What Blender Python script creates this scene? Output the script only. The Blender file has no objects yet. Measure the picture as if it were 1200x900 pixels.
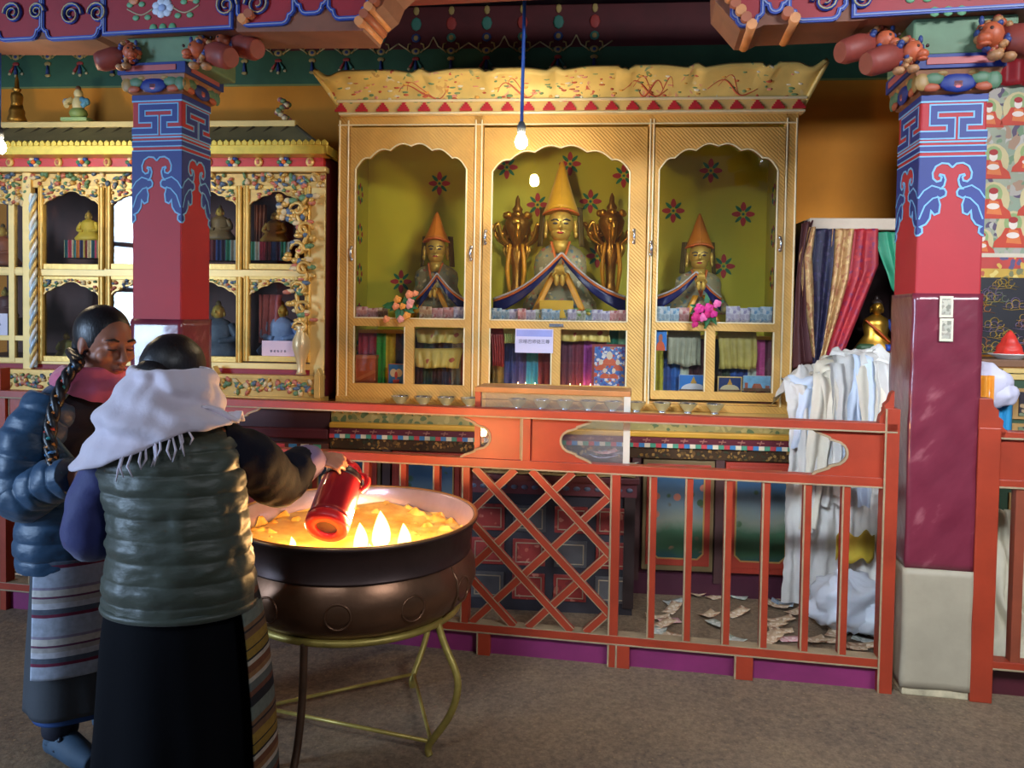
import bpy, bmesh, math, random
from math import sin, cos, pi, atan2, sqrt, radians as R
from mathutils import Vector, Matrix, noise

random.seed(7)
SC = bpy.context.scene
COL = SC.collection
V = Vector

# ---------------------------------------------------------------- camera
FOC, PITCH, ROLL, PY = 900.0, math.atan(28 / 900.0), 0.016, 398.0   # PY: height of the lens axis in the frame
EYE = V((0, 0, 1.5))
_F = V((0, cos(PITCH), -sin(PITCH)))
_R0, _U0 = V((1, 0, 0)), V((0, sin(PITCH), cos(PITCH)))
_R = _R0 * cos(ROLL) + _U0 * sin(ROLL)
_U = _U0 * cos(ROLL) - _R0 * sin(ROLL)


def ray(px, py):
    return _F + _R * ((px - 600) / FOC) - _U * ((py - PY) / FOC)


cam = bpy.data.cameras.new('camera')
cam.sensor_width = 36
cam.lens = 36 * FOC / 1200
cam.shift_y = (PY - 450) / 1200
cam.clip_start, cam.clip_end = 0.05, 60
camo = bpy.data.objects.new('camera', cam)
COL.objects.link(camo)
camo.matrix_world = Matrix(((_R.x, _U.x, -_F.x, EYE.x), (_R.y, _U.y, -_F.y, EYE.y), (_R.z, _U.z, -_F.z, EYE.z), (0, 0, 0, 1)))
SC.camera = camo


class Frame:
    """a place with its own facing: u runs along it, d away from the viewer, z up"""

    def __init__(s, x, y, yaw):
        s.o = V((x, y, 0))
        s.u, s.n, s.yaw = V((cos(yaw), -sin(yaw), 0)), V((sin(yaw), cos(yaw), 0)), yaw
        s.m = Matrix(((s.u.x, s.n.x, 0, x), (s.u.y, s.n.y, 0, y), (0, 0, 1, 0), (0, 0, 0, 1)))

    def h(s, px, py, d=0.0):
        r = ray(px, py)
        t = ((s.o - EYE).dot(s.n) + d) / r.dot(s.n)
        p = EYE + r * t
        return ((p - s.o).dot(s.u), p.z)

    def U(s, px, py=400, d=0.0):
        return s.h(px, py, d)[0]

    def Z(s, px, py, d=0.0):
        return s.h(px, py, d)[1]

    def fl(s, px, py, z=0.0):
        r = ray(px, py)
        p = EYE + r * ((z - EYE.z) / r.z)
        return ((p - s.o).dot(s.u), (p - s.o).dot(s.n))


def at(px, py, y):
    r = ray(px, py)
    return EYE + r * (y / r.y)


W = Frame(0, 0, 0)
B = Frame(0, 4.4, R(5))
RL = Frame(0, 3.355, R(10))
INFO = {}


def tag(o, label=None, cat=None, group=None, kind=None):
    if label: o['label'] = label
    if cat: o['category'] = cat
    if group: o['group'] = group
    if kind: o['kind'] = kind
    return o


def thing(name, label, cat, fr, base, group=None, kind=None):
    o = bpy.data.objects.new(name, None)
    o.empty_display_size = 0.05
    COL.objects.link(o)
    base = V(base)
    o.matrix_world = fr.m @ Matrix.Translation(base)
    INFO[o.name] = (fr, base)
    return tag(o, label, cat, group, kind)


def copy_tree(o, parent=None):
    c = o.copy()
    COL.objects.link(c)
    if parent is not None:
        c.parent = parent
    if o.name in INFO:
        INFO[c.name] = INFO[o.name]
    for ch in list(o.children):
        copy_tree(ch, c)
    return c


def put(o, fr, pos, rz=0, label=None, group=None):
    m = fr.m @ Matrix.Translation(V(pos)) @ Matrix.Rotation(rz, 4, 'Z')
    o.matrix_world = m
    if label: o['label'] = label
    if group: o['group'] = group
    return o


def spline(pts, n=6):
    pts = [V(p) for p in pts]
    out = []
    for i in range(len(pts) - 1):
        p0, p1, p2, p3 = pts[max(i - 1, 0)], pts[i], pts[i + 1], pts[min(i + 2, len(pts) - 1)]
        for k in range(n):
            t = k / n
            out.append(0.5 * ((2 * p1) + (p2 - p0) * t + (2 * p0 - 5 * p1 + 4 * p2 - p3) * t * t + (3 * p1 - p0 - 3 * p2 + p3) * t ** 3))
    out.append(pts[-1])
    return out


def lerpl(vals, n):
    """n samples along a list of numbers"""
    out = []
    for i in range(n):
        t = i / (n - 1) * (len(vals) - 1)
        k = min(int(t), len(vals) - 2)
        out.append(vals[k] + (vals[k + 1] - vals[k]) * (t - k))
    return out


class MB:
    def __init__(s):
        s.v, s.f, s.mi, s.sm = [], [], [], []

    def add(s, vs, fs, m=0, smooth=False):
        k = len(s.v)
        s.v += [V(p) for p in vs]
        for f in fs:
            s.f.append([i + k for i in f]); s.mi.append(m); s.sm.append(smooth)
        return s

    def box(s, x0, x1, y0, y1, z0, z1, m=0):
        vs = [(x, y, z) for z in (z0, z1) for y in (y0, y1) for x in (x0, x1)]
        return s.add(vs, [(0, 2, 3, 1), (4, 5, 7, 6), (0, 1, 5, 4), (2, 6, 7, 3), (0, 4, 6, 2), (1, 3, 7, 5)], m)

    def obox(s, c, ax, ay, az, m=0):
        """box about c with half-axes ax, ay, az"""
        c, ax, ay, az = V(c), V(ax), V(ay), V(az)
        vs = [c + ax * i + ay * j + az * k for k in (-1, 1) for j in (-1, 1) for i in (-1, 1)]
        return s.add(vs, [(0, 2, 3, 1), (4, 5, 7, 6), (0, 1, 5, 4), (2, 6, 7, 3), (0, 4, 6, 2), (1, 3, 7, 5)], m)

    def prism(s, poly, y0, y1, m=0, smooth=False):
        n = len(poly)
        a = sum(poly[i][0] * poly[(i + 1) % n][1] - poly[(i + 1) % n][0] * poly[i][1] for i in range(n))
        if a < 0: poly = poly[::-1]
        vs = [(x, y0, z) for x, z in poly] + [(x, y1, z) for x, z in poly]
        s.add(vs, [list(range(n)), list(range(2 * n - 1, n - 1, -1))], m)
        k = len(s.v) - 2 * n
        for i in range(n):
            j = (i + 1) % n
            s.f.append([k + i, k + n + i, k + n + j, k + j]); s.mi.append(m); s.sm.append(smooth)
        return s

    def flatx(s, poly, x0, x1, m=0):
        """prism whose outline lies in (y, z)"""
        t = MB().prism(poly, x0, x1, m)
        k = len(s.v)
        s.v += [V((p.y, p.x, p.z)) for p in t.v]
        for f, mi in zip(t.f, t.mi):
            s.f.append([i + k for i in f][::-1]); s.mi.append(mi); s.sm.append(False)
        return s

    def loft(s, rings, m=0, caps=True, smooth=True, closed=True):
        n = len(rings[0])
        vs = [p for r in rings for p in r]
        fs = []
        for i in range(len(rings) - 1):
            for j in range(n if closed else n - 1):
                k = (j + 1) % n
                fs.append((i * n + j, i * n + k, (i + 1) * n + k, (i + 1) * n + j))
        s.add(vs, fs, m, smooth)
        if caps and closed:
            k = len(s.v) - len(vs)
            s.f.append([k + j for j in range(n)][::-1]); s.mi.append(m); s.sm.append(False)
            s.f.append([k + (len(rings) - 1) * n + j for j in range(n)]); s.mi.append(m); s.sm.append(False)
        return s

    def tube(s, pts, r, seg=8, m=0, closed=False, smooth=True, flat=1.0):
        pts = [V(p) for p in pts]
        n = len(pts)
        rr = r if isinstance(r, (list, tuple)) else [r] * n
        if len(rr) != n: rr = lerpl(list(rr), n)
        rings, nrm = [], None
        for i, p in enumerate(pts):
            a = pts[(i - 1) % n] if closed or i > 0 else p
            b = pts[(i + 1) % n] if closed or i < n - 1 else p
            t = (b - a)
            t = t.normalized() if t.length > 1e-9 else V((0, 0, 1))
            if nrm is None:
                nrm = t.cross(V((0, 0, 1)))
                if nrm.length < 0.2: nrm = t.cross(V((1, 0, 0)))
            nrm = (nrm - t * nrm.dot(t)).normalized()
            bi = t.cross(nrm)
            rings.append([p + (nrm * cos(2 * pi * k / seg) + bi * (flat * sin(2 * pi * k / seg))) * max(rr[i], 1e-5) for k in range(seg)])
        if closed: rings.append(rings[0])
        return s.loft(rings, m, caps=not closed, smooth=smooth)

    def lathe(s, prof, c=(0, 0, 0), seg=24, m=0, smooth=True, caps=True):
        c = V(c)
        rings = [[c + V((r * cos(2 * pi * k / seg), r * sin(2 * pi * k / seg), z)) for k in range(seg)] for r, z in prof]
        return s.loft(rings, m, caps=caps, smooth=smooth)

    def ell(s, c, r, seg=12, m=0, ax=None, smooth=True):
        c = V(c)
        ex, ey, ez = ax if ax else (V((1, 0, 0)), V((0, 1, 0)), V((0, 0, 1)))
        if not isinstance(r, (tuple, list)): r = (r, r, r)
        nr = max(seg // 2, 4)
        rings = []
        for i in range(nr + 1):
            a = -pi / 2 + pi * i / nr
            a = max(min(a, pi / 2 - 0.02), -pi / 2 + 0.02)
            rings.append([c + ex * (r[0] * cos(a) * cos(2 * pi * k / seg)) + ey * (r[1] * cos(a) * sin(2 * pi * k / seg)) + ez * (r[2] * sin(a)) for k in range(seg)])
        return s.loft(rings, m, smooth=smooth)

    def grid(s, fn, nu, nv, m=0, smooth=True):
        vs = [fn(i / nu, j / nv) for j in range(nv + 1) for i in range(nu + 1)]
        fs = [(j * (nu + 1) + i, j * (nu + 1) + i + 1, (j + 1) * (nu + 1) + i + 1, (j + 1) * (nu + 1) + i) for j in range(nv) for i in range(nu)]
        return s.add(vs, fs, m, smooth)

    def strip(s, pts, w, y0, y1, m=0, closed=False):
        """flat ribbon of width w along (x, z) points, as a thin raised band"""
        pts = [V((p[0], p[1])) for p in pts]
        n = len(pts)
        L, Rr = [], []
        for i, p in enumerate(pts):
            a = pts[i - 1] if i > 0 or closed else None
            b = pts[(i + 1) % n] if i < n - 1 or closed else None
            d1 = (p - a).normalized() if a is not None else None
            d2 = (b - p).normalized() if b is not None else None
            if d1 is None: d1 = d2
            if d2 is None: d2 = d1
            n1, n2 = V((-d1.y, d1.x)), V((-d2.y, d2.x))
            k = (n1 + n2)
            k = k / max(k.dot(n1), 0.35)
            L.append(p + k * w / 2); Rr.append(p - k * w / 2)
        for i in range(n if closed else n - 1):
            j = (i + 1) % n
            q = [L[i], Rr[i], Rr[j], L[j]]
            s.prism([(t.x, t.y) for t in q], y0, y1, m)
        return s

    def xf(s, M, k0=0):
        for i in range(k0, len(s.v)): s.v[i] = M @ s.v[i]
        return s

    def noise(s, amp, freq, k0=0, seed=0.0, vec=False):
        for i in range(k0, len(s.v)):
            p = s.v[i]
            s.v[i] = p + noise.noise_vector(p * freq + V((seed, seed * 1.7, 0))) * amp
        return s

    def build(s, name, mats, parent=None, fr=W, label=None, cat=None, group=None, kind=None, bevel=0, sub=0, solid=0, remesh=0, smooth_it=0, base=None, off=None):
        if not isinstance(mats, (list, tuple)): mats = [mats]
        if parent is not None:
            fr, base = INFO[parent.name]
        elif base is None:
            xs, ys, zs = [p.x for p in s.v], [p.y for p in s.v], [p.z for p in s.v]
            base = V(((min(xs) + max(xs)) / 2, (min(ys) + max(ys)) / 2, min(zs)))
        base = V(base)
        me = bpy.data.meshes.new(name)
        me.from_pydata([p - base for p in s.v], [], s.f)
        for mt in mats: me.materials.append(mt)
        me.polygons.foreach_set('material_index', s.mi)
        me.polygons.foreach_set('use_smooth', s.sm)
        me.update()
        o = bpy.data.objects.new(name, me)
        COL.objects.link(o)
        if parent is not None:
            o.parent = parent
        else:
            o.matrix_world = fr.m @ Matrix.Translation(base)
        INFO[o.name] = (fr, base)
        if remesh:
            md = o.modifiers.new('r', 'REMESH'); md.mode = 'VOXEL'; md.voxel_size = remesh; md.use_smooth_shade = True
        if smooth_it:
            md = o.modifiers.new('s', 'SMOOTH'); md.factor = 0.5; md.iterations = smooth_it
        if solid:
            md = o.modifiers.new('t', 'SOLIDIFY'); md.thickness = solid; md.offset = 0
        if sub:
            md = o.modifiers.new('d', 'SUBSURF'); md.levels = sub; md.render_levels = sub
        if bevel:
            md = o.modifiers.new('b', 'BEVEL'); md.width = bevel; md.segments = 2; md.limit_method = 'ANGLE'; md.angle_limit = R(40)
        return tag(o, label, cat, group, kind)


# ---------------------------------------------------------------- materials
def lin(c):
    return tuple(((x / 255) / 12.92 if x <= 10 else (((x / 255) + 0.055) / 1.055) ** 2.4) for x in c) + (1,)


_M = {}


class NT:
    def __init__(s, name):
        s.mat = bpy.data.materials.new(name)
        s.mat.use_nodes = True
        s.t = s.mat.node_tree
        s.b = s.t.nodes['Principled BSDF']
        s.out = s.t.nodes['Material Output']

    def n(s, typ, **kw):
        nd = s.t.nodes.new(typ)
        for k, v in kw.items():
            if k[0] == '_': setattr(nd, k[1:], v)
            else: nd.inputs[k.replace('__', ' ')].default_value = v
        return nd

    def l(s, a, b): s.t.links.new(a, b)

    def coord(s, scale=(1, 1, 1), rot=(0, 0, 0)):
        tc = s.n('ShaderNodeTexCoord'); mp = s.n('ShaderNodeMapping')
        mp.inputs['Scale'].default_value = scale; mp.inputs['Rotation'].default_value = rot
        s.l(tc.outputs['Object'], mp.inputs['Vector'])
        return mp.outputs['Vector']

    def coord2(s, rot, scale):
        tc = s.n('ShaderNodeTexCoord'); a = s.n('ShaderNodeMapping'); b = s.n('ShaderNodeMapping')
        a.inputs['Rotation'].default_value = rot; b.inputs['Scale'].default_value = scale
        s.l(tc.outputs['Object'], a.inputs['Vector']); s.l(a.outputs['Vector'], b.inputs['Vector'])
        return b.outputs['Vector']

    def ramp(s, fac, stops, const=False):
        r = s.n('ShaderNodeValToRGB')
        r.color_ramp.interpolation = 'CONSTANT' if const else 'LINEAR'
        el = r.color_ramp.elements
        while len(el) < len(stops): el.new(0.5)
        for e, (p, c) in zip(el, stops):
            e.position = p; e.color = c
        s.l(fac, r.inputs['Fac'])
        return r.outputs['Color']

    def mix(s, fac, a, b):
        m = s.n('ShaderNodeMix', _data_type='RGBA')
        if hasattr(fac, 'links'): s.l(fac, m.inputs[0])
        else: m.inputs[0].default_value = fac
        for v, i in ((a, 6), (b, 7)):
            if hasattr(v, 'links'): s.l(v, m.inputs[i])
            else: m.inputs[i].default_value = v
        return m.outputs[2]

    def bump(s, h, strength=0.3, dist=0.01):
        bp = s.n('ShaderNodeBump', Strength=strength, Distance=dist)
        s.l(h, bp.inputs['Height']); s.l(bp.outputs['Normal'], s.b.inputs['Normal'])


def shade(c, k):
    return tuple(max(0, min(1, x * k)) for x in c[:3]) + (1,)


def mat(name, col, rough=0.5, metal=0.0, var=0.15, scale=6.0, bump=0.0, bscale=40.0, stretch=(1, 1, 1), spec=0.5, sheen=0.0, coat=0.0, sss=0.0):
    if name in _M: return _M[name]
    t = NT(name)
    c = lin(col)
    v = t.coord(stretch)
    n1 = t.n('ShaderNodeTexNoise', Scale=scale, Detail=5.0, Roughness=0.6)
    t.l(v, n1.inputs['Vector'])
    t.l(t.ramp(n1.outputs['Fac'], [(0.25, shade(c, 1 - var)), (0.75, shade(c, 1 + var))]), t.b.inputs['Base Color'])
    t.b.inputs['Roughness'].default_value = rough
    t.b.inputs['Metallic'].default_value = metal
    t.b.inputs['Specular IOR Level'].default_value = spec
    if sheen: t.b.inputs['Sheen Weight'].default_value = sheen
    if coat: t.b.inputs['Coat Weight'].default_value = coat
    if sss:
        t.b.inputs['Subsurface Weight'].default_value = sss
        t.b.inputs['Subsurface Scale'].default_value = 0.01
    if bump:
        n2 = t.n('ShaderNodeTexNoise', Scale=bscale, Detail=4.0)
        t.l(v, n2.inputs['Vector'])
        t.bump(n2.outputs['Fac'], bump, 0.004)
    _M[name] = t.mat
    return t.mat


def speckle(name, ground, cols, scale=30, cover=0.45, rough=0.5, metal=0.0, stretch=(1, 1, 1), bump=0.3, warp=0.3, lowk=0.0):
    """many-coloured small pattern: brocade, painting, carved and painted foliage"""
    if name in _M: return _M[name]
    t = NT(name)
    v = t.coord(stretch)
    nz = t.n('ShaderNodeTexNoise', Scale=scale * 0.6, Detail=2.0)
    t.l(v, nz.inputs['Vector'])
    vm = t.n('ShaderNodeVectorMath', _operation='MULTIPLY_ADD')
    t.l(nz.outputs['Color'], vm.inputs[0]); vm.inputs[1].default_value = (warp * 6 / scale,) * 3; t.l(v, vm.inputs[2])
    vo = t.n('ShaderNodeTexVoronoi', Scale=scale)
    t.l(vm.outputs[0], vo.inputs['Vector'])
    sp = t.n('ShaderNodeSeparateColor'); t.l(vo.outputs['Color'], sp.inputs[0])
    k = len(cols)
    cr = t.ramp(sp.outputs[0], [(i / k, lin(c)) for i, c in enumerate(cols)], const=True)
    mk = t.ramp(vo.outputs['Distance'], [(0.0, (1, 1, 1, 1)), (cover, (1, 1, 1, 1)), (min(cover + 0.06, 1), (0, 0, 0, 1))])
    g = lin(ground)
    n2 = t.n('ShaderNodeTexNoise', Scale=scale * 0.25, Detail=3.0); t.l(v, n2.inputs['Vector'])
    gr = t.ramp(n2.outputs['Fac'], [(0.3, shade(g, 0.8)), (0.7, shade(g, 1.2))])
    if lowk:
        m2 = t.ramp(n2.outputs['Fac'], [(lowk, (0, 0, 0, 1)), (lowk + 0.08, (1, 1, 1, 1))])
        mm = t.n('ShaderNodeMix', _data_type='RGBA', _blend_type='MULTIPLY'); mm.inputs[0].default_value = 1
        t.l(mk, mm.inputs[6]); t.l(m2, mm.inputs[7]); mk = mm.outputs[2]
    t.l(t.mix(mk, gr, cr), t.b.inputs['Base Color'])
    t.b.inputs['Roughness'].default_value = rough; t.b.inputs['Metallic'].default_value = metal
    if bump: t.bump(mk, bump, 0.004)
    _M[name] = t.mat
    return t.mat


def stripes(name, cols, period, axis='X', rough=0.75, wobble=0.0, widths=None, tilt=0.0, sheen=0.0):
    if name in _M: return _M[name]
    t = NT(name)
    v = t.coord()
    sx = t.n('ShaderNodeSeparateXYZ'); t.l(v, sx.inputs[0])
    src = sx.outputs[axis]
    if tilt:
        ma = t.n('ShaderNodeMath', _operation='MULTIPLY_ADD'); t.l(sx.outputs['X'], ma.inputs[0]); ma.inputs[1].default_value = tilt; t.l(src, ma.inputs[2]); src = ma.outputs[0]
    if wobble:
        nz = t.n('ShaderNodeTexNoise', Scale=14.0); t.l(v, nz.inputs['Vector'])
        ma = t.n('ShaderNodeMath', _operation='MULTIPLY_ADD'); t.l(nz.outputs['Fac'], ma.inputs[0]); ma.inputs[1].default_value = wobble; t.l(src, ma.inputs[2]); src = ma.outputs[0]
    dv = t.n('ShaderNodeMath', _operation='DIVIDE'); t.l(src, dv.inputs[0]); dv.inputs[1].default_value = period
    fr = t.n('ShaderNodeMath', _operation='FRACT'); t.l(dv.outputs[0], fr.inputs[0])
    k = len(cols)
    if widths is None: widths = [1] * k
    tot, acc, st = sum(widths), 0, []
    for c, w in zip(cols, widths):
        st.append((acc / tot, lin(c))); acc += w
    col = t.ramp(fr.outputs[0], st, const=True)
    n2 = t.n('ShaderNodeTexNoise', Scale=60.0, Detail=2.0); t.l(v, n2.inputs['Vector'])
    dk = t.ramp(n2.outputs['Fac'], [(0.3, (0.75, 0.75, 0.75, 1)), (0.7, (1, 1, 1, 1))])
    mm = t.n('ShaderNodeMix', _data_type='RGBA', _blend_type='MULTIPLY'); mm.inputs[0].default_value = 1
    t.l(col, mm.inputs[6]); t.l(dk, mm.inputs[7])
    t.l(mm.outputs[2], t.b.inputs['Base Color'])
    t.b.inputs['Roughness'].default_value = rough
    if sheen: t.b.inputs['Sheen Weight'].default_value = sheen
    _M[name] = t.mat
    return t.mat


def hatch(name, col, rough=0.45, metal=0.2, scale=30.0, var=0.18, strength=0.4):
    """gilded wood with a fine slanting relief"""
    if name in _M: return _M[name]
    t = NT(name)
    c = lin(col)
    v = t.coord()
    n1 = t.n('ShaderNodeTexNoise', Scale=5.0, Detail=5.0); t.l(v, n1.inputs['Vector'])
    wv = t.n('ShaderNodeTexWave', Scale=scale, Distortion=1.2, Detail=1.0); wv.bands_direction = 'DIAGONAL'
    t.l(v, wv.inputs['Vector'])
    base = t.ramp(n1.outputs['Fac'], [(0.3, shade(c, 1 - var)), (0.7, shade(c, 1 + var))])
    dk = t.ramp(wv.outputs['Fac'], [(0.0, (0.94, 0.93, 0.9, 1)), (0.5, (1, 1, 1, 1))])
    mm = t.n('ShaderNodeMix', _data_type='RGBA', _blend_type='MULTIPLY'); mm.inputs[0].default_value = 1
    t.l(base, mm.inputs[6]); t.l(dk, mm.inputs[7])
    t.l(mm.outputs[2], t.b.inputs['Base Color'])
    t.b.inputs['Roughness'].default_value = rough; t.b.inputs['Metallic'].default_value = metal
    t.bump(wv.outputs['Fac'], strength, 0.003)
    _M[name] = t.mat
    return t.mat


def glow(name, col, strength):
    if name in _M: return _M[name]
    t = NT(name)
    e = t.n('ShaderNodeEmission', Strength=strength); e.inputs['Color'].default_value = tuple(col) + (1,)
    t.l(e.outputs[0], t.out.inputs['Surface'])
    _M[name] = t.mat
    return t.mat


def glass(name, tint=(1, 1, 1), rough=0.02, ior=1.45, haze=0.0, hazecol=(0.8, 0.8, 0.8)):
    if name in _M: return _M[name]
    t = NT(name)
    tr = t.n('ShaderNodeBsdfTransparent'); tr.inputs['Color'].default_value = tuple(tint) + (1,)
    gl = t.n('ShaderNodeBsdfGlossy', Roughness=rough)
    fz = t.n('ShaderNodeFresnel', IOR=ior)
    ms = t.n('ShaderNodeMixShader')
    t.l(fz.outputs[0], ms.inputs[0]); t.l(tr.outputs[0], ms.inputs[1]); t.l(gl.outputs[0], ms.inputs[2])
    last = ms.outputs[0]
    if haze:
        df = t.n('ShaderNodeBsdfDiffuse'); df.inputs['Color'].default_value = tuple(hazecol) + (1,)
        m2 = t.n('ShaderNodeMixShader'); m2.inputs[0].default_value = haze
        if haze > 0.08:
            nz = t.n('ShaderNodeTexNoise', Scale=7.0, Detail=4.0); t.l(t.coord((1, 1, 3)), nz.inputs['Vector'])
            mr = t.n('ShaderNodeMapRange'); t.l(nz.outputs['Fac'], mr.inputs[0])
            mr.inputs[1].default_value = 0.3; mr.inputs[2].default_value = 0.75; mr.inputs[3].default_value = haze * 0.5; mr.inputs[4].default_value = haze * 1.6
            t.l(mr.outputs[0], m2.inputs[0])
        t.l(last, m2.inputs[1]); t.l(df.outputs[0], m2.inputs[2]); last = m2.outputs[0]
    t.l(last, t.out.inputs['Surface'])
    _M[name] = t.mat
    return t.mat


def letters(s, size):
    cu = bpy.data.curves.new('lettering', 'FONT')
    cu.body, cu.size, cu.align_x, cu.align_y = s, size, 'CENTER', 'CENTER'
    o = bpy.data.objects.new('lettering', cu)
    COL.objects.link(o)
    dg = bpy.context.evaluated_depsgraph_get()
    me = bpy.data.meshes.new_from_object(o.evaluated_get(dg))
    vs, fs = [v.co.copy() for v in me.vertices], [list(p.vertices) for p in me.polygons]
    bpy.data.objects.remove(o); bpy.data.curves.remove(cu); bpy.data.meshes.remove(me)
    return vs, fs


# palette
GOLD = hatch('gilded_wood', (206, 160, 84))
GOLD_PALE = mat('pale_gilding', (222, 190, 118), 0.4, 0.25, 0.12)
GOLD_CREAM = speckle('painted_gold_crown', (216, 188, 108), [(196, 90, 70), (110, 140, 90), (214, 150, 120), (226, 214, 180), (200, 160, 90), (130, 150, 110)], 22, 0.3, 0.45, 0.1, bump=0.25, warp=0.6, lowk=0.5)
BEAD = mat('white_gold_and_highlight', (236, 222, 180), 0.35, 0.2, 0.1)
GILT = mat('gilt_bronze', (214, 160, 62), 0.3, 0.85, 0.25, 12)
GILT_DARK = mat('old_gilt', (170, 122, 50), 0.38, 0.8, 0.35, 16, 0.5, 60)
FACE_GOLD = mat('gold_face_paint', (214, 178, 84), 0.4, 0.35, 0.1)
RED = mat('red_lacquer', (176, 54, 40), 0.45, 0, 0.12)
ORANGE_RED = mat('orange_red_paint', (152, 52, 28), 0.42, 0, 0.18, 7, 0.15, 30)
WORN_EDGE = mat('worn_pale_edge', (150, 128, 98), 0.6, 0, 0.2, 20)
MAROON = mat('dark_maroon', (84, 24, 30), 0.55, 0, 0.2)
NAVY = mat('navy_paint', (30, 34, 62), 0.5, 0, 0.2)
BLUE = mat('ultramarine_paint', (18, 48, 140), 0.5, 0, 0.12)
LBLUE = mat('light_blue_paint', (120, 178, 214), 0.5, 0, 0.1)
GREEN = mat('green_paint', (66, 122, 84), 0.55, 0, 0.2)
GREY_GREEN = mat('grey_green_paint', (96, 124, 94), 0.6, 0, 0.2, 8)
PINK = mat('pink_paint', (214, 110, 120), 0.5)
WHITE = mat('white_paint', (230, 226, 216), 0.55, 0, 0.06)
YELLOW = mat('yellow_paint', (226, 178, 48), 0.5)
ORANGE = mat('orange_paint', (214, 106, 40), 0.5)
CRIMSON = mat('crimson_paint', (176, 30, 44), 0.5, 0, 0.1)
TEAL = mat('teal_paint', (40, 128, 128), 0.5)
BLACK = mat('near_black', (24, 20, 22), 0.6)
STEEL = mat('worn_steel', (190, 194, 204), 0.25, 0.9, 0.1)
SILVER = mat('silver_bowl', (214, 220, 230), 0.22, 0.95, 0.08)
WOOD = mat('brown_wood', (104, 62, 38), 0.5, 0, 0.25, 8)
PANE = glass('clear_glass', (0.96, 0.97, 0.95))
PAPER = mat('paper', (226, 214, 226), 0.7, 0, 0.05)
INK = mat('ink', (40, 36, 60), 0.7)
CARVE = speckle('carved_painted_foliage', (190, 150, 80), [(200, 90, 70), (70, 130, 90), (60, 90, 150), (220, 170, 90), (210, 130, 120), (90, 150, 130)], 34, 0.42, 0.4, 0.1, bump=0.8)
CARVE_DK = speckle('carved_dark_foliage', (70, 48, 26), [(150, 110, 50), (110, 80, 40), (60, 60, 40), (170, 130, 70)], 44, 0.4, 0.5, 0.3, bump=0.8)
# ---------------------------------------------------------------- the room
WALLD = 0.62
FLOORM = mat('earthen_floor', (122, 100, 76), 0.75, 0, 0.45, 3.2, 0.5, 30)
if True:
    t = NT('floor_grime')
    v = t.coord()
    a = t.n('ShaderNodeTexNoise', Scale=1.6, Detail=6.0, Roughness=0.65); t.l(v, a.inputs['Vector'])
    b = t.n('ShaderNodeTexNoise', Scale=55.0, Detail=4.0, Roughness=0.7); t.l(v, b.inputs['Vector'])
    vo = t.n('ShaderNodeTexVoronoi', Scale=26.0); t.l(v, vo.inputs['Vector'])
    c1 = t.ramp(a.outputs['Fac'], [(0.3, lin((96, 82, 70))), (0.55, lin((134, 112, 88))), (0.75, lin((158, 132, 98)))])
    c2 = t.ramp(b.outputs['Fac'], [(0.32, lin((52, 42, 36))), (0.5, lin((128, 108, 86))), (0.68, lin((168, 146, 116)))])
    c3 = t.mix(0.45, c1, c2)
    pk = t.ramp(vo.outputs['Distance'], [(0.0, (1, 1, 1, 1)), (0.1, (1, 1, 1, 1)), (0.16, (0, 0, 0, 1))])
    t.l(t.mix(pk, c3, lin((150, 126, 94))), t.b.inputs['Base Color'])
    t.b.inputs['Roughness'].default_value = 0.7
    t.bump(b.outputs['Fac'], 0.5, 0.006)
    FLOORM = t.mat
mb = MB(); mb.box(-6, 6, -1.5, 6.2, -0.1, 0)
mb.build('floor', FLOORM, kind='structure', label='dark worn earthen floor of the prayer hall', cat='floor')

OCHRE = mat('ochre_wall', (214, 134, 26), 0.75, 0, 0.14, 2.5, 0.1, 20)
PRL = Frame(0, 3.42, R(9))
zg0, zg1 = B.Z(330, 101, WALLD), B.Z(330, 60, WALLD)
ztop = B.Z(600, 6, WALLD)
mb = MB(); mb.box(-5, 4, WALLD, WALLD + 0.15, 0, zg0)
mb.build('wall_back', OCHRE, fr=B, kind='structure', label='ochre plastered back wall behind the altar cabinets', cat='wall')

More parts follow.
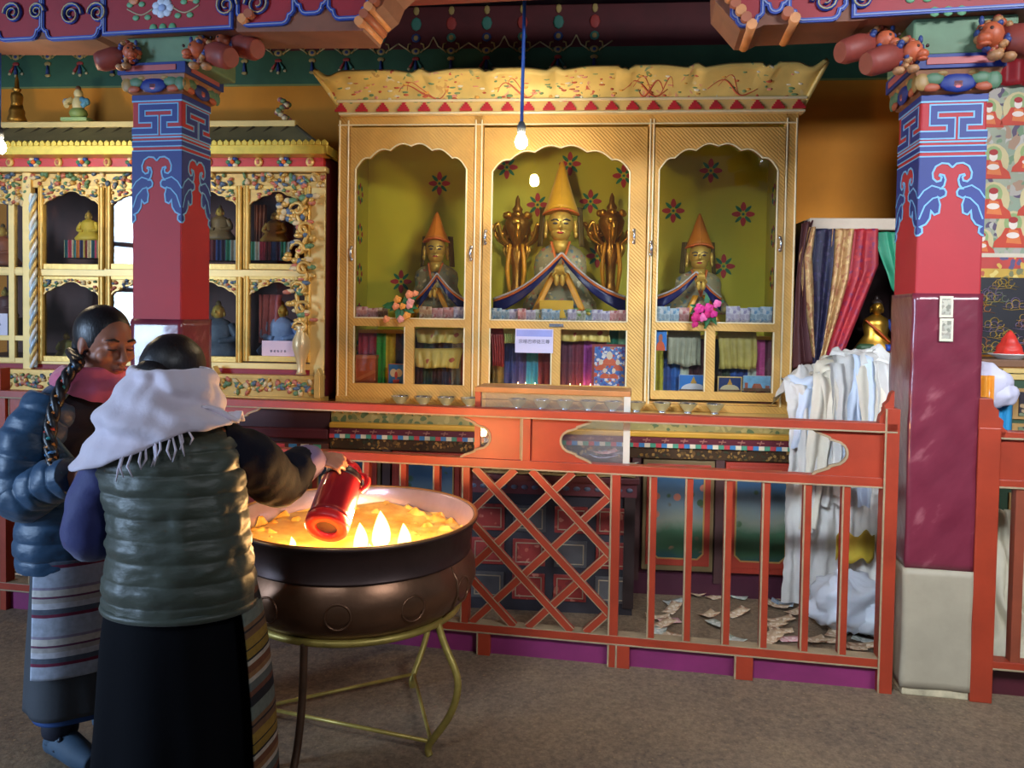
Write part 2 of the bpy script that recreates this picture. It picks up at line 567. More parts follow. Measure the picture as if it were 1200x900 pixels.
# painted valance along the top of the wall
GBAND = mat('green_valance', (50, 92, 64), 0.7, 0, 0.2)
RBAND = mat('oxblood_valance', (84, 26, 30), 0.7, 0, 0.25)
mb = MB()
mb.box(-5, 4, WALLD, WALLD + 0.15, zg0, zg1, 0)
mb.box(-5, 4, WALLD, WALLD + 0.15, zg1, ztop, 1)
mb.box(-5, 4, WALLD - 0.006, WALLD, zg0, zg0 + 0.012, 2)
per = 0.232
D0 = WALLD - 0.004
i0 = -18
for i in range(i0, 16):
    u = B.U(94, 90, WALLD) + per * i
    z = B.Z(94, 66, WALLD)
    big = i % 2 == 0
    mb.ell((u, D0, z), (0.030, 0.004, 0.022), 10, 3)
    mb.ell((u, D0 - .002, z), (0.015, 0.004, 0.012), 8, 4)
    mb.ell((u, D0, z - 0.05), (0.026, 0.004, 0.016), 8, 5 if big else 3)
    for s in (-1, 1):
        mb.tube([(u + s * 0.03, D0, z - 0.01), (u + s * 0.055, D0, z + 0.012), (u + s * 0.05, D0, z + 0.045), (u + s * 0.03, D0, z + 0.05)], 0.006, 5, 3)
        mb.tube([(u + s * 0.04, D0, z), (u + s * 0.085, D0, z + 0.03), (u + s * per / 2, D0, z + (0.09 if (i + (s > 0)) % 2 else 0.05))], 0.005, 5, 6)
        if big:
            mb.tube([(u + s * 0.012, D0, z - 0.06), (u + s * 0.04, D0, z - 0.105)], [0.006, 0.012], 5, 7 if s > 0 else 5)
            mb.ell((u + s * 0.046, D0, z - 0.115), (0.012, 0.004, 0.010), 6, 6)
    mb.tube([(u, D0, z - 0.06), (u, D0, z - 0.12)], [0.008, 0.014], 5, 4)
    mb.ell((u, D0, z - 0.128), (0.012 if big else .022, 0.004, 0.012), 6, 6 if big else 3)
    mb.ell((u, D0, z + 0.085), (0.032, 0.004, 0.03), 8, 4 if big else 7)
    mb.ell((u, D0 - .002, z + 0.085), (0.018, 0.004, 0.018), 8, 3)
    mb.ell((u, D0, z + 0.175), (0.036, 0.004, 0.045), 8, 7 if big else 5)
    mb.ell((u, D0, z + 0.26), (0.02, 0.004, 0.03), 8, 3)
OLDGOLD = mat('faded_gold_paint', (172, 146, 86), 0.6)
mb.build('trim_1', [GBAND, RBAND, mat('thin_gold_line', (120, 132, 70), .6), OLDGOLD, mat('faded_blue', (40, 62, 120), .6), mat('faded_red', (160, 56, 50), .6), mat('faded_cream', (196, 176, 130), .6), mat('faded_teal', (60, 120, 106), .6)],
         fr=B, kind='structure', label='green and oxblood painted valance with hanging garlands along the wall top', cat='wall trim')
mb = MB(); mb.box(-5, 4, WALLD - 0.12, WALLD + 0.15, ztop, 3.9)
mb.build('trim_2', mat('dark_blue_beam', (22, 34, 66), 0.6), fr=B, kind='structure', label='dark blue beam under the ceiling at the back wall', cat='beam')
mb = MB(); mb.box(-6, 6, -1.5, 6.2, 3.9, 4.0)
mb.build('ceiling', mat('dark_ceiling', (70, 46, 36), 0.8), kind='structure', label='dark timber ceiling', cat='ceiling')
mb = MB(); mb.box(-5, 4, -.02, .26, 2.99, 3.42)  # unseen beam above the brackets, put in to darken the wall top
mb.build('trim_3', mat('lintel_red', (110, 34, 36), .55, 0, .2), fr=PRL, kind='structure', label='unseen lintel beam over the brackets, added to shade the wall top', cat='beam')

# ---------------------------------------------------------------- pillars
CLOTHRED = mat('red_pillar_cloth', (164, 28, 38), 0.6, 0, 0.1, 3, 0.08, 60)
BLUEP = mat('blue_pillar_paint', (16, 40, 116), 0.55, 0, 0.12)
LBLUEP = mat('light_blue_outline', (110, 168, 206), 0.55, 0, 0.1)
if True:
    t = NT('plastic_wrap_on_red')
    t.b.inputs['Base Color'].default_value = lin((140, 44, 66))
    v = t.coord((1, 1, 1), (0, 0.6, 0))
    n1 = t.n('ShaderNodeTexNoise', Scale=9.0, Detail=4.0); t.l(t.coord2((0.5, -0.65, 0.3), (1.6, 1.6, .16)), n1.inputs['Vector'])
    t.l(t.ramp(n1.outputs['Fac'], [(0.35, lin((104, 34, 50))), (0.62, lin((116, 42, 58))), (0.74, lin((150, 84, 92)))]), t.b.inputs['Base Color'])
    t.b.inputs['Roughness'].default_value = 0.28
    t.b.inputs['Coat Weight'].default_value = 0.6
    t.b.inputs['Coat Roughness'].default_value = 0.12
    t.bump(n1.outputs['Fac'], 0.35, 0.012)
    WRAP = t.mat
BASEWRAP = mat('grey_white_wrap', (158, 146, 124), 0.55, 0, 0.14, 6, 0.5, 9, (1, 1, 1))

half_pendant = [(0.0, 0.0), (0.5, 0.0), (0.5, 0.14), (0.44, 0.08), (0.34, 0.07), (0.25, 0.12), (0.205, 0.22), (0.215, 0.31), (0.27, 0.36), (0.33, 0.345), (0.345, 0.29), (0.31, 0.265),
                (0.32, 0.245), (0.38, 0.26), (0.405, 0.33), (0.385, 0.42), (0.34, 0.47), (0.39, 0.47), (0.42, 0.52), (0.41, 0.58), (0.33, 0.62), (0.30, 0.60), (0.335, 0.72), (0.32, 0.85),
                (0.25, 0.88), (0.20, 0.82), (0.185, 0.94), (0.125, 1.03), (0.04, 1.07), (0.07, 1.09), (0.075, 1.16), (0.03, 1.20), (0.0, 1.21)]


def face_paint(mb, w, zt, k, P):
    """paint the band, meander and pendants of one pillar face; P(x, z, lift) places it. Materials 1 blue, 2 light blue, 0 red"""
    def strip(pts, wd, m, lift, closed=False):
        t = MB().strip(pts, wd, 0, 1, m, closed)
        emit(t, lift)

    def emit(t, lift):
        for i, p in enumerate(t.v): t.v[i] = P(p.x, p.z, lift * (1 - p.y) + 0.0003 * p.y)
        mb.add(t.v, [], 0); base = len(mb.v) - len(t.v)
        for f, m in zip(t.f, t.mi): mb.f.append([i + base for i in f]); mb.mi.append(m); mb.sm.append(False)

    def poly(pts, m, lift): emit(MB().prism(pts, 0, 1, m), lift)
    z = lambda y: zt - y * k                      # y in band units counted down from the top
    def rect(y0, y1, m, lift, x0=0, x1=1): poly([(x0 * w, z(y1)), (x1 * w, z(y1)), (x1 * w, z(y0)), (x0 * w, z(y0))], m, lift)
    rect(0, 7, 1, 0.002); rect(7, 9, 2, 0.002)
    # meander
    me = [(0.0, 47), (0.46, 47), (0.46, 31.5), (0.2, 31.5), (0.2, 16), (0.86, 16), (0.86, 31.5), (0.64, 31.5), (0.64, 47), (1.0, 47)]
    pts = [(x * w, z(y)) for x, y in me]
    strip(pts, 10.5 * k, 2, 0.002); strip(pts, 7 * k, 1, 0.0032)
    for y0, y1, m in ((54, 56, 2), (59, 60.5, 2), (60.5, 66, 1), (66, 67.5, 2), (71.5, 73, 2)): rect(y0, y1, m, 0.002)
    rect(73, 76, 1, 0.002)
    s = 0.62 * w / 0.5 * 0.8
    sc = 75 * k
    for sd in (0, 1):
        fx = (lambda x: x * w) if sd == 0 else (lambda x: (1 - x) * w)
        pl = [(fx(x), z(75) - y * sc) for x, y in half_pendant]
        emit(MB().prism(pl, 0, 1, 1), 0.0018)
        edge = [(fx(x), z(75) - y * sc) for x, y in half_pendant[2:]]
        strip(edge, 2.0 * k, 2, 0.003)
        strip([(fx(x), z(75) - y * sc) for x, y in [(0.0, .62), (.08, .50), (.2, .42), (.33, .46)]], 1.6 * k, 2, 0.003)
        strip([(fx(x), z(75) - y * sc) for x, y in [(0.02, .95), (.1, .74), (.22, .62), (.30, .60)]], 1.6 * k, 2, 0.003)


def pillar(label, fr, u0, w, dep, d0, zb, z_base, z_wrap, zt, k, zcap, foot=None):
    """square pillar: red cloth, wrapped lower part, painted head; its base at floor level"""
    t = thing('pillar', label, 'pillar', fr, (u0 + w / 2, d0 + dep / 2, 0), kind='structure')
    mb = MB(); mb.box(u0, u0 + w, d0, d0 + dep, z_wrap - 0.02, zt, 0)
    mb.build('red_shaft', CLOTHRED, t, bevel=0.008)
    mb = MB()
    face_paint(mb, w, zt, k, lambda x, z, l: V((u0 + x, d0 - l, z)))
    sid = (u0 + w, 1) if u0 < 0 else (u0, -1)
    face_paint(mb, dep, zt, k, lambda x, z, l: V((sid[0] + sid[1] * l, d0 + (x if sid[1] > 0 else dep - x), z)))
    oth = (u0, -1) if u0 < 0 else (u0 + w, 1)
    face_paint(mb, dep, zt, k, lambda x, z, l: V((oth[0] + oth[1] * l, d0 + (x if oth[1] > 0 else dep - x), z)))
    mb.build('painted_band', [CLOTHRED, BLUEP, LBLUEP], t)
    e = 0.006
    # plastic film, slightly rumpled
    mb = MB()
    n = 40
    rings = []
    for i in range(n + 1):
        z = z_base + (z_wrap - z_base) * i / n
        ring = []
        for a, b_, m_ in ((0, 0, 14), (1, 0, 14), (1, 1, 14), (0, 1, 14)):
            nx, ny = [(1, 0), (0, 1), (-1, 0), (0, -1)][[(0, 0), (1, 0), (1, 1), (0, 1)].index((a, b_))]
            for q in range(m_):
                f = q / m_
                p = V((u0 + a * w + nx * w * f, d0 + b_ * dep + ny * dep * f, z))
                c = V((u0 + w / 2, d0 + dep / 2, z))
                dv = p - c
                o = V((math.copysign(1, dv.x) if abs(abs(dv.x) - w / 2) < 1e-4 else 0, math.copysign(1, dv.y) if abs(abs(dv.y) - dep / 2) < 1e-4 else 0, 0))
                nn = noise.noise(V((p.x * 9 + z * 7, p.y * 9 + z * 3, z * 5)))
                ring.append(p + o * (e + 0.004 * nn))
        rings.append(ring)
    mb.loft(rings, 0, smooth=True)
    mb.build('plastic_wrap', WRAP, t)
    if z_base > 0.05:
        mb = MB()
        k0 = 0
        rings = []
        for i in range(17):
            z = zb + (z_base - zb) * i / 16
            ring = []
            for (ax, ay), (bx, by) in (((0, 0), (1, 0)), ((1, 0), (1, 1)), ((1, 1), (0, 1)), ((0, 1), (0, 0))):
                for q in range(12):
                    f = q / 12
                    x, y = ax + (bx - ax) * f, ay + (by - ay) * f
                    nn = noise.noise(V((x * 2.2 + z * 5, y * 2.2 - z * 2, z * 3)))
                    ee = 0.012 + 0.006 * nn
                    ring.append(V((u0 - ee + x * (w + 2 * ee), d0 - ee + y * (dep + 2 * ee), z)))
            rings.append(ring)
        mb.loft(rings, 0)
        mb.build('base_wrap', BASEWRAP, t)
        mb = MB(); mb.box(u0 - 0.004, u0 + w + 0.004, d0 - 0.004, d0 + dep + 0.004, 0, zb + 0.01, 0)
        mb.build('foot_block', mat('chipped_plaster', (186, 172, 140), 0.8, 0, 0.4, 14, 0.5, 20), t, bevel=0.006)
    # head: lotus block and slab
    z1 = zt + (zcap - zt) * 0.62
    mb = MB()
    ex = 0.035
    c = (u0 + w / 2, d0 + dep / 2)
    sq = lambda e, z: [V((c[0] + sx * (w / 2 + e), c[1] + sy * (dep / 2 + e), z)) for sx, sy in ((-1, -1), (1, -1), (1, 1), (-1, 1))]
    mb.loft([sq(-0.004, zt), sq(0.012, zt + .01), sq(ex * .7, zt + (z1 - zt) * .5), sq(ex, z1)], 0, smooth=False)
    h = z1 - zt
    for fx in (0, 1):                             # front, then the side one can see
        def Q(x, z, l):
            e = ex * 0.55
            if fx == 0: return V((u0 - e + x * (w + 2 * e), d0 - e - l, z))
            s_ = sid[1]
            return V((sid[0] + s_ * (e + l), d0 - e + x * (dep + 2 * e), z))
        def dot(x, zz, rx, rz, m):
            kk = len(mb.v); mb.ell((0, 0, 0), (rx, 0.009, rz), 10, m)
            for i in range(kk, len(mb.v)):
                p = mb.v[i]; mb.v[i] = Q(x + p.x / (w if fx == 0 else dep), zz + p.z, 0.008 - p.y)
        dot(0.5, zt + h * .42, .062, h * .42, 1); dot(0.5, zt + h * .38, .044, h * .32, 2); dot(0.5, zt + h * .3, .022, h * .2, 3)
        for s_ in (-1, 1):
            dot(.5 + s_ * .30, zt + h * .62, .034, h * .28, 4); dot(.5 + s_ * .34, zt + h * .25, .030, h * .2, 2)
            dot(.5 + s_ * .46, zt + h * .5, .026, h * .4, 4 if s_ > 0 else 5); dot(.5 + s_ * .2, zt + h * .85, .02, h * .12, 5)
    mb.build('lotus_capital', [mat('capital_ground', (132, 84, 54), 0.6, 0, .3), BLUEP, mat('capital_orange', (160, 78, 50), .55), PINK, mat('capital_green', (78, 112, 84), .55), mat('capital_gold', (150, 118, 66), .5)], t)
    mb = MB(); mb.box(u0 - ex - .01, u0 + w + ex + .01, d0 - ex - .01, d0 + dep + ex + .01, z1, zcap, 0)
    for m, e, zz in ((1, .03, .35),):
        mb.box(u0 + .0, u0 + w, d0 - ex - .014, d0 - ex - .01, z1 + (zcap - z1) * .25, z1 + (zcap - z1) * .75, 1)
    xs = sid[0] + sid[1] * (ex + .01)
    mb.box(min(xs, xs + sid[1] * .004), max(xs, xs + sid[1] * .004), d0, d0 + dep, z1 + (zcap - z1) * .25, z1 + (zcap - z1) * .75, 1)
    mb.build('capital_slab', [BLUEP, mat('slab_rose', (170, 84, 84), .55)], t, bevel=0.004)
    return t


PR = Frame(0, 3.355, R(10))
# right pillar: sizes from where its faces stand beside the railing
Xr0, Xr1 = RL.U(1064, 600, -0.02), RL.U(1141, 600, -0.02)
wr = Xr1 - Xr0
k_r = (RL.Z(1110, 112, -.02) - RL.Z(1110, 187, -.02)) / 75
pr = pillar('square red pillar at the right with blue key-fret head and white wrapped base', RL, Xr0, wr, 0.27, -0.02, 0.035, RL.Z(1100, 667, -.02), RL.Z(1110, 344, -.02), RL.Z(1110, 111, -.02), k_r, RL.Z(1110, 63, -.06))
# paper strips stuck on it
ta = thing('banknote_strip', 'two grey banknotes stuck one above the other on the right pillar', 'banknotes', RL, (RL.U(1109, 400, -.035), -.031, RL.Z(1109, 401, -.035)))
NOTE_GREY = speckle('grey_banknote', (168, 164, 148), [(130, 128, 112), (186, 178, 158), (150, 142, 128)], 60, .5, .6, bump=0)
for (y0, y1) in ((347, 372), (373, 400)):
    mb = MB(); a0, a1 = RL.U(1101.5, y0, -.035), RL.U(1117.5, y0, -.035)
    mb.box(a0, a1, -.0355, -.0345, RL.Z(1110, y1, -.035), RL.Z(1110, y0, -.035), 0)
    mb.box(a0 + .008, a1 - .008, -.0362, -.0354, RL.Z(1110, y1 - 3, -.035), RL.Z(1110, y0 + 3, -.035), 1)
    mb.build('banknote', [mat('note_margin', (206, 200, 176), .6), NOTE_GREY], ta)

PL = Frame(-1.62, 3.6, R(10))
ul0, ul1 = PL.U(155, 250), PL.U(213, 250)
k_l = (PL.Z(185, 112) - PL.Z(185, 180)) / 75
pl = pillar('square red pillar behind the two women with blue key-fret head', PL, ul0, ul1 - ul0, 0.235, 0, 0, 0.0, PL.Z(185, 374), PL.Z(185, 111), k_l, PL.Z(185, 73, -.04))


# ---------------------------------------------------------------- brackets above the pillars
BOWRED = mat('bow_red', (150, 34, 44), 0.55, 0, 0.15)
BOWBLUE = mat('bow_blue', (30, 62, 150), 0.5, 0, 0.15)
RIB = mat('carved_rib', (206, 136, 82), 0.5, 0, 0.25, 10)
BRN = mat('bracket_underside', (120, 74, 54), 0.65, 0, 0.25)


def lion(name, label, fr, c, s, sd):
    """carved corbel lion: barrel body along the beam, maned head, paws. sd: which way it looks"""
    t = thing(name, label, 'carving', fr, c)
    c = V(c)
    mb = MB()
    ax = [V((sd * .8, -.6, 0)), V((.6, sd * .8, 0)), V((0, 0, 1))]
    mb.tube([c + V((sd * -.02, .02, .02)) * s, c + V((sd * .05, -.02, .0)) * s, c + V((sd * .11, -.045, -.025)) * s, c + V((sd * .135, -.055, -.03)) * s], [.05 * s, .058 * s, .054 * s, .044 * s], 16, 0)
    mb.build('body', mat('carved_red_wood', (132, 56, 46), .55, 0, .2, 12, .2, 30), t)
    h = c + V((-sd * .055, -.03, .02)) * s
    mb = MB()
    mb.ell(h, (.042 * s, .045 * s, .045 * s), 12, 0)
    for k in range(22):
        a = k * 2.399; q = .03 + .022 * ((k * 7) % 5) / 5
        mb.ell(h + V((sd * (.012 + .03 * ((k * 3) % 4) / 4), .0, 0)) * s + V((q * .5 * s * cos(a), .012 * s * sin(a * 2), (q + .012) * s * sin(a))), (.015 * s, .02 * s, .014 * s), 7, (0, 1, 3, 4)[k % 4])
    mb.ell(h + V((-sd * .03, -.03, -.02)) * s, (.026 * s, .026 * s, .02 * s), 10, 0)
    mb.ell(h + V((-sd * .03, -.034, -.04)) * s, (.022 * s, .02 * s, .009 * s), 8, 0)
    for k in range(15):
        a = k / 15 * 2 * pi
        mb.ell(h + V((sd * .02, .01 + .0, 0)) * s + V((.03 * cos(a) * .5, .0, .0)) + V((.042 * s * cos(a), .0, .046 * s * sin(a))), (.016 * s, .022 * s, .016 * s), 8, (0, 1, 3)[k % 3])
    for e in (-1, 1):
        mb.ell(h + V((-sd * .028 + e * .018, -.036, .012)) * s, .008 * s, 6, 2)
        mb.ell(h + V((e * .03, 0, .05)) * s, (.01 * s, .01 * s, .018 * s), 6, 1)
    mb.build('head', [mat('carved_orange', (180, 88, 54), .5, 0, .25, 20), mat('carved_slate_blue', (50, 66, 120), .5), mat('carved_dark_eye', (60, 34, 30), .5), mat('carved_tan', (170, 120, 76), .5), mat('carved_rust', (150, 66, 46), .5)], t)
    mb = MB()
    for e in (0, 1):
        mb.ell(c + V((-sd * (.05 - .05 * e), -.06 + .02 * e, -.06)) * s, (.026 * s, .03 * s, .018 * s), 8, 0)
    mb.build('paw', [mat('carved_pale', (166, 120, 82), .5)], t)
    return t


def bow(label, fr, d, prof, lobes, scrolls, flowers, dep, ribs, zcut):
    """scalloped bracket arm: prof is its outline, lobes the red fields with blue edges, ribs the stepped ends"""
    t = thing('bracket_arm', label, 'bracket', fr, (sum(p[0] for p in prof) / len(prof), d + dep / 2, min(p[1] for p in prof)), kind='structure')
    mb = MB(); mb.prism(prof, d, d + dep, 0)
    mb.build('board', BRN, t)
    for pl in lobes:
        mb = MB()
        mb.prism(pl, d - .006, d, 0)
        mb.strip(pl, .018, d - .014, d, 1, True)
        mb.strip(pl, .005, d - .018, d - .012, 2, True)
        mb.build('painted_field', [BOWRED, BOWBLUE, mat('pale_blue_line', (128, 140, 180), .55)], t)
    for (x, z, s, sd) in scrolls:
        mb = MB()
        pts = []
        for i in range(26):
            a = i / 25 * 3.6 * pi
            r = s * (1 - i / 25 * .82)
            pts.append((x + sd * r * cos(a), d - .012, z + r * sin(a)))
        mb.tube(pts, [.011, .005], 6, 0); mb.tube([V(p) + V((0, -.009, 0)) for p in pts], [.004, .002], 5, 1)
        mb.build('scroll', [BOWBLUE, mat('pale_gold_line', (184, 172, 130), .5)], t)
    for (x, z, s) in flowers:
        mb = MB()
        for k in range(7):
            a = k / 7 * 2 * pi
            mb.ell((x + s * .7 * cos(a), d - .008, z + s * .55 * sin(a)), (s * .45, .006, s * .36), 8, 0)
        mb.ell((x, d - .013, z), (s * .42, .006, s * .32), 8, 3)
        for sd in (-1, 1):
            mb.tube(spline([(x + sd * s, d - .006, z), (x + sd * s * 2.2, d - .006, z - s * .5), (x + sd * s * 3.6, d - .006, z + s * .1)], 5), .004, 5, 2)
            for k in range(4):
                mb.ell((x + sd * s * (1.5 + k * .6), d - .008, z + s * (.45 if k % 2 else -.75)), (s * .36, .005, s * .26), 8, 1)
            mb.ell((x + sd * s * 2.9, d - .009, z + s * .8), (s * .55, .006, s * .38), 8, 4)
        for k in (-1, 0, 1):
            mb.ell((x + k * s * .95, d - .008, z - s * 1.75), (s * .4, .006, s * .4), 8, 1)
        mb.build('painted_peony', [mat('peony_blue_white', (196, 206, 222), .55), mat('peony_leaf', (104, 160, 120), .55), mat('peony_stem', (170, 150, 120), .55), mat('peony_heart', (150, 170, 210), .55), mat('peony_orange', (206, 128, 90), .55)], t)
    for (x, z, a, n_) in ribs:
        mb = MB()
        for k in range(n_):
            o = V((x, d + dep * .45, z)) + V((cos(a), 0, sin(a))) * (k * .036)
            mb.tube([o + V((0, -dep * .62, 0)), o + V((0, dep * .5, 0))], .021, 10, k % 2)
        mb.build('rib', [RIB, mat('carved_rib_dark', (160, 86, 56), .5)], t)
    return t


def rounded(cx0, cx1, z0, z1, r):
    """field with notched lower corners"""
    return [(cx0, z1), (cx0, z0 + 2.2 * r), (cx0 + r * .5, z0 + 1.6 * r), (cx0 + r * .9, z0 + 1.5 * r), (cx0 + r * 1.1, z0 + .7 * r), (cx0 + r * 1.5, z0 + .2 * r), (cx0 + 2.1 * r, z0),
            (cx1 - 2.1 * r, z0), (cx1 - r * 1.5, z0 + .2 * r), (cx1 - r * 1.1, z0 + .7 * r), (cx1 - r * .9, z0 + 1.5 * r), (cx1 - r * .5, z0 + 1.6 * r), (cx1, z0 + 2.2 * r), (cx1, z1)]


# left bracket
dl = -0.07
hl = lambda x, y: PL.h(x, y, dl)
ZT = 3.32
x_ = lambda px, y=20: hl(px, y)[0]
z_ = lambda py, px=230: hl(px, py)[1]
prof = [(x_(-60), ZT), (x_(-60), z_(30)), (x_(0), z_(34)), (x_(112), z_(40)), (x_(120), z_(37)), (x_(275), z_(36)), (x_(278), z_(40)), (x_(425), z_(46)), (x_(432), z_(30)), (x_(448), z_(18)), (x_(455), z_(2)), (x_(474), z_(-14)), (x_(480), ZT)]
lob = []
for a, b_, zb_ in ((280, 345, 34), (347, 384, 24), (386, 432, 32)): lob.append(rounded(x_(a), x_(b_), z_(zb_), z_(-30), .024))
for a, b_, zb_ in ((52, 122, 38), (-4, 50, 36), (-58, -6, 34)): lob.append(rounded(x_(a), x_(b_), z_(zb_), z_(-30), .024))
lob.append([(x_(124), z_(-30)), (x_(124), z_(35)), (x_(272), z_(35)), (x_(272), z_(-30))])
bow('long scalloped bracket over the pillar behind the women, red with blue scrolls', PL, dl, prof, lob,
    [(x_(86), z_(10), .055, 1), (x_(117), z_(10), .05, -1), (x_(267), z_(10), .055, 1), (x_(303), z_(10), .06, -1), (x_(18), z_(4), .05, -1), (x_(46), z_(4), .04, 1)],
    [(x_(192), z_(8), .05)], .22, [(x_(288), z_(28), 0.6, 2), (x_(424), z_(38), .95, 5)], 0)
mb = MB(); mb.box(x_(140, 40), x_(232, 40), -.03, .26, z_(73), z_(36.5), 0)
mb.build('bracket_block', GREY_GREEN, fr=PL, label='plain grey-green bracket block on the pillar behind the women', cat='bracket', kind='structure', bevel=.01)
lion('carved_lion', 'orange carved lion on the outer side of the pillar behind the women', PL, (x_(142, 60), -.04, z_(62)), .85, -1)
lion('carved_lion', 'large carved red lion beside the green block, above the left cabinet roof end', PL, (x_(246, 60), -.06, z_(66)), .95, 1)
lion('carved_lion', 'carved red lion high under the scalloped bracket left of the gold cabinet', PL, (x_(262, 50), .05, z_(47)), .95, 1)

# right bracket
dr = -0.1
hr = lambda x, y: RL.h(x, y, dr)
x_ = lambda px, y=20: hr(px, y)[0]
z_ = lambda py, px=1050: hr(px, py)[1]
prof = [(x_(830), ZT), (x_(838), z_(-10)), (x_(850), z_(4)), (x_(858), z_(14)), (x_(868), z_(26)), (x_(885), z_(27)), (x_(895), z_(22)), (x_(1010), z_(22)), (x_(1020), z_(20)), (x_(1260), z_(16)), (x_(1260), ZT)]
lob = [rounded(x_(858), x_(893), z_(22), z_(-40), .02), rounded(x_(895), x_(922), z_(8), z_(-40), .02), rounded(x_(924), x_(990), z_(20), z_(-40), .024),
       [(x_(1000), z_(-40)), (x_(1000), z_(17)), (x_(1255), z_(15)), (x_(1255), z_(-40))]]
bow('long scalloped bracket over the right pillar, red with blue edging', RL, dr, prof, lob, [(x_(966), z_(-2), .05, -1), (x_(1010), z_(-2), .045, 1)], [(x_(1110), z_(-10), .05)], .24,
    [(x_(880), z_(24), 2.2, 5), (x_(930), z_(19), 2.4, 2)], 0)
mb = MB(); mb.box(x_(1074, 40), x_(1200, 40), -.06, .27, z_(63), z_(18), 0)
mb.build('bracket_block', GREY_GREEN, fr=RL, label='plain grey-green bracket block on the right pillar', cat='bracket', kind='structure', bevel=.01)
lion('carved_lion', 'large carved red lion left of the right pillar head', RL, (x_(1054, 65), -.06, z_(66)), .92, -1)
lion('carved_lion', 'carved red lion high at the right bracket, above the gold cabinet corner', RL, (x_(1030, 45), .03, z_(42)), .92, -1)
lion('carved_lion', 'orange carved lion right of the right pillar head, over the painted hanging', RL, (x_(1182, 50), -.06, z_(52)), 1.1, 1)
# ---------------------------------------------------------------- the gold altar cabinet with three figures
gx0, gx1 = B.U(396, 300), B.U(930, 300)
gz0, gz1 = B.Z(660, 478), B.Z(660, 128)
GD = 0.56
gold = thing('altar_cabinet', 'tall gold three-door glass altar cabinet with a flared crown', 'cabinet', B, ((gx0 + gx1) / 2, GD / 2, gz0))
BACKY = mat('yellow_green_lining', (200, 188, 40), 0.6, 0, 0.1, 3)
mb = MB()
mb.box(gx0, gx1, GD - .02, GD, gz0, gz1, 0)                       # back
bk = GD - .021
def decal(px, py, s):
    u, z = B.h(px, py, bk)
    for k in range(8):
        a = k * pi / 4
        L = (.036 if k % 2 == 0 else .034) * s
        r = .062 * s if k % 2 == 0 else .06 * s
        c = V((u + r * cos(a) * .9, z + r * sin(a)))
        e, f = V((cos(a), sin(a))), V((-sin(a), cos(a)))
        wd = (.021 if k % 2 == 0 else .013) * s
        pts = [c + e * (L * cos(q * pi / 5)) + f * (wd * sin(q * pi / 5) * (1 - .25 * cos(q * pi / 5))) for q in range(10)]
        mb.prism([(p.x, p.y) for p in pts], bk - .002, bk + .001, 1 if k % 2 == 0 else 2)
    mb.prism([(u + .012 * s * cos(q), z + .012 * s * sin(q)) for q in [i * pi / 4 for i in range(8)]], bk - .002, bk + .001, 2)
for px, py in ((515, 215), (668, 192), (731, 206), (630, 240), (692, 236), (594, 196), (833, 200), (789, 247), (871, 251), (848, 312), (470, 330), (700, 300)): decal(px, py, .78)
mb.build('back_panel', [BACKY, mat('petal_red', (178, 44, 40), .6), mat('petal_green', (30, 118, 76), .6)], gold)
mb = MB()
for xa, xb, sg in ((gx0, gx0 + .025, 1), (gx1 - .025, gx1, -1)):
    mb.box(xa, xb, 0.02, GD - .02, gz0, gz1, 0)
    xi = xb if sg > 0 else xa
    for zz in (2.25, 2.0, 1.75, 1.5, 1.28):
        for dd in (.18, .36):
            for k in range(8):
                a = k * pi / 4
                c = (dd + .045 * cos(a), zz + .05 * sin(a))
                pts = [(c[0] + .018 * cos(q), c[1] + .018 * sin(q)) for q in [i * pi / 3 for i in range(6)]]
                mb.flatx(pts, xi - .001, xi + .001, 1 if k % 2 == 0 else 2)
mb.build('side_panel', [BACKY, mat('petal_red', ()), mat('petal_green', ())], gold)
mb = MB()
mb.box(gx0, gx1, 0.02, GD, gz0, gz0 + .05, 0); mb.build('floor_board', GOLD, gold)
mb = MB(); mb.box(gx0, gx1, .02, GD, gz1 - .03, gz1, 0)
mb.build('top_board', GOLD, gold)
# face frame
D = dict(
    a=(397, 417, 546, 566, 172, 199, 373, 383, 476, 487, 450),
    b=(566, 576, 736, 757, 174, 202, 376, 386, 648, 659, 451),
    c=(757, 770, 908, 932, 172, 200, 378, 388, 828, 840, 459))
mb = MB()
zt = B.Z(660, 150)
mb.box(gx0, gx1, -.012, .03, B.Z(660, 146), gz1, 0)               # top rail
mb.box(gx0, gx1, -.02, .03, gz0, B.Z(660, 470), 0)                # plinth rail
st = [(396, 411), (554, 565), (757, 764), (916, 931)]
for a, b_ in st: mb.box(B.U(a, 300), B.U(b_, 300), -.012, .03, gz0, gz1 - .01, 0)
for px in (398, 408, 556, 563, 759, 763, 918, 929):
    mb.box(B.U(px, 300) - .004, B.U(px, 300) + .004, -.019, -.011, gz0 + .03, gz1 - .06, 1)
for py in (131, 146): mb.box(gx0, gx1, -.019, -.011, B.Z(660, py) - .004, B.Z(660, py) + .004, 1)
mb.build('face_frame', [GOLD, BEAD], gold, bevel=.002)
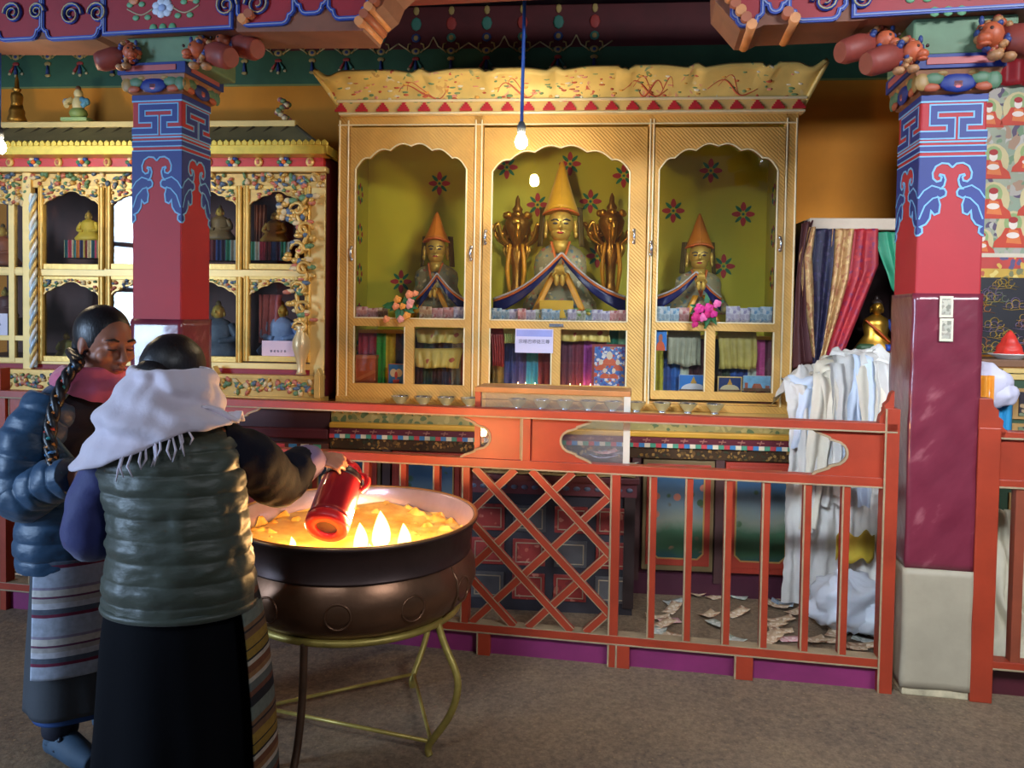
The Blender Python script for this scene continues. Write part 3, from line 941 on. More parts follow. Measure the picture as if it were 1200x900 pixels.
# crown
lt, rt, lb, rb = B.h(368, 84, -.13), B.h(970, 72, -.13), B.h(399, 127, -.03), B.h(942, 123, -.03)
mb = MB()
N = 150
def wave(t):
    per = (t * 603) % 163
    y = 0
    for c, w_, a in ((130, 9, 5.5), (292, 9, 5.5), (457, 9, 5.5)):
        q = abs(t * 603 - c); y += a * max(0, 1 - q / w_) if q < w_ else 0
        if q < 45: y -= 4.0 * (cos(pi * q / 45) + 1) / 2
    for c in (212, 375, 540):
        q = abs(t * 603 - c)
        if q < 8: y -= 4.5 - 2.2 * abs(math.sin(q * 1.1))
    for c in (0, 603):
        q = abs(t * 603 - c)
        if q < 34: y += -5.5 * (1 - cos(2 * pi * q / 34)) / 2 + 2.5 * max(0, 1 - q / 8)
    return y * .0052
for lift, m in ((0, 0),):
    def P(i, j):
        b0 = V((lb[0] + (rb[0] - lb[0]) * i, -.03, lb[1] + (rb[1] - lb[1]) * i))
        t0 = V((lt[0] + (rt[0] - lt[0]) * i, -.13, lt[1] + (rt[1] - lt[1]) * i + wave(i)))
        p = b0.lerp(t0, j)
        p.y += .03 * sin(pi * j) * 1
        return p
    mb.grid(P, N, 8, 0)
for sx, (b0, t0) in ((-1, (lb, lt)), (1, (rb, rt))):               # returns to the wall
    mb.grid(lambda i, j: V((b0[0], -.03, b0[1])).lerp(V((t0[0], -.13, t0[1])), j) + V((0, i * (GD - .02 + .1 * j), -.0 if i == 0 else -.02 * i)), 6, 6, 0)
crown = mb.build('crown', GOLD_CREAM, gold, solid=.022)
# painted dragons and lotuses on the crown
mb = MB()
def on(i, j): p = P(i, j); p.y -= .013; return p
def vine(i0, j0, di, dj, n, m, r=.005, turns=1.0):
    pts = []
    for k in range(n + 1):
        t = k / n
        pts.append(on(i0 + di * t, j0 + dj * sin(t * 2 * pi * turns)))
    mb.tube(pts, [r * .4, r, r * .4], 5, m)
for i0, di in ((.15, .10), (.36, .08), (.62, .09), (.79, .10), (.70, -.05)):
    vine(i0, .45, di, .2, 16, 0, .006, 1.0); vine(i0 + .02, .5, di * .5, .25, 10, 0, .004, .7)
rnd = random.Random(3)
for k in range(190):
    i, j = rnd.uniform(.03, .97), rnd.uniform(.15, .85)
    p = on(i, j); mb.ell(p, (rnd.uniform(.008, .02), .002, rnd.uniform(.005, .011)), 6, rnd.choice((1, 1, 2, 3, 0, 4)))
mb.build('painted_vine', [mat('faded_red_line', (190, 92, 60), .5), mat('faded_leaf', (112, 144, 96), .5), mat('faded_rose', (214, 140, 120), .5), mat('faded_white', (226, 220, 196), .5), mat('faded_amber', (220, 164, 74), .5)], crown)
# moulding under the crown with stepped red pyramids
zb0, zb1 = B.Z(660, 133), B.Z(660, 121)
mb = MB(); mb.box(B.U(399, 128, -.05), B.U(942, 124, -.05), -.045, .03, zb0, zb1, 0)
mb.box(B.U(397, 128, -.05), B.U(944, 124, -.05), -.055, .03, zb0 - .012, zb0, 1); mb.box(B.U(395, 120, -.05), B.U(946, 118, -.05), -.055, .0, zb1, zb1 + .014, 1)
mb.build('crown_moulding', [GOLD_PALE, BEAD], gold, bevel=.003)
CRST = mat('pyramid_red', (178, 36, 46), .5)
for k in range(23):
    px = 399.5 + k * 24.4
    if px > 940: break
    c = B.U(px, 127, -.05)
    mb = MB()
    for q in range(4):
        w_ = .034 - q * .0085
        mb.box(c - w_, c + w_, -.058 + q * .003, -.044, zb0 + .006 + q * .012, zb0 + .006 + (q + 1) * .012, 0)
    mb.build('stepped_pyramid', CRST, gold)

HANDLE_PX = dict(a=[(412, 297), (552, 297)], b=[(569, 278), (743, 277)], c=[(763, 291), (914, 286)])
for key, (x0, o0, o1, x1, pk, en, m0, m1, mu0, mu1, bt) in D.items():
    d0, d1 = -.02, .018
    ux = lambda px, py=300: B.U(px, py)
    L, Rr = ux({'a': 411, 'b': 566, 'c': 765}[key]), ux({'a': 554, 'b': 756, 'c': 916}[key])
    cxp = (o0 + o1) / 2
    zz = lambda py: B.Z(cxp, py)
    mb = MB()
    top, bot = zz(150), zz(469)
    mb.box(L, ux(o0), d0, d1, bot, top, 0); mb.box(ux(o1), Rr, d0, d1, bot, top, 0)
    # scalloped head
    a, b_ = ux(o0), ux(o1)
    cusp = [0, .13, .31, .5, .69, .87, 1]
    hts = [en, pk + 14, pk + 5, pk, pk + 5, pk + 14, en]
    edge = []
    for i in range(6):
        for q in range(8):
            t = q / 8
            x = cusp[i] + (cusp[i + 1] - cusp[i]) * t
            y = hts[i] + (hts[i + 1] - hts[i]) * t - 5 * sin(pi * t)
            edge.append((a + (b_ - a) * x, zz(y)))
    edge.append((b_, zz(en)))
    mb.prism([(a, top)] + edge + [(b_, top)], d0, d1, 0)
    mb.box(a, b_, d0, d1, zz(m1), zz(m0), 0)
    mb.box(ux(mu0), ux(mu1), d0, d1, zz(bt), zz(m1), 0)
    mb.box(a, b_, d0, d1, bot, zz(bt), 0)
    edge3 = [(p[0], p[1]) for p in edge]
    mb.strip(edge3, .007, d0 - .005, d0 + .006, 1)
    for q in (a, b_):
        mb.box(q - .004, q + .004, d0 - .005, d0 + .004, zz(m0), zz(en), 1); mb.box(q - .004, q + .004, d0 - .005, d0 + .004, zz(bt), zz(m1), 1)  # pale beads round the openings stand in for highlights on the glass
    mb.box(ux(mu0) - .003, ux(mu0) + .004, d0 - .005, d0 + .004, zz(bt), zz(m1), 1)
    mb.box(a + .002, b_ - .002, d0 - .004, d0, zz(m0) - .004, zz(m0) + .003, 1)
    door = mb.build('door', [GOLD, BEAD], gold, bevel=.0015)
    mb = MB(); mb.box(a - .006, b_ + .006, -.002, .002, zz(m0) - .01, zz(pk) + .015, 0)
    mb.build('glass_pane', PANE, door)
    mb = MB(); mb.box(a - .006, ux(mu0) + .006, -.002, .002, zz(bt) - .008, zz(m1) + .008, 0); mb.build('glass_pane', PANE, door)
    mb = MB(); mb.box(ux(mu1) - .006, b_ + .006, -.002, .002, zz(bt) - .008, zz(m1) + .008, 0); mb.build('glass_pane', PANE, door)
    for hx, hy in HANDLE_PX[key]:
        u, z = B.h(hx, hy, d0)
        mb = MB()
        mb.tube(spline([(u, d0 + .001, z - .034), (u, d0 - .016, z - .03), (u, d0 - .024, z), (u, d0 - .016, z + .03), (u, d0 + .001, z + .034)], 4), [.004, .006, .0075, .006, .004], 8)
        for s in (-1, 1): mb.ell((u, d0 - .002, z + s * .034), (.010, .004, .011), 8)
        mb.build('handle', STEEL, door)
    # ledge behind the middle rail, for the notes
    mb = MB(); mb.box(a - .01, b_ + .01, .02, .11, zz(m0) - .03, zz(m0) - .005, 0); mb.build('inner_ledge', GOLD, gold)
# catch at the middle of the centre door
u, z = B.h(652, 381, -.022)
mb = MB(); mb.box(u - .04, u + .04, -.03, -.02, z - .01, z + .008); mb.ell((u + .03, -.032, z), .008, 8)
mb.build('latch', STEEL, gold)

# ---------------------------------------------------------------- figures
ROBE = speckle('brocade_robe', (150, 140, 104), [(96, 120, 130), (190, 170, 110), (170, 110, 90), (120, 140, 110), (206, 196, 160)], 34, .35, .5, .15, bump=.3)
NAVYSILK = mat('navy_silk', (20, 26, 92), 0.38, 0, .2, 8, .2, 20)
ORTRIM = mat('orange_trim', (214, 110, 46), .5)
PALETRIM = mat('pale_trim', (206, 200, 204), .5)
HATY = mat('yellow_hat_silk', (216, 162, 24), .5, 0, .14, 10, .1, 30, sheen=.3)
HATO = mat('amber_hat_silk', (206, 120, 26), .45, 0, .16, 10)
GSILK = mat('golden_silk', (218, 150, 30), .4, .1, .2, 14)
LIPS = mat('painted_lips', (190, 60, 60), .4)
EYEM = mat('painted_eye', (70, 70, 84), .4)
HAIRB = mat('hat_lappet', (104, 84, 40), .6, 0, .3)


def figure(label, fx, fy_chin, fy_hat0, fy_hat1, hw, base_py, d, hatm, sh_w, swag, yaw=0.0, hands=False, lean=0):
    """seated gilded teacher with pointed hat: pixels give its size on the plane d"""
    u, zc = B.h(fx, fy_chin, d)
    s = (B.Z(fx, fy_hat0, d) - zc) / .235          # 1 = face .235 high
    zb = B.Z(fx, base_py, d)
    t = thing('seated_statue', label, 'statue', B, (u, d, zb))
    # robe body
    H = zc - zb
    mb = MB()
    rings = []
    prof = [(0, 1.0, .62), (.08, 1.12, .72), (.2, 1.08, .70), (.34, .86, .55), (.5, .78, .48), (.66, .80, .46), (.80, .76, .42), (.90, .58, .36), (.97, .30, .28), (1.06, .2, .22)]
    for f, rx, ry in prof:
        ring = []
        for k in range(48):
            a = 2 * pi * k / 48
            fold = 1 + .02 * sin(a * 12 + f * 9) * (1 - f)
            ring.append(V((u + sh_w * rx * cos(a) * fold + lean * f, d + .02 + sh_w * ry * .62 * sin(a) * fold, zb + H * f)))
        rings.append(ring)
    mb.loft(rings, 0)
    mb.build('robe', ROBE, t)
    # head
    hz = zc + .115 * s
    mb = MB()
    X, Y, Z = V((cos(yaw), sin(yaw), 0)), V((-sin(yaw), cos(yaw), 0)), V((0, 0, 1))
    ax = (X, Y, Z)
    o = V((u, d - .01, hz))
    q = lambda a, b_, c: o + X * (a * s) + Y * (b_ * s) + Z * (c * s)
    mb.ell(q(0, 0, .02), (.098 * s, .098 * s, .11 * s), 20, 0, ax)
    mb.ell(q(0, -.012, -.055), (.078 * s, .08 * s, .068 * s), 16, 0, ax)
    mb.tube([q(0, -.088, .03), q(0, -.105, -.01), q(0, -.1, -.028)], [.008 * s, .014 * s, .018 * s], 8, 0)
    mb.tube([q(0, .01, -.1), q(0, .02, -.2)], [.06 * s, .07 * s], 12, 0)
    for e in (-1, 1):
        mb.ell(q(e * .112, .015, -.01), (.018 * s, .03 * s, .062 * s), 10, 0, ax)
        mb.ell(q(e * .116, .01, -.062), (.016 * s, .02 * s, .03 * s), 8, 0, ax)
        mb.tube([q(e * .015, -.098, .032), q(e * .042, -.094, .044), q(e * .072, -.078, .034)], .005 * s, 6, 2)
        mb.ell(q(e * .04, -.09, .012), (.022 * s, .012 * s, .008 * s), 8, 2, ax)
    mb.ell(q(0, -.093, -.058), (.026 * s, .01 * s, .009 * s), 10, 1, ax)
    mb.build('head', [FACE_GOLD, LIPS, EYEM], t)
    # hat: tall pointed cap with side lappets
    zh0, zh1 = B.Z(fx, fy_hat0, d), B.Z(fx, fy_hat1, d)
    mb = MB()
    rings = []
    for f in [i / 14 for i in range(15)]:
        r = hw * (1 - f) ** .93 * (1 - .10 * sin(pi * f)) + .004
        z = zh0 + (zh1 - zh0) * f
        rings.append([V((u + r * cos(a) + lean * 1.1, d + .012 * f + r * .8 * sin(a), z - (.035 * s * (1 - f) * max(0, -sin(a)) * -0.3) - (.03 * s * (1 - f) * (abs(cos(a)) ** 2)))) for a in [2 * pi * k / 32 for k in range(32)]])
    mb.loft(rings, 0)
    ridge = [V((u + lean * 1.1, d + .012 * f - .8 * (hw * (1 - f) ** .93 * (1 - .10 * sin(pi * f)) + .004), zh0 + (zh1 - zh0) * f)) for f in [i / 10 for i in range(11)]]
    mb.tube(ridge, [.006, .002], 6, 0)
    hat = mb.build('pointed_hat', [hatm, ORTRIM], t)
    mb = MB()
    brim = [V((u + hw * 1.0 * cos(a) + lean * 1.1, d + hw * .8 * sin(a), zh0 - .03 * s * (abs(cos(a)) ** 2))) for a in [2 * pi * k / 32 for k in range(32)]]
    mb.tube(brim, .006, 6, 0, closed=True); mb.build('hat_band', ORTRIM, hat)
    for e in (-1, 1):
        mb = MB()
        mb.grid(lambda i, j: V((u + e * (hw * .95 + .035 * s * (i - .2)) + e * .02 * s * j, d + .02 + .03 * i, zh0 + .03 * s - .30 * s * j)), 4, 8, 0)
        mb.build('lappet', HAIRB, t, solid=.008)
    # collar edges
    mb = MB()
    for e in (-1, 1):
        y0 = d - .6 * sh_w * .45
        mb.tube(spline([q(e * .07, -.03, -.12), V((u + e * .035 * s, y0 - .02, zc - .13 * s)), V((u, y0 - .05, zc - .26 * s))], 6), .012 * s, 6, 0, flat=.5)
    mb.build('collar', ORTRIM, t)
    # silk cape opening like a tent
    ap, le, ri = swag
    P0 = V((*B.h(*ap, d - .16), 0)); P0 = V((P0.x, d - .16, P0.y))
    for nm, pe in (('cape_left', le), ('cape_right', ri)):
        if pe is None: continue
        uu, z1 = B.h(*pe, d - .10); P1 = V((uu, d - .10, z1))
        mb = MB()
        def C(i, j, off=0.0, P1=P1):
            p = P0.lerp(P1, i)
            sag = -.10 * sin(pi * i) * abs(P1.x - P0.x) * 1.1
            wdt = (.01 + .085 * s * i ** .7)
            return V((p.x, p.y - .02 * sin(pi * i) + .01 * sin(i * 14) * j, p.z + sag - wdt * j - off))
        mb.grid(lambda i, j: C(i, j), 18, 4, 0)
        cape = mb.build('cape', NAVYSILK, t, solid=.006)
        mb = MB(); mb.tube([C(k / 18, 0, -.006) + V((0, -.003, 0)) for k in range(19)], .009 * s, 6, 0); mb.build('orange_edging', ORTRIM, cape)
        mb = MB(); mb.tube([C(k / 18, 0, -.02) + V((0, .004, 0)) for k in range(19)], .008 * s, 6, 0); mb.build('pale_edging', PALETRIM, cape)
    # front robe panels and hands
    mb = MB()
    for e in (-1, 1):
        mb.grid(lambda i, j: V((u + e * ((.02 + .05 * i) * s + .14 * s * j), d - sh_w * .42 - .02 - .04 * j + .012 * sin(i * 9), zc - .25 * s - .30 * s * j)), 4, 6, 0)
    mb.build('silk_panel', GSILK, t, solid=.006)
    mb = MB()
    hc = V((u, d - sh_w * .5 - .03, zc - .30 * s)) if not hands else V((u - .02 * s, d - .17, zc - .16 * s))
    for e in (-1, 1):
        mb.ell(hc + V((e * .022 * s, 0, 0)), (.022 * s, .02 * s, .05 * s), 10, 0)
        for k in range(4):
            mb.tube([hc + V((e * .022 * s + (k - 1.5) * .010 * s, -.004, .035 * s)), hc + V((e * .016 * s + (k - 1.5) * .009 * s, -.012 * s, .085 * s)), hc + V((e * .01 * s + (k - 1.5) * .007 * s, -.005, (.118 - .006 * abs(k - 1.5)) * s))], [.007 * s, .006 * s, .004 * s], 6, 0)
        mb.tube([hc + V((e * .034 * s, 0, .0)), hc + V((e * .05 * s, -.02 * s, .035 * s)), hc + V((e * .03 * s, -.03 * s, .06 * s))], [.01 * s, .008 * s, .005 * s], 6, 0)
    mb.build('hands', FACE_GOLD, t)
    return t


dC = .27
figure('largest seated gold figure with tall yellow pointed hat in the middle of the gold cabinet', 657, 283, 247, 187, B.U(678, 250, dC) - B.U(657, 250, dC), 372, dC, HATY, .20, ((658, 300), (578, 354), (733, 352)))
figure('shadowed seated gold figure with amber hat behind the left door of the gold cabinet', 511, 308, 280, 248, B.U(526, 280, dC) - B.U(511, 280, dC), 362, dC, HATO, .17, ((512, 324), (488, 352), (548, 356)), yaw=.12)
figure('seated gold figure with raised hands and amber hat behind the right gold cabinet door', 819, 316, 287, 250, B.U(835, 285, dC) - B.U(819, 285, dC), 368, dC, HATO, .17, ((816, 322), (765, 352), (845, 352)), yaw=-.12, hands=True)

# tall gilt altar vases with carved foliage
def ornament(label, px, py0, py1, d, sd):
    u, z0 = B.h(px, py1, d); z1 = B.Z(px, py0, d); H = z1 - z0
    t = thing('ritual_vase', label, 'ornament', B, (u, d, z0))
    mb = MB()
    pr = [(.10, 0), (.075, .04), (.05, .12), (.06, .3), (.10, .42), (.045, .5), (.075, .56), (.13, .66), (.145, .72), (.11, .79), (.05, .83), (.06, .86), (.03, .9), (.025, .96), (.004, 1)]
    mb.lathe([(r * H * .9, z0 + f * H) for r, f in pr], (u, d, 0), 20)
    mb.build('vase', GILT_DARK, t)
    mb = MB()
    for k in range(7):
        a = k / 7 * 2 * pi + .3
        e = V((cos(a), .6 * sin(a), 0))
        mb.tube(spline([V((u, d, z0 + .45 * H)) + e * .05 * H, V((u, d, z0 + .56 * H)) + e * .20 * H, V((u, d, z0 + .70 * H)) + e * .26 * H, V((u, d, z0 + .63 * H)) + e * .31 * H], 5), [.014 * H, .03 * H, .034 * H, .012 * H], 8, 0, flat=.6)
        mb.tube(spline([V((u, d, z0 + .3 * H)) + e * .06 * H, V((u, d, z0 + .44 * H)) + e * .13 * H, V((u, d, z0 + .52 * H)) + e * .11 * H], 4), [.012 * H, .02 * H, .008 * H], 6, 0)
        mb.ell(V((u, d, z0 + .8 * H)) + e * .12 * H, .036 * H, 8, 0); mb.ell(V((u, d, z0 + .6 * H)) + e * .2 * H, (.03 * H, .02 * H, .035 * H), 8, 0)
    mb.build('leaf_scrolls', GILT, t)
    mb = MB()
    for e in (-1, 1):
        mb.tube(spline([(u + e * .06 * H, d - .05, z0 + .5 * H), (u + e * .085 * H, d - .06, z0 + .25 * H), (u + e * .06 * H, d - .05, z0 + .02 * H)], 4), [.01, .016, .01], 6, 0)
    mb.build('ribbon', GSILK, t)
    mb = MB(); mb.ell((u, d - .13 * H, z0 + .72 * H), (.05 * H, .025 * H, .045 * H), 12); mb.build('boss', GILT, t)
    return t
ornament('carved gilt vase ornament left of the middle figure in the gold cabinet', 605, 229, 345, .42, -1)
ornament('carved gilt vase ornament right of the middle figure in the gold cabinet', 715, 226, 345, .42, 1)

# pedestals dressed with pleated brocade, and silks over them
def pedestal(label, px0, px1, py0, py1, d, cols, wid, per):
    u0, u1, z0, z1 = B.U(px0, 420, d), B.U(px1, 420, d), gz0 + .05, B.Z((px0 + px1) / 2, py0, d)
    t = thing('statue_pedestal', label, 'pedestal', B, ((u0 + u1) / 2, d + .14, z0))
    mb = MB(); mb.box(u0 + .03, u1 - .03, d + .03, d + .24, z0, z1 - .005); mb.build('block', WOOD, t)
    m = stripes('pleats_' + str(len(_M)), cols, per, 'X', .6, 0.004, wid, sheen=.3)
    mb = MB()
    def S(i, j):
        x = u0 + (u1 - u0) * i
        return V((x, d + .012 * sin(i * (u1 - u0) * 150) * (.3 + .7 * j) - .01 * j, z1 - (z1 - z0 - .004) * j))
    mb.grid(S, 120, 8, 0); mb.build('pleated_cloth', m, t, solid=.004)
    mb = MB(); mb.box(u0, u1, d - .012, d + .25, z1 - .006, z1 + .012); mb.build('top_board', YELLOW if px0 > 700 else GOLD, t)
    return t
pedestal('middle pedestal wrapped in purple, green, gold and blue pleated brocade', 578, 738, 380, 447, .12, [(88, 36, 66), (110, 30, 60), (150, 56, 150), (98, 26, 58), (26, 132, 100), (140, 190, 150), (150, 120, 50), (36, 56, 130), (60, 60, 130), (40, 140, 180), (110, 30, 60), (90, 26, 60)], None, B.U(738, 420, .12) - B.U(578, 420, .12))
pedestal('left pedestal wrapped in grey, pink, red, green and gold pleats', 420, 552, 390, 450, .14, [(60, 24, 30), (40, 60, 40), (60, 30, 34), (30, 44, 70), (140, 140, 130), (170, 96, 100), (176, 30, 60), (150, 30, 60), (40, 150, 50), (200, 176, 30), (50, 56, 90), (44, 44, 80)], None, B.U(552, 420, .14) - B.U(420, 420, .14))
pedestal('right pedestal wrapped in green, blue and pink pleated cloth', 768, 906, 396, 458, .14, [(50, 40, 34), (46, 60, 36), (36, 80, 160), (30, 60, 140), (190, 200, 190), (196, 70, 140), (90, 30, 60), (180, 170, 30), (26, 60, 130), (30, 90, 170), (190, 196, 180), (80, 24, 40), (84, 30, 40), (60, 30, 30)], None, B.U(906, 420, .14) - B.U(768, 420, .14))
SILKY = speckle('yellow_patterned_silk', (206, 184, 96), [(170, 80, 50), (190, 160, 70), (216, 200, 130)], 12, .22, .4, .1, bump=.1)
def silk(label, px0, px1, py0, py1, d, m, amp=.02):
    u0, u1, z0, z1 = B.U(px0, 400, d), B.U(px1, 400, d), B.Z(px0, py1, d), B.Z(px0, py0, d)
    mb = MB()
    def S(i, j):
        x = u0 + (u1 - u0) * i
        n_ = noise.noise(V((x * 9, j * 1.4, d * 10)))
        if j < .35: return V((x, d + .10 - .10 * j / .35, z1 + amp * .5 * n_))
        q = (j - .35) / .65
        return V((x + .02 * n_, d - .012 - amp * abs(sin(i * 17)) * q, z1 - (z1 - z0) * q * (1 - .25 * abs(noise.noise(V((x * 6, 3, 1)))))))
    mb.grid(S, 40, 14, 0)
    return mb.build('silk_scarf', m, fr=B, label=label, cat='scarf', solid=.004)
silk('yellow patterned silk draped over the left pedestal in the gold cabinet', 486, 540, 408, 431, .10, SILKY)
silk('pale crumpled yellow silk above the left pedestal, behind the lower right pane', 488, 548, 385, 402, .11, SILKY)
silk('yellow silk with red medallion over the right half of the middle pedestal', 656, 714, 383, 400, .085, SILKY)
silk('pale green and gold silk at the left end of the middle pedestal', 590, 604, 383, 402, .085, mat('pale_green_silk', (190, 200, 120), .45))
silk('red silk hanging at the left edge of the middle pedestal', 576, 590, 384, 430, .085, mat('red_silk', (150, 40, 36), .45))
silk('olive gold silk hanging over the right pedestal in the gold cabinet', 842, 885, 388, 432, .10, mat('olive_gold_silk', (176, 160, 84), .45, 0, .3, 10))
silk('grey white silk hanging at the left of the right pedestal', 782, 822, 388, 430, .10, mat('grey_silk', (150, 150, 130), .5, 0, .3, 10))

# cards and pictures leaning inside the lower panes
def card(name, label, cat, px0, px1, py0, py1, d, frame_m, fill, extra=None, lift=.004, fw=.006):
    u0, z1 = B.h(px0, py0, d); u1, z0 = B.h(px1, py1, d)
    t = thing(name, label, cat, B, ((u0 + u1) / 2, d, z0))
    mb = MB(); mb.box(u0, u1, d - .004, d + .004, z0, z1); mb.build('frame', frame_m, t)
    mb = MB(); mb.box(u0 + fw, u1 - fw, d - .006, d - .004, z0 + fw, z1 - fw, 0)
    mats = [fill]
    if extra: mats += extra(mb, u0 + fw, u1 - fw, z0 + fw, z1 - fw, d - .007)
    mb.build('picture', mats, t)
    return t
def stupa(mb, a, b_, c, e, d, white=True):
    w_, h_ = b_ - a, e - c
    m = (a + b_) / 2
    dome = [(m + w_ * .44 * cos(q), c + h_ * .08 + h_ * .42 * sin(q)) for q in [i * pi / 12 for i in range(13)]]
    mb.prism(dome, d, d + .001, 1)
    mb.box(m - w_ * .1, m + w_ * .1, d - .0006, d, c + h_ * .48, c + h_ * .6, 2)
    mb.prism([(m - w_ * .08, c + h_ * .6), (m + w_ * .08, c + h_ * .6), (m, c + h_ * .95)], d, d + .001, 2)
    mb.box(a, b_, d - .0006, d, c, c + h_ * .12, 3)
SKYB = mat('photo_sky', (44, 116, 196), .4, 0, .1); SKYD = mat('photo_dusk_sky', (26, 56, 110), .4, 0, .1)
PHW = mat('photo_dome', (206, 206, 214), .4); PHG = mat('photo_spire', (196, 150, 60), .4); PHD = mat('photo_ground', (110, 80, 60), .4)
card('postcard', 'postcard of a white domed stupa under blue sky, lower right door', 'picture', 796, 829, 439, 459, .085, WHITE, SKYB, lambda *a: (stupa(*a), [PHW, PHG, PHD])[1], fw=.001)
card('framed_photo', 'small gold framed photo of a stupa at dusk, lower right door', 'picture', 841, 869, 441, 460, .085, GOLD_PALE, SKYD, lambda *a: (stupa(*a), [mat('photo_pale_dome', (200, 186, 150), .4), PHG, PHD])[1])
def temple(mb, a, b_, c, e, d):
    w_, h_ = b_ - a, e - c
    mb.box(a, b_, d, d + .001, c, c + h_ * .2, 1)
    mb.prism([(a + w_ * .3, c + h_ * .2), (a + w_ * .7, c + h_ * .2), (a + w_ * .62, c + h_ * .5), (a + w_ * .38, c + h_ * .5)], d, d + .001, 2)
    mb.box(a + w_ * .05, a + w_ * .16, d, d + .001, c + h_ * .2, c + h_ * .55, 2); mb.box(a + w_ * .8, a + w_ * .95, d, d + .001, c + h_ * .2, c + h_ * .38, 2)
card('postcard', 'postcard of red temple buildings under a cloudy sky, beside the framed photo', 'picture', 871, 903, 440, 459, .085, WHITE, mat('photo_cloud_sky', (120, 176, 216), .4, 0, .3, 30), lambda *a: (temple(*a), [PHD, mat('photo_brick', (170, 96, 76), .4)])[1], fw=.001)
def bust(mb, a, b_, c, e, d):
    w_, h_ = b_ - a, e - c; m = a + w_ * .42
    mb.prism([(m + w_ * .45 * cos(q), c + h_ * .48 * sin(q)) for q in [i * pi / 10 for i in range(11)]], d, d + .001, 1)
    mb.prism([(m + w_ * .2 * cos(q), c + h_ * .62 + h_ * .2 * sin(q)) for q in [i * pi / 8 for i in range(16)]], d, d + .001, 2)
card('portrait_card', 'small portrait card of a person in orange robe at the right door corner', 'picture', 769, 781, 387, 411, .012, WHITE, SKYB, lambda *a: (bust(*a), [mat('photo_orange_robe', (206, 90, 50), .4), mat('photo_skin', (170, 100, 76), .4)])[1], fw=.001)
THANGKA_B = speckle('blue_thangka_print', (86, 120, 190), [(206, 90, 70), (220, 210, 220), (90, 70, 150), (200, 140, 90), (60, 110, 190), (230, 226, 230)], 60, .5, .5, bump=0)
def deity(mb, a, b_, c, e, d):
    w_, h_ = b_ - a, e - c
    for x, z, k in ((.5, .62, .26), (.22, .5, .18), (.78, .5, .18), (.35, .3, .16), (.65, .3, .16)):
        mb.prism([(a + w_ * (x + k * cos(q)), c + h_ * (z + k * .8 * sin(q) - .1)) for q in [i * pi / 10 for i in range(11)]], d, d + .001, 1)
        mb.prism([(a + w_ * (x + k * .4 * cos(q)), c + h_ * (z + k * .6 + k * .4 * sin(q))) for q in [i * pi / 6 for i in range(12)]], d - .0004, d, 2)
card('thangka_print', 'red framed blue thangka print behind the lower right pane of the middle door', 'picture', 694, 734, 403, 456, .05, mat('dull_red_frame', (150, 60, 60), .5), THANGKA_B, lambda *a: (deity(*a), [mat('print_orange', (206, 96, 66), .5), mat('print_cream', (226, 210, 190), .5)])[1], fw=.014)
def mandala(mb, a, b_, c, e, d):
    w_, h_ = b_ - a, e - c; m, n_ = (a + b_) / 2, c + h_ * .55
    for s in (-1, 1): mb.prism([(m + s * w_ * .18 + w_ * .22 * cos(q), n_ + h_ * .22 * sin(q)) for q in [i * pi / 8 for i in range(16)]], d, d + .001, 1)
    mb.prism([(m + w_ * .1 * cos(q), n_ - h_ * .12 + h_ * .2 * sin(q)) for q in [i * pi / 8 for i in range(16)]], d - .0004, d, 2)
    mb.box(a + w_ * .3, b_ - w_ * .3, d, d + .001, c, c + h_ * .2, 2)
card('picture_card', 'blue picture card with a pale emblem behind the lower left door', 'picture', 455, 474, 426, 450, .07, mat('salmon_edge', (206, 110, 90), .5), mat('card_blue', (40, 110, 176), .5), lambda *a: (mandala(*a), [mat('card_cream', (216, 196, 160), .5), mat('card_red', (196, 66, 60), .5)])[1], fw=.004)
# red lacquer box at the left
u0, u1, d_ = B.U(416, 435, .06), B.U(440, 435, .06), .06
zb_, zt_ = gz0 + .05, B.Z(428, 420, .06)
t = thing('offering_box', 'orange-red lacquered box in the left corner of the gold cabinet', 'box', B, ((u0 + u1) / 2, d_ + .03, zb_))
mb = MB(); mb.box(u0, u1, d_, d_ + .06, zb_, zt_); mb.build('body', mat('box_orange', (176, 84, 50), .4, 0, .3, 14), t, bevel=.004)
mb = MB(); mb.box(u0 - .003, u1 + .003, d_ - .003, d_ + .063, zt_, zt_ + .02); mb.obox(((u0 + u1) / 2, d_ - .002, (zb_ + zt_) / 2), (.06, 0, .03), (0, .002, 0), (-.004, 0, .008)); mb.build('lid', mat('box_lid', (190, 110, 70), .4), t)
# gilt offering tray before the middle figure
u, z = B.h(664, 353, .07)
t = thing('offering_tray', 'small gilt offering tray before the middle figure', 'tray', B, (u, .09, B.Z(664, 373, .07)))
mb = MB(); mb.box(B.U(632, 355, .07), B.U(672, 355, .07), .07, .13, B.Z(664, 373, .07), B.Z(664, 352, .07)); mb.build('box', YELLOW, t, bevel=.004)
mb = MB()
for k in range(14):
    a = k * 1.3
    mb.ell((B.U(684, 365, .09) + .05 * cos(a), .10 + .03 * sin(a), B.Z(684, 372, .09) + .012 + .035 * ((k * 37) % 10) / 10), (.022, .014, .012), 8, k % 3)
mb.build('sweet_pile', [mat('sweet_gold', (220, 190, 90), .35, .3), mat('sweet_green', (120, 150, 80), .4), mat('sweet_red', (180, 50, 56), .4)], t)

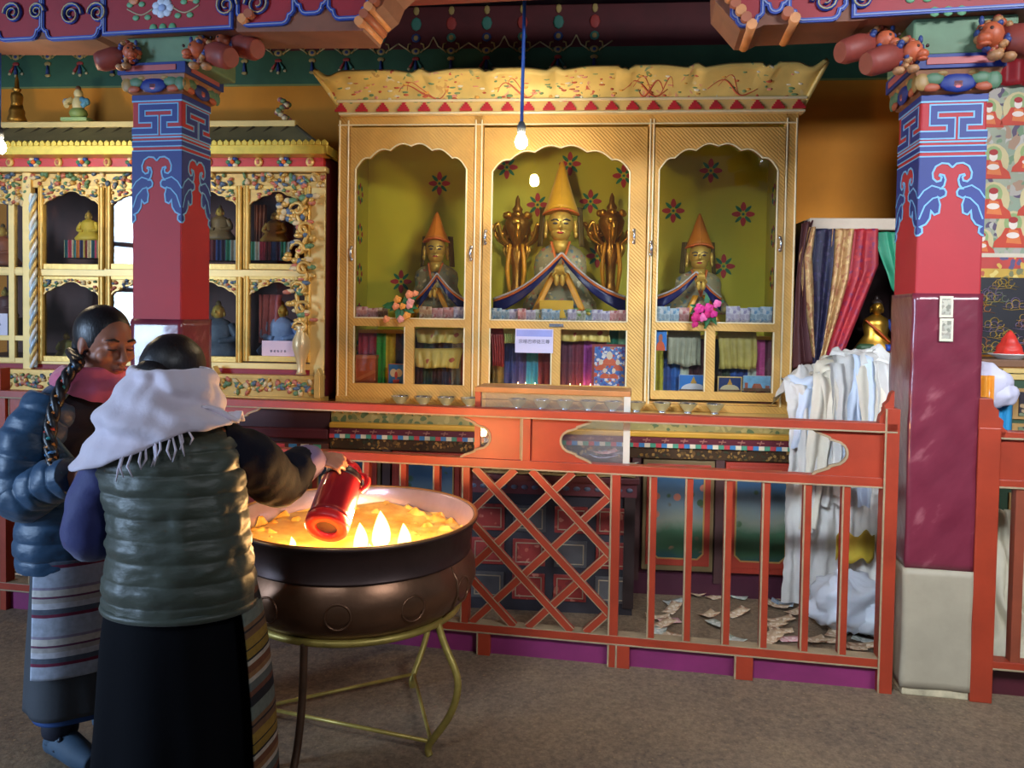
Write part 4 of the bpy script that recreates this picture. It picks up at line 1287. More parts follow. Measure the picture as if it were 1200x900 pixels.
# banknotes standing along the ledges
NOTES = [speckle('note_blue_grey', (176, 196, 214), [(120, 160, 200), (206, 210, 220), (150, 170, 190)], 40, .45, .7, bump=0),
         speckle('note_pink', (222, 172, 172), [(200, 120, 126), (230, 200, 196), (210, 150, 150)], 40, .45, .7, bump=0),
         speckle('note_lilac', (200, 194, 214), [(160, 150, 190), (220, 216, 226), (180, 170, 196)], 40, .45, .7, bump=0),
         speckle('note_grey_green', (190, 194, 184), [(140, 150, 140), (210, 210, 200), (160, 166, 150)], 40, .45, .7, bump=0),
         speckle('note_buff', (212, 182, 148), [(170, 120, 90), (226, 206, 180), (190, 150, 120)], 40, .45, .7, bump=0)]
NBASE = {}
def note(m, w_, h_, upright, fr, pos, rz=0, tilt=0, label=None, group=None, rnd_=random.Random(5), curl=.012):
    k = (m, round(w_, 3), round(h_, 3), upright)
    if k not in NBASE:
        mb = MB()
        if upright:
            mb.grid(lambda i, j: V(((i - .5) * w_, .006 * sin(i * 5) + .01 * (1 - j), h_ * j)), 6, 3, 0)
        else:
            c1, c2 = rnd_.uniform(-1, 1), rnd_.uniform(-1, 1)
            mb.grid(lambda i, j: V(((i - .5) * w_, (j - .5) * h_, .003 + curl * (abs(i - .5) * 1.6) ** 2 * (1 + c1) + curl * .8 * abs(j - .5) * (1 + c2) * i)), 6, 4, 0)
        o = mb.build('banknote', NOTES[m], fr=W, label='x', cat='banknote', solid=.0008, base=(0, 0, 0))
        NBASE[k] = [o, False]
    o, used = NBASE[k]
    if used: o = copy_tree(o)
    NBASE[k][1] = True
    put(o, fr, pos, rz, label, group)
    if tilt: o.matrix_world = o.matrix_world @ Matrix.Rotation(tilt, 4, 'Y')
    return o
rnd = random.Random(11)
for (pa, pb, py, seq, where) in ((577, 734, 376, [0, 0, 2, 1, 2, 3, 0, 0, 3, 2, 3, 0, 2, 2, 1, 1], 'middle'), (418, 452, 373, [1, 1, 4], 'left'), (492, 545, 373, [4, 1, 1, 2], 'left'), (771, 806, 378, [0, 0, 1], 'right'), (852, 904, 378, [2, 2, 0, 0], 'right')):
    n_ = len(seq)
    for i, m in enumerate(seq):
        px = pa + (pb - pa) * (i + .5) / n_
        h_ = (.072, .064, .068)[i % 3] if where != 'right' else (.095, .085, .09)[i % 3]
        w_ = (.062, .05)[i % 2] if where == 'middle' else (.075, .07)[i % 2]
        note(m, w_, h_, True, B, (B.U(px, py, .045), .042 + .012 * (i % 3), B.Z((pa + pb) / 2, py, .02) - .004), rnd.uniform(-.15, .15), 0,
             {'middle': 'banknote standing in the row before the middle figure', 'left': 'banknote standing on the ledge behind the left door', 'right': 'folded pale banknote on the ledge behind the right door'}[where], 'banknotes along the ' + where + ' ledge')

# paper sign on the middle door
def sign(label, px0, px1, py0, py1, fr, d, m, txt, size, bars=0):
    u0, z1 = fr.h(px0, py0, d); u1, z0 = fr.h(px1, py1, d)
    t = thing('paper_sign', label, 'sign', fr, ((u0 + u1) / 2, d, z0))
    mb = MB(); mb.box(u0, u1, d - .001, d + .001, z0, z1); mb.build('sheet', m, t)
    mb = MB(); mb.box(u0 + .006, u1 - .006, d - .0016, d - .001, z0 + (z1 - z0) * .68, z1 - .006); mb.build('tinted_header', mat('header_blue', (150, 156, 214), .6), t) if txt else None
    mb = MB()
    if txt:
        vs, fs = letters(txt, size)
        mb.add([V(((u0 + u1) / 2 + p.x, d - .0022, (z0 + z1) / 2 + p.y - .005)) for p in vs], fs, 0)
    else:
        r_ = random.Random(bars * 7)
        for i in range(bars):                         # unreadable small strokes
            x = (u0 + u1) / 2 + (i - (bars - 1) / 2) * .021
            z = (z0 + z1) / 2
            for q in range(4):
                mb.obox((x + r_.uniform(-.003, .003), d - .002, z + (q - 1.5) * .0035), (.006 * r_.uniform(.5, 1), 0, .0006), (0, .0006, 0), (0, 0, .0009))
            mb.obox((x, d - .002, z), (.0009, 0, 0), (0, .0006, 0), (.002, 0, .007))
    mb.build('lettering', INK, t)
    return t
sign('white paper notice with one dark line of writing on the middle door', 604, 648, 385, 414, B, -.027, mat('sign_lilac_white', (208, 200, 226), .6, 0, .03), '宗喀巴师徒三尊', .0255)
# ---------------------------------------------------------------- ornate display cabinet on the left
LD = .03                                             # its front plane
lc = lambda px, py, d=0: B.h(px, py, LD + d)
lx0, lx1 = lc(-60, 300)[0], lc(381, 300)[0]
lz0, lz1 = lc(300, 468)[1], lc(200, 200)[1]
LDEP = .5
lcab = thing('display_cabinet', 'ornate gilded display cabinet with a tiled roof, behind the two women', 'cabinet', B, ((lx0 + lx1) / 2, LD + .25, lz0))
DKIN = mat('dark_red_lining', (92, 46, 38), .6, 0, .25)
mb = MB(); mb.box(lx0, lx1, LD + LDEP - .02, LD + LDEP, lz0, lz1); mb.build('back_panel', DKIN, lcab)
mb = MB(); mb.box(lx1 - .03, lx1 + .0, LD + .01, LD + LDEP, lz0, lz1 + .08); mb.build('side_panel', mat('side_oxblood', (96, 26, 36), .5, 0, .15), lcab)
zsh = lc(200, 319)[1]
mb = MB(); mb.box(lx0, lx1 - .03, LD + .03, LD + LDEP - .02, zsh - .012, zsh + .012); mb.build('shelf', DKIN, lcab)
zfl = lc(320, 424)[1]
mb = MB(); mb.box(lx0, lx1 - .03, LD + .02, LD + LDEP - .02, zfl - .03, zfl - .004); mb.build('floor_board', DKIN, lcab)
# roof
zr, ze, ze2 = lc(200, 148, .1)[1], lc(200, 170, -.13)[1], lc(200, 181, -.13)[1]
TILE = mat('grey_green_tile', (116, 110, 78), .55, .1, .2, 10)
xe, xr = lc(386, 170, -.1)[0], lc(346, 146, .1)[0]
mb = MB()
mb.add([(lx0, LD - .12, ze), (xe - .06, LD - .12, ze), (xr, LD + .1, zr), (lx0, LD + .1, zr), (xe - .03, LD + LDEP, ze), (xr, LD + LDEP, zr), (lx0, LD + LDEP, zr), (lx0, LD + LDEP, ze)],
       [(0, 1, 2, 3), (1, 4, 5, 2), (2, 5, 6, 3), (0, 7, 4, 1), (0, 3, 6, 7), (4, 7, 6, 5)], 0)
roof = mb.build('roof', TILE, lcab)
mb = MB(); k = 0
while True:
    x = lx0 + .105 * k + .02
    if x > xr - .03: break
    mb.tube(spline([(x + .1, LD + .09, zr - .002), (x + .05, LD + .0, zr - (zr - ze) * .5 - .006), (x, LD - .12, ze + .004)], 4), .008, 6, 0); k += 1
mb.tube([(xr, LD + .1, zr), (xe - .06, LD - .12, ze + .006)], .011, 6, 0)
mb.build('tile_seam', mat('dark_tile_seam', (64, 58, 44), .6), roof)
mb = MB(); mb.box(lx0, xr + .01, LD + .07, LD + .13, zr - .01, zr + .026); mb.build('ridge', GOLD_PALE, roof, bevel=.004)
mb = MB(); mb.box(lx0, xe, LD - .14, LD + .0, ze2, ze, 0)
k = 0
while lx0 + .036 * k < xe:
    x = lx0 + .036 * k
    mb.prism([(x - .016, ze - .006), (x + .016, ze - .006), (x + .018, ze + .012), (x, ze + .028), (x - .014, ze + .016)], LD - .15, LD - .12, 0); k += 1
mb.box(xe - .02, xe, LD - .14, LD + LDEP, ze2, ze, 0)
mb.build('eave_moulding', [mat('eave_gold', (214, 186, 78), .35, .4, .15, 30)], lcab, bevel=.003)
# jewelled frieze
zf0, zf1 = lc(200, 197)[1], ze2 + .002
xc = lc(381, 190)[0]
mb = MB(); mb.box(lx0, xc, LD - .03, LD + LDEP, zf0, zf1, 0)
k = 0
while lx0 + .12 + .155 * k < xc:
    x = lx0 + .12 + .155 * k
    zz = (zf0 + zf1) / 2
    if k % 2:
        for a in range(6): mb.ell((x + .028 * cos(a * pi / 3), LD - .035, zz + .02 * sin(a * pi / 3)), (.018, .012, .014), 8, 1 + (a % 3))
        mb.ell((x, LD - .045, zz), (.014, .012, .014), 8, 4)
    else:
        mb.ell((x, LD - .035, zz), (.026, .014, .028), 12, 5); mb.ell((x, LD - .045, zz), (.012, .01, .016), 8, 6)
    k += 1
frz = mb.build('jewelled_frieze', [mat('frieze_red', (186, 50, 42), .4, 0, .12), GREEN, mat('jewel_blue', (40, 70, 150), .3), mat('jewel_cream', (216, 200, 160), .3), ORANGE, GOLD_PALE, mat('jewel_rose', (190, 110, 90), .3)], lcab)
mb = MB(); mb.box(lx0, xc + .02, LD - .05, LD + .02, lc(200, 203)[1], zf0, 0); mb.build('frieze_moulding', GOLD_PALE, lcab, bevel=.004)
# carved foliage under the moulding
def foliage(mb, x0, x1, z0, z1, d, n, seed, m=0, dep=.014, mats=4):
    r_ = random.Random(seed)
    for k in range(n):
        x, z = r_.uniform(x0, x1), r_.uniform(z0, z1)
        mb.ell((x, d - .004, z), (r_.uniform(.012, .026), dep, r_.uniform(.008, .016)), 7, m + r_.randrange(mats), ax=(V((cos(k), 0, sin(k))), V((0, 1, 0)), V((-sin(k), 0, cos(k)))))
FOL = [mat('carved_gold', (200, 160, 84), .35, .3, .2, 20), mat('carved_rose', (180, 104, 82), .45), mat('carved_green', (92, 126, 88), .45), mat('carved_blue', (80, 100, 122), .45), mat('carved_cream', (206, 184, 140), .45)]
FOL_ = lambda: FOL
zc0, zc1 = lc(200, 224)[1], lc(200, 204)[1]
mb = MB(); mb.box(lx0, xc, LD - .006, LD + .02, zc0 + .02, zc1, 0)
foliage(mb, lx0, xc, zc0 + .02, zc1, LD - .008, 260, 5, 0, .014, 5)
mb.build('carved_garland', FOL, lcab)

# bays of doors. pixel columns on the front plane
def arch_door(x0, x1, y0, y1, seed, frame=True):
    """gilded frame with a cusped carved head and a pane; pixels"""
    u0, u1 = lc(x0, (y0 + y1) / 2)[0], lc(x1, (y0 + y1) / 2)[0]
    z1, z0 = lc((x0 + x1) / 2, y0)[1], lc((x0 + x1) / 2, y1)[1]
    fw = .034
    mb = MB()
    mb.box(u0, u0 + fw, LD - .012, LD + .018, z0, z1, 0); mb.box(u1 - fw, u1, LD - .012, LD + .018, z0, z1, 0)
    mb.box(u0 + fw, u1 - fw, LD - .012, LD + .018, z0, z0 + fw, 0); mb.box(u0 + fw, u1 - fw, LD - .012, LD + .018, z1 - fw * .6, z1, 0)
    for q in (u0 + .008, u1 - .008, u0 + fw - .006, u1 - fw + .006): mb.tube([(q, LD - .013, z0), (q, LD - .013, z1)], .006, 6, 0)
    d = mb.build('door', mat('bright_gilding', (216, 178, 92), .36, .3, .16, 16, .3, 60), lcab, bevel=.002)
    a, b_ = u0 + fw, u1 - fw
    w_ = b_ - a
    zz1, hh = z1 - fw * .6, .075
    cus = [0, .12, .32, .5, .68, .88, 1]; hs = [hh * 1.2, hh * .85, hh * .45, hh * .12, hh * .45, hh * .85, hh * 1.2]
    edge = []
    for i in range(6):
        for q in range(5):
            t = q / 5
            edge.append((a + w_ * (cus[i] + (cus[i + 1] - cus[i]) * t), zz1 - (hs[i] + (hs[i + 1] - hs[i]) * t) + .008 * sin(pi * t)))
    edge.append((b_, zz1 - hs[-1]))
    mb = MB(); mb.prism([(a, zz1)] + edge + [(b_, zz1)], LD - .004, LD + .012, 0)
    mb.strip(edge, .008, LD - .01, LD + .004, 0)
    r_ = random.Random(seed)
    for k in range(34):
        t = r_.random(); i = min(int(t * (len(edge) - 1)), len(edge) - 2)
        zb_ = edge[i][1] + .008
        z = r_.uniform(zb_, zz1)
        mb.ell((a + w_ * t, LD - .006, z), (r_.uniform(.01, .018), .012, r_.uniform(.007, .012)), 7, r_.randrange(5))
    mb.build('carved_head', FOL, d)
    mb = MB(); mb.box(a - .005, b_ + .005, LD + .003, LD + .006, z0 + fw - .005, zz1); mb.build('glass_pane', PANE, d)
    return u0, u1, z0, z1
UP, LO = (218, 316), (324, 424)
BAYS = [(46, 123), (125, 204), (206, 284), (286, 364)]
for i, (a, b_) in enumerate(BAYS):
    arch_door(a, b_, *UP, 20 + i); arch_door(a, b_, *LO, 40 + i)
# plain glazed bay at the picture edge
mb = MB()
for px in (-58, 15, 33): mb.box(lc(px - 3.5, 300)[0], lc(px + 3.5, 300)[0], LD - .012, LD + .016, lc(15, 424)[1], lc(15, 214)[1], 0)
for py in (318, 396, 422): mb.box(lc(-58, py)[0], lc(33, py)[0], LD - .01, LD + .014, lc(15, py + 3)[1], lc(15, py - 3)[1], 0)
for px in (-22, 24):
    mb.prism([(lc(px - 34 if px < 0 else px - 7, 240)[0], lc(15, 212)[1]), (lc(px - 34 if px < 0 else px - 7, 240)[0], lc(15, 236)[1]), (lc(px, 240)[0], lc(15, 246)[1] + .05), (lc(px + 34 if px < 0 else px + 8, 240)[0], lc(15, 240)[1]), (lc(px + 34 if px < 0 else px + 8, 240)[0], lc(15, 212)[1])], LD - .004, LD + .01, 0)
bay = mb.build('glazed_door', GOLD_PALE, lcab, bevel=.002)
mb = MB(); mb.box(lc(-58, 225)[0], lc(33, 225)[0], LD - .008, LD + .002, lc(15, 236)[1], lc(15, 214)[1], 0); foliage(mb, lc(-58, 225)[0], lc(33, 225)[0], lc(15, 240)[1], lc(15, 214)[1], LD - .008, 60, 9, 0, .014, 5); mb.build('carved_head', FOL, bay)
mb = MB(); mb.box(lc(-58, 300)[0], lc(33, 300)[0], LD + .003, LD + .006, lc(15, 422)[1], lc(15, 216)[1]); mb.build('glass_pane', PANE, bay)
# stiles, rails, twisted colonnette
mb = MB()
for a, b_ in ((29, 39),): mb.box(lc(a, 300)[0], lc(b_, 300)[0], LD - .02, LD + .02, lz0, lc(35, 203)[1])
mb.box(lc(364, 300)[0], lx1, LD - .004, LD + .02, lz0, lc(375, 203)[1])
mb.box(lx0, lx1, LD - .006, LD + .018, lc(200, 430)[1], lc(200, 423)[1]); mb.box(lx0, lx1, LD - .006, LD + .018, lc(200, 325)[1], lc(200, 315)[1])
mb.build('face_frame', GOLD_PALE, lcab, bevel=.003)
u = lc(43, 300)[0]
mb = MB()
z0_, z1_ = lc(43, 430)[1], lc(43, 228)[1]
for s in range(3):
    mb.tube([(u + .012 * cos(q * .55 + s * 2.1), LD - .03 + .012 * sin(q * .55 + s * 2.1), z0_ + (z1_ - z0_) * q / 70) for q in range(71)], .011, 6, s)
mb.build('twisted_colonnette', [mat('pale_blue_enamel', (180, 206, 226), .3, .2), GOLD_PALE, mat('white_enamel', (226, 230, 230), .3)], lcab)
# carved vase with a climbing flower column at the right end
fl = thing('carved_flower_column', 'gilded carved vase with flowers climbing up the right end of the display cabinet', 'carving', B, (lc(356, 430)[0], LD - .03, lc(356, 438)[1]))
u, zv = lc(356, 438)[0], lc(356, 438)[1]
mb = MB(); mb.lathe([(.03, 0), (.024, .02), (.022, .05), (.04, .12), (.052, .16), (.05, .2), (.03, .245), (.026, .265), (.04, .285)], (u, LD - .045, zv), 20)
mb.build('vase', mat('cream_gilt_vase', (214, 186, 136), .35, .3, .12), fl)
mb = MB()
H = lc(356, 232)[1] - zv
r_ = random.Random(4)
pts = [V((u + .03 * sin(q * 1.0), LD - .045, zv + .27 + (H - .27) * q / 20)) for q in range(21)]
mb.tube(pts, .014, 6, 0)
for q, p in enumerate(pts):
    for k in range(3):
        a = r_.uniform(-.06, .06)
        mb.ell(p + V((a, -.01 * r_.random(), r_.uniform(-.02, .02))), (r_.uniform(.014, .034), .016, r_.uniform(.010, .022)), 8, (0, 2, 0, 1, 3, 0, 4)[(q * 3 + k * 2) % 7])
    if q % 3 == 0:
        s = 1 if q % 2 else -1
        c = [p + V((s * (.05 - .045 * t) * cos(t * 7), -.012, (.05 - .045 * t) * sin(t * 7))) for t in [j / 12 for j in range(13)]]
        mb.tube(c, [.008, .014, .006], 6, 0)
for k in range(16):
    mb.ell((u - .05 - .09 * r_.random(), LD - .05, lc(335, 250)[1] + r_.uniform(-.05, .09)), (.024, .018, .02), 8, (0, 4, 3, 0)[k % 4])
mb.build('flowers', FOL, fl)
# base: red recess, jewelled panel, posts
mb = MB(); mb.box(lx0, lx1, LD - .0, LD + .06, lc(320, 442)[1], lc(320, 428)[1]); mb.build('red_recess', mat('recess_red', (140, 26, 40), .5), lcab)
jb0, jb1 = lc(320, 463)[1], lc(320, 441)[1]
mb = MB(); mb.box(lx0, lc(378, 450)[0], LD - .07, LD + .02, jb0, jb1, 0)
mb.box(lx0, lc(384, 450)[0], LD - .10, LD + .02, jb0 - .03, jb0, 0); mb.box(lx0, lc(380, 450)[0], LD - .08, LD + .02, jb1 - .008, jb1 + .012, 0)
foliage(mb, lx0, lc(372, 450)[0], jb0 + .02, jb1 - .015, LD - .07, 330, 8, 0, .012, 5)
mb.build('jewelled_base', FOL, lcab)
for px in (258, 378):
    mb = MB(); q = lc(px, 450)[0]; mb.box(q - .018, q + .018, LD - .1, LD - .02, jb0 - .0, jb1 + .02); mb.prism([(q - .018, jb1 + .02), (q + .018, jb1 + .02), (q, jb1 + .06)], LD - .09, LD - .03)
    mb.build('base_post', GOLD_PALE, lcab, bevel=.003)

# ---- what stands behind its panes
def figurine(label, px, py_top, py_bot, d, robe, cloth=None, face=FACE_GOLD, group=None, shrink=1):
    u, z1 = lc(px, py_top, d); z0 = lc(px, py_bot, d)[1]
    H = z1 - z0
    t = thing('figurine', label, 'statue', B, (u, LD + d, z0), group)
    hb = .36 * H if cloth else 0
    if cloth:
        mb = MB(); w_ = .40 * H
        mb.grid(lambda i, j: V((u + w_ * (i - .5) * 2, LD + d - .06 - .008 * sin(i * 60), z0 + hb * (1 - j))), 60, 3, 0)
        mb.box(u - w_, u + w_, LD + d - .052, LD + d + .07, z0, z0 + hb, 1)
        mb.build('draped_seat', [cloth, WOOD], t)
    h = H - hb; zb = z0 + hb
    mb = MB(); mb.lathe([(.42 * h, 0), (.46 * h, .08 * h), (.34 * h, .22 * h), (.24 * h, .4 * h), (.26 * h, .55 * h), (.2 * h, .64 * h), (.08 * h, .7 * h)], (u, LD + d, zb), 24)
    mb.xf(Matrix.Translation((0, LD + d, 0)) @ Matrix.Diagonal((1, .6, 1, 1)) @ Matrix.Translation((0, -LD - d, 0)))
    for s in (-1, 1): mb.tube(spline([(u + s * .22 * h, LD + d, zb + .58 * h), (u + s * .33 * h, LD + d - .05 * h, zb + .36 * h), (u + s * .08 * h, LD + d - .17 * h, zb + .3 * h)], 5), [.08 * h, .065 * h, .05 * h], 8)
    mb.build('robe', robe, t)
    mb = MB(); mb.ell((u, LD + d, zb + .8 * h), (.105 * h, .11 * h, .13 * h), 14, 0); mb.tube([(u, LD + d - .1 * h, zb + .83 * h), (u, LD + d - .125 * h, zb + .78 * h)], [.012 * h, .022 * h], 6, 0)
    for s in (-1, 1): mb.ell((u + s * .11 * h, LD + d, zb + .77 * h), (.018 * h, .03 * h, .055 * h), 8, 0)
    mb.ell((u, LD + d + .01 * h, zb + .93 * h), (.05 * h, .05 * h, .07 * h), 10, 1)
    mb.build('head', [face, HAIRB], t)
    return t
RBW = stripes('rainbow_pleats', [(200, 176, 90), (150, 60, 60), (230, 210, 170), (40, 110, 130), (190, 60, 100), (206, 196, 170), (50, 130, 140), (210, 130, 60), (40, 50, 110)], .17, 'X', .6, .003)
RBW2 = stripes('dark_rainbow_pleats', [(40, 60, 120), (60, 40, 70), (60, 140, 110), (200, 190, 170), (190, 60, 90), (110, 30, 40)], .2, 'X', .6, .003)
ROBY = mat('yellow_robe', (216, 186, 60), .45, .1, .2, 12); ROBO = mat('olive_robe', (120, 96, 58), .5, .1, .25, 12)
ROBG = mat('gilded_robe', (190, 140, 60), .4, .4, .25, 12)
figurine('small figure in yellow robe on a rainbow pleated seat, upper pane left of the pillar', 104, 246, 303, .17, ROBY, RBW)
figurine('olive robed figure on a dark striped seat, upper pane just right of the pillar', 258, 240, 306, .17, ROBO, RBW2)
figurine('dim gilded figure with green scarf, upper pane beside the carved flower column', 322, 246, 306, .2, ROBG, RBW2)
figurine('low yellow figure in the lower pane behind the left woman head', 78, 388, 420, .14, mat('mustard_robe', (176, 156, 70), .5, 0, .2), None)
figurine('shadowed figure in the lower pane right of the pillar', 256, 352, 420, .17, mat('slate_robe', (86, 96, 110), .5, 0, .4, 14), None)
figurine('figure wrapped in pale blue and white silk behind the pink notice', 330, 352, 416, .15, mat('pale_blue_wrap', (150, 170, 210), .5, 0, .3, 10), None)
figurine('red robed figure behind the plain pane at the picture edge', 3, 262, 312, .18, mat('russet_robe', (170, 92, 56), .5, 0, .3, 12), None)
figurine('brown robed figure in the lower plain pane at the picture edge', 6, 336, 392, .18, mat('brown_robe', (120, 66, 60), .5, 0, .3, 12), RBW2)
def hang(label, px0, px1, py0, py1, d, m):
    u0, u1 = lc(px0, 300, d)[0], lc(px1, 300, d)[0]; z1, z0 = lc(px0, py0, d)[1], lc(px0, py1, d)[1]
    mb = MB(); mb.grid(lambda i, j: V((u0 + (u1 - u0) * i * (1 - .2 * j), LD + d + .012 * sin(i * 20), z1 - (z1 - z0) * j)), 24, 6, 0)
    mb.build('hanging_silk', m, fr=B, label=label, cat='scarf', solid=.003)
hang('dull pink silk hanging in the lower pane beside the pink notice', 304, 330, 345, 402, .12, mat('dusty_pink_silk', (190, 110, 116), .5, 0, .2, 10))
hang('orange brown silk hanging in the upper pane next to the flower column', 298, 312, 240, 304, .3, mat('orange_brown_silk', (150, 80, 44), .5, 0, .2, 10))
def lsign(label, a, b_, c, e, bars): 
    t = sign(label, a, b_, c, e, B, LD + .02 if bars == 5 else LD - .002, mat('sign_pink', (222, 190, 200), .6, 0, .03) if bars == 5 else mat('sign_lilac', (206, 206, 226), .6, 0, .03), None, 0, bars)
sign('pink paper notice in the lower pane beside the carved flower column', 307, 345, 399, 424, B, LD + .0, mat('sign_pink', (222, 190, 200), .6, 0, .03), None, 0, 5)
sign('lilac paper notice behind the plain pane at the left picture edge', -24, 9, 367, 393, B, LD - .004, mat('sign_lilac', (206, 206, 226), .6, 0, .03), None, 0, 5)

# ornaments standing on the roof ridge
u, z = lc(20, 146, .1); z = zr + .026
t = thing('small_stupa', 'small gilded stupa on the cabinet roof at the picture edge', 'ornament', B, (u, LD + .1, z))
mb = MB(); mb.lathe([(.05, 0), (.054, .02), (.042, .05), (.044, .07), (.034, .1)], (u, LD + .1, z), 20); mb.build('base', GILT_DARK, t)
mb = MB(); mb.lathe([(.034, .1), (.03, .12), (.035, .16), (.03, .18), (.014, .19), (.024, .2), (.024, .21), (.014, .215), (.011, .26), (.005, .29), (.002, .30)], (u, LD + .1, z), 20); mb.build('spire', GILT_DARK, t)
u = lc(92, 146, .1)[0]
t = thing('painted_figurine', 'small pale painted figurine with blue sleeves on the cabinet roof', 'ornament', B, (u, LD + .1, z))
mb = MB(); mb.box(u - .085, u + .085, LD + .05, LD + .15, z, z + .022, 0); mb.build('base', mat('pale_green_base', (150, 176, 110), .5), t, bevel=.004)
mb = MB(); mb.ell((u, LD + .1, z + .055), (.055, .045, .04), 12, 0); mb.ell((u, LD + .1, z + .11), (.036, .034, .055), 12, 1); mb.ell((u, LD + .1, z + .175), (.026, .026, .03), 12, 1); mb.ell((u, LD + .1, z + .205), (.018, .018, .02), 8, 4)
for s in (-1, 1):
    mb.tube([(u + s * .03, LD + .09, z + .14), (u + s * .066, LD + .08, z + .115), (u + s * .05, LD + .06, z + .09)], [.018, .02, .014], 8, 2 if s > 0 else 1); mb.ell((u + s * .066, LD + .08, z + .12), (.022, .018, .024), 8, 3 if s < 0 else 2)
mb.build('body', [mat('fig_green', (130, 150, 80), .5), mat('fig_cream', (214, 196, 140), .5), mat('fig_blue', (90, 150, 176), .5), mat('fig_slate', (130, 140, 150), .5), mat('fig_brown', (110, 70, 40), .5)], t)
u = lc(331, 146, .1)[0]
t = thing('carved_cloud', 'small carved red and green finial on the cabinet roof near the gold cabinet', 'ornament', B, (u, LD + .1, z))
mb = MB()
r_ = random.Random(2)
for k in range(26):
    a = k / 26 * 9
    mb.ell((u + .036 * cos(a) * (.5 + .5 * r_.random()), LD + .1 + r_.uniform(-.015, .015), z + .012 + .125 * k / 26), (.02, .016, .015), 8, k % 4)
mb.build('carving', [mat('finial_rose', (150, 84, 84), .5), mat('finial_cream', (196, 176, 140), .5), mat('finial_green', (90, 116, 80), .5), mat('finial_plum', (110, 60, 70), .5)], t)

# ---------------------------------------------------------------- altar counter under both cabinets
ALD = -.22                                           # its front plane
ac = lambda px, py, d=0: B.h(px, py, ALD + d)
az_top = gz0
ax0, ax1 = ac(386, 510)[0], ac(944, 510)[0]
alt = thing('altar_counter', 'long painted altar counter carrying the gold cabinet, with landscape panels', 'altar', B, ((ax0 + ax1) / 2, ALD + .4, 0))
ztop_a = gz0 - .001
mb = MB(); mb.box(ax0, ax1, ALD + .04, WALLD - .01, .06, ztop_a - .02, 0); mb.build('carcass', mat('carcass_oxblood', (70, 24, 34), .55, 0, .2), alt)
mb = MB(); mb.box(ax0, ax1, ALD + .02, WALLD - .01, ztop_a - .02, ztop_a, 0); mb.build('counter_top', GOLD_PALE, alt)
# leaf-tooth edge
mb = MB(); k = 0
while ax0 + .05 * k < ax1 - .02:
    x = ax0 + .05 * k + .025
    mb.prism([(x - .024, ztop_a + .004), (x + .024, ztop_a + .004), (x, ztop_a - .036)], ALD + .0, ALD + .022, 0); k += 1
mb.build('tooth_edge', mat('amber_tooth', (196, 136, 58), .45, .1, .2, 20), alt)
zy = ac(850, 508)[1]
mb = MB(); mb.box(ax0, ax1, ALD + .03, ALD + .05, zy, ztop_a - .02)
mb.build('painted_band', speckle('green_gold_band', (150, 134, 76), [(84, 100, 60), (170, 150, 90), (110, 110, 64)], 26, .4, .5, bump=.1), alt)
mb = MB(); mb.box(ax0, ax1, ALD - .01, ALD + .04, zy - .03, zy); mb.build('yellow_moulding', mat('yellow_moulding', (206, 152, 50), .45, .1), alt, bevel=.006)
zm0 = ac(850, 522)[1]
mb = MB(); mb.box(ax0, ax1 + .02, ALD + .0, ALD + .04, zm0, zy - .03, 0)
k = 0
while ax0 + .1 * k < ax1:
    x = ax0 + .1 * k + .05
    mb.obox((x, ALD - .001, (zm0 + zy - .03) / 2), (.02, 0, 0), (0, .001, 0), (0, 0, .003), 1); mb.obox((x, ALD - .001, (zm0 + zy - .03) / 2), (.004, 0, .012), (0, .001, 0), (.003, 0, 0), 1); k += 1
mb.build('script_moulding', [mat('moulding_maroon', (100, 28, 40), .45), mat('faint_gold_script', (170, 110, 90), .5)], alt, bevel=.003)
mb = MB(); k = 0
BEADS = [mat('bead_red', (196, 70, 76), .4), mat('bead_blue', (70, 130, 180), .4), mat('bead_cream', (226, 210, 180), .4), mat('bead_green', (80, 150, 120), .4)]
while ax0 + .03 * k < ax1: mb.box(ax0 + .03 * k, ax0 + .03 * k + .029, ALD - .004, ALD + .03, zm0 - .022, zm0, k % 4); k += 1
mb.build('bead_row', BEADS, alt)
zc0 = ac(850, 540)[1]
mb = MB(); mb.box(ax0, ax1, ALD + .014, ALD + .04, zc0, zm0 - .022); mb.build('carved_apron', CARVE_DK, alt)
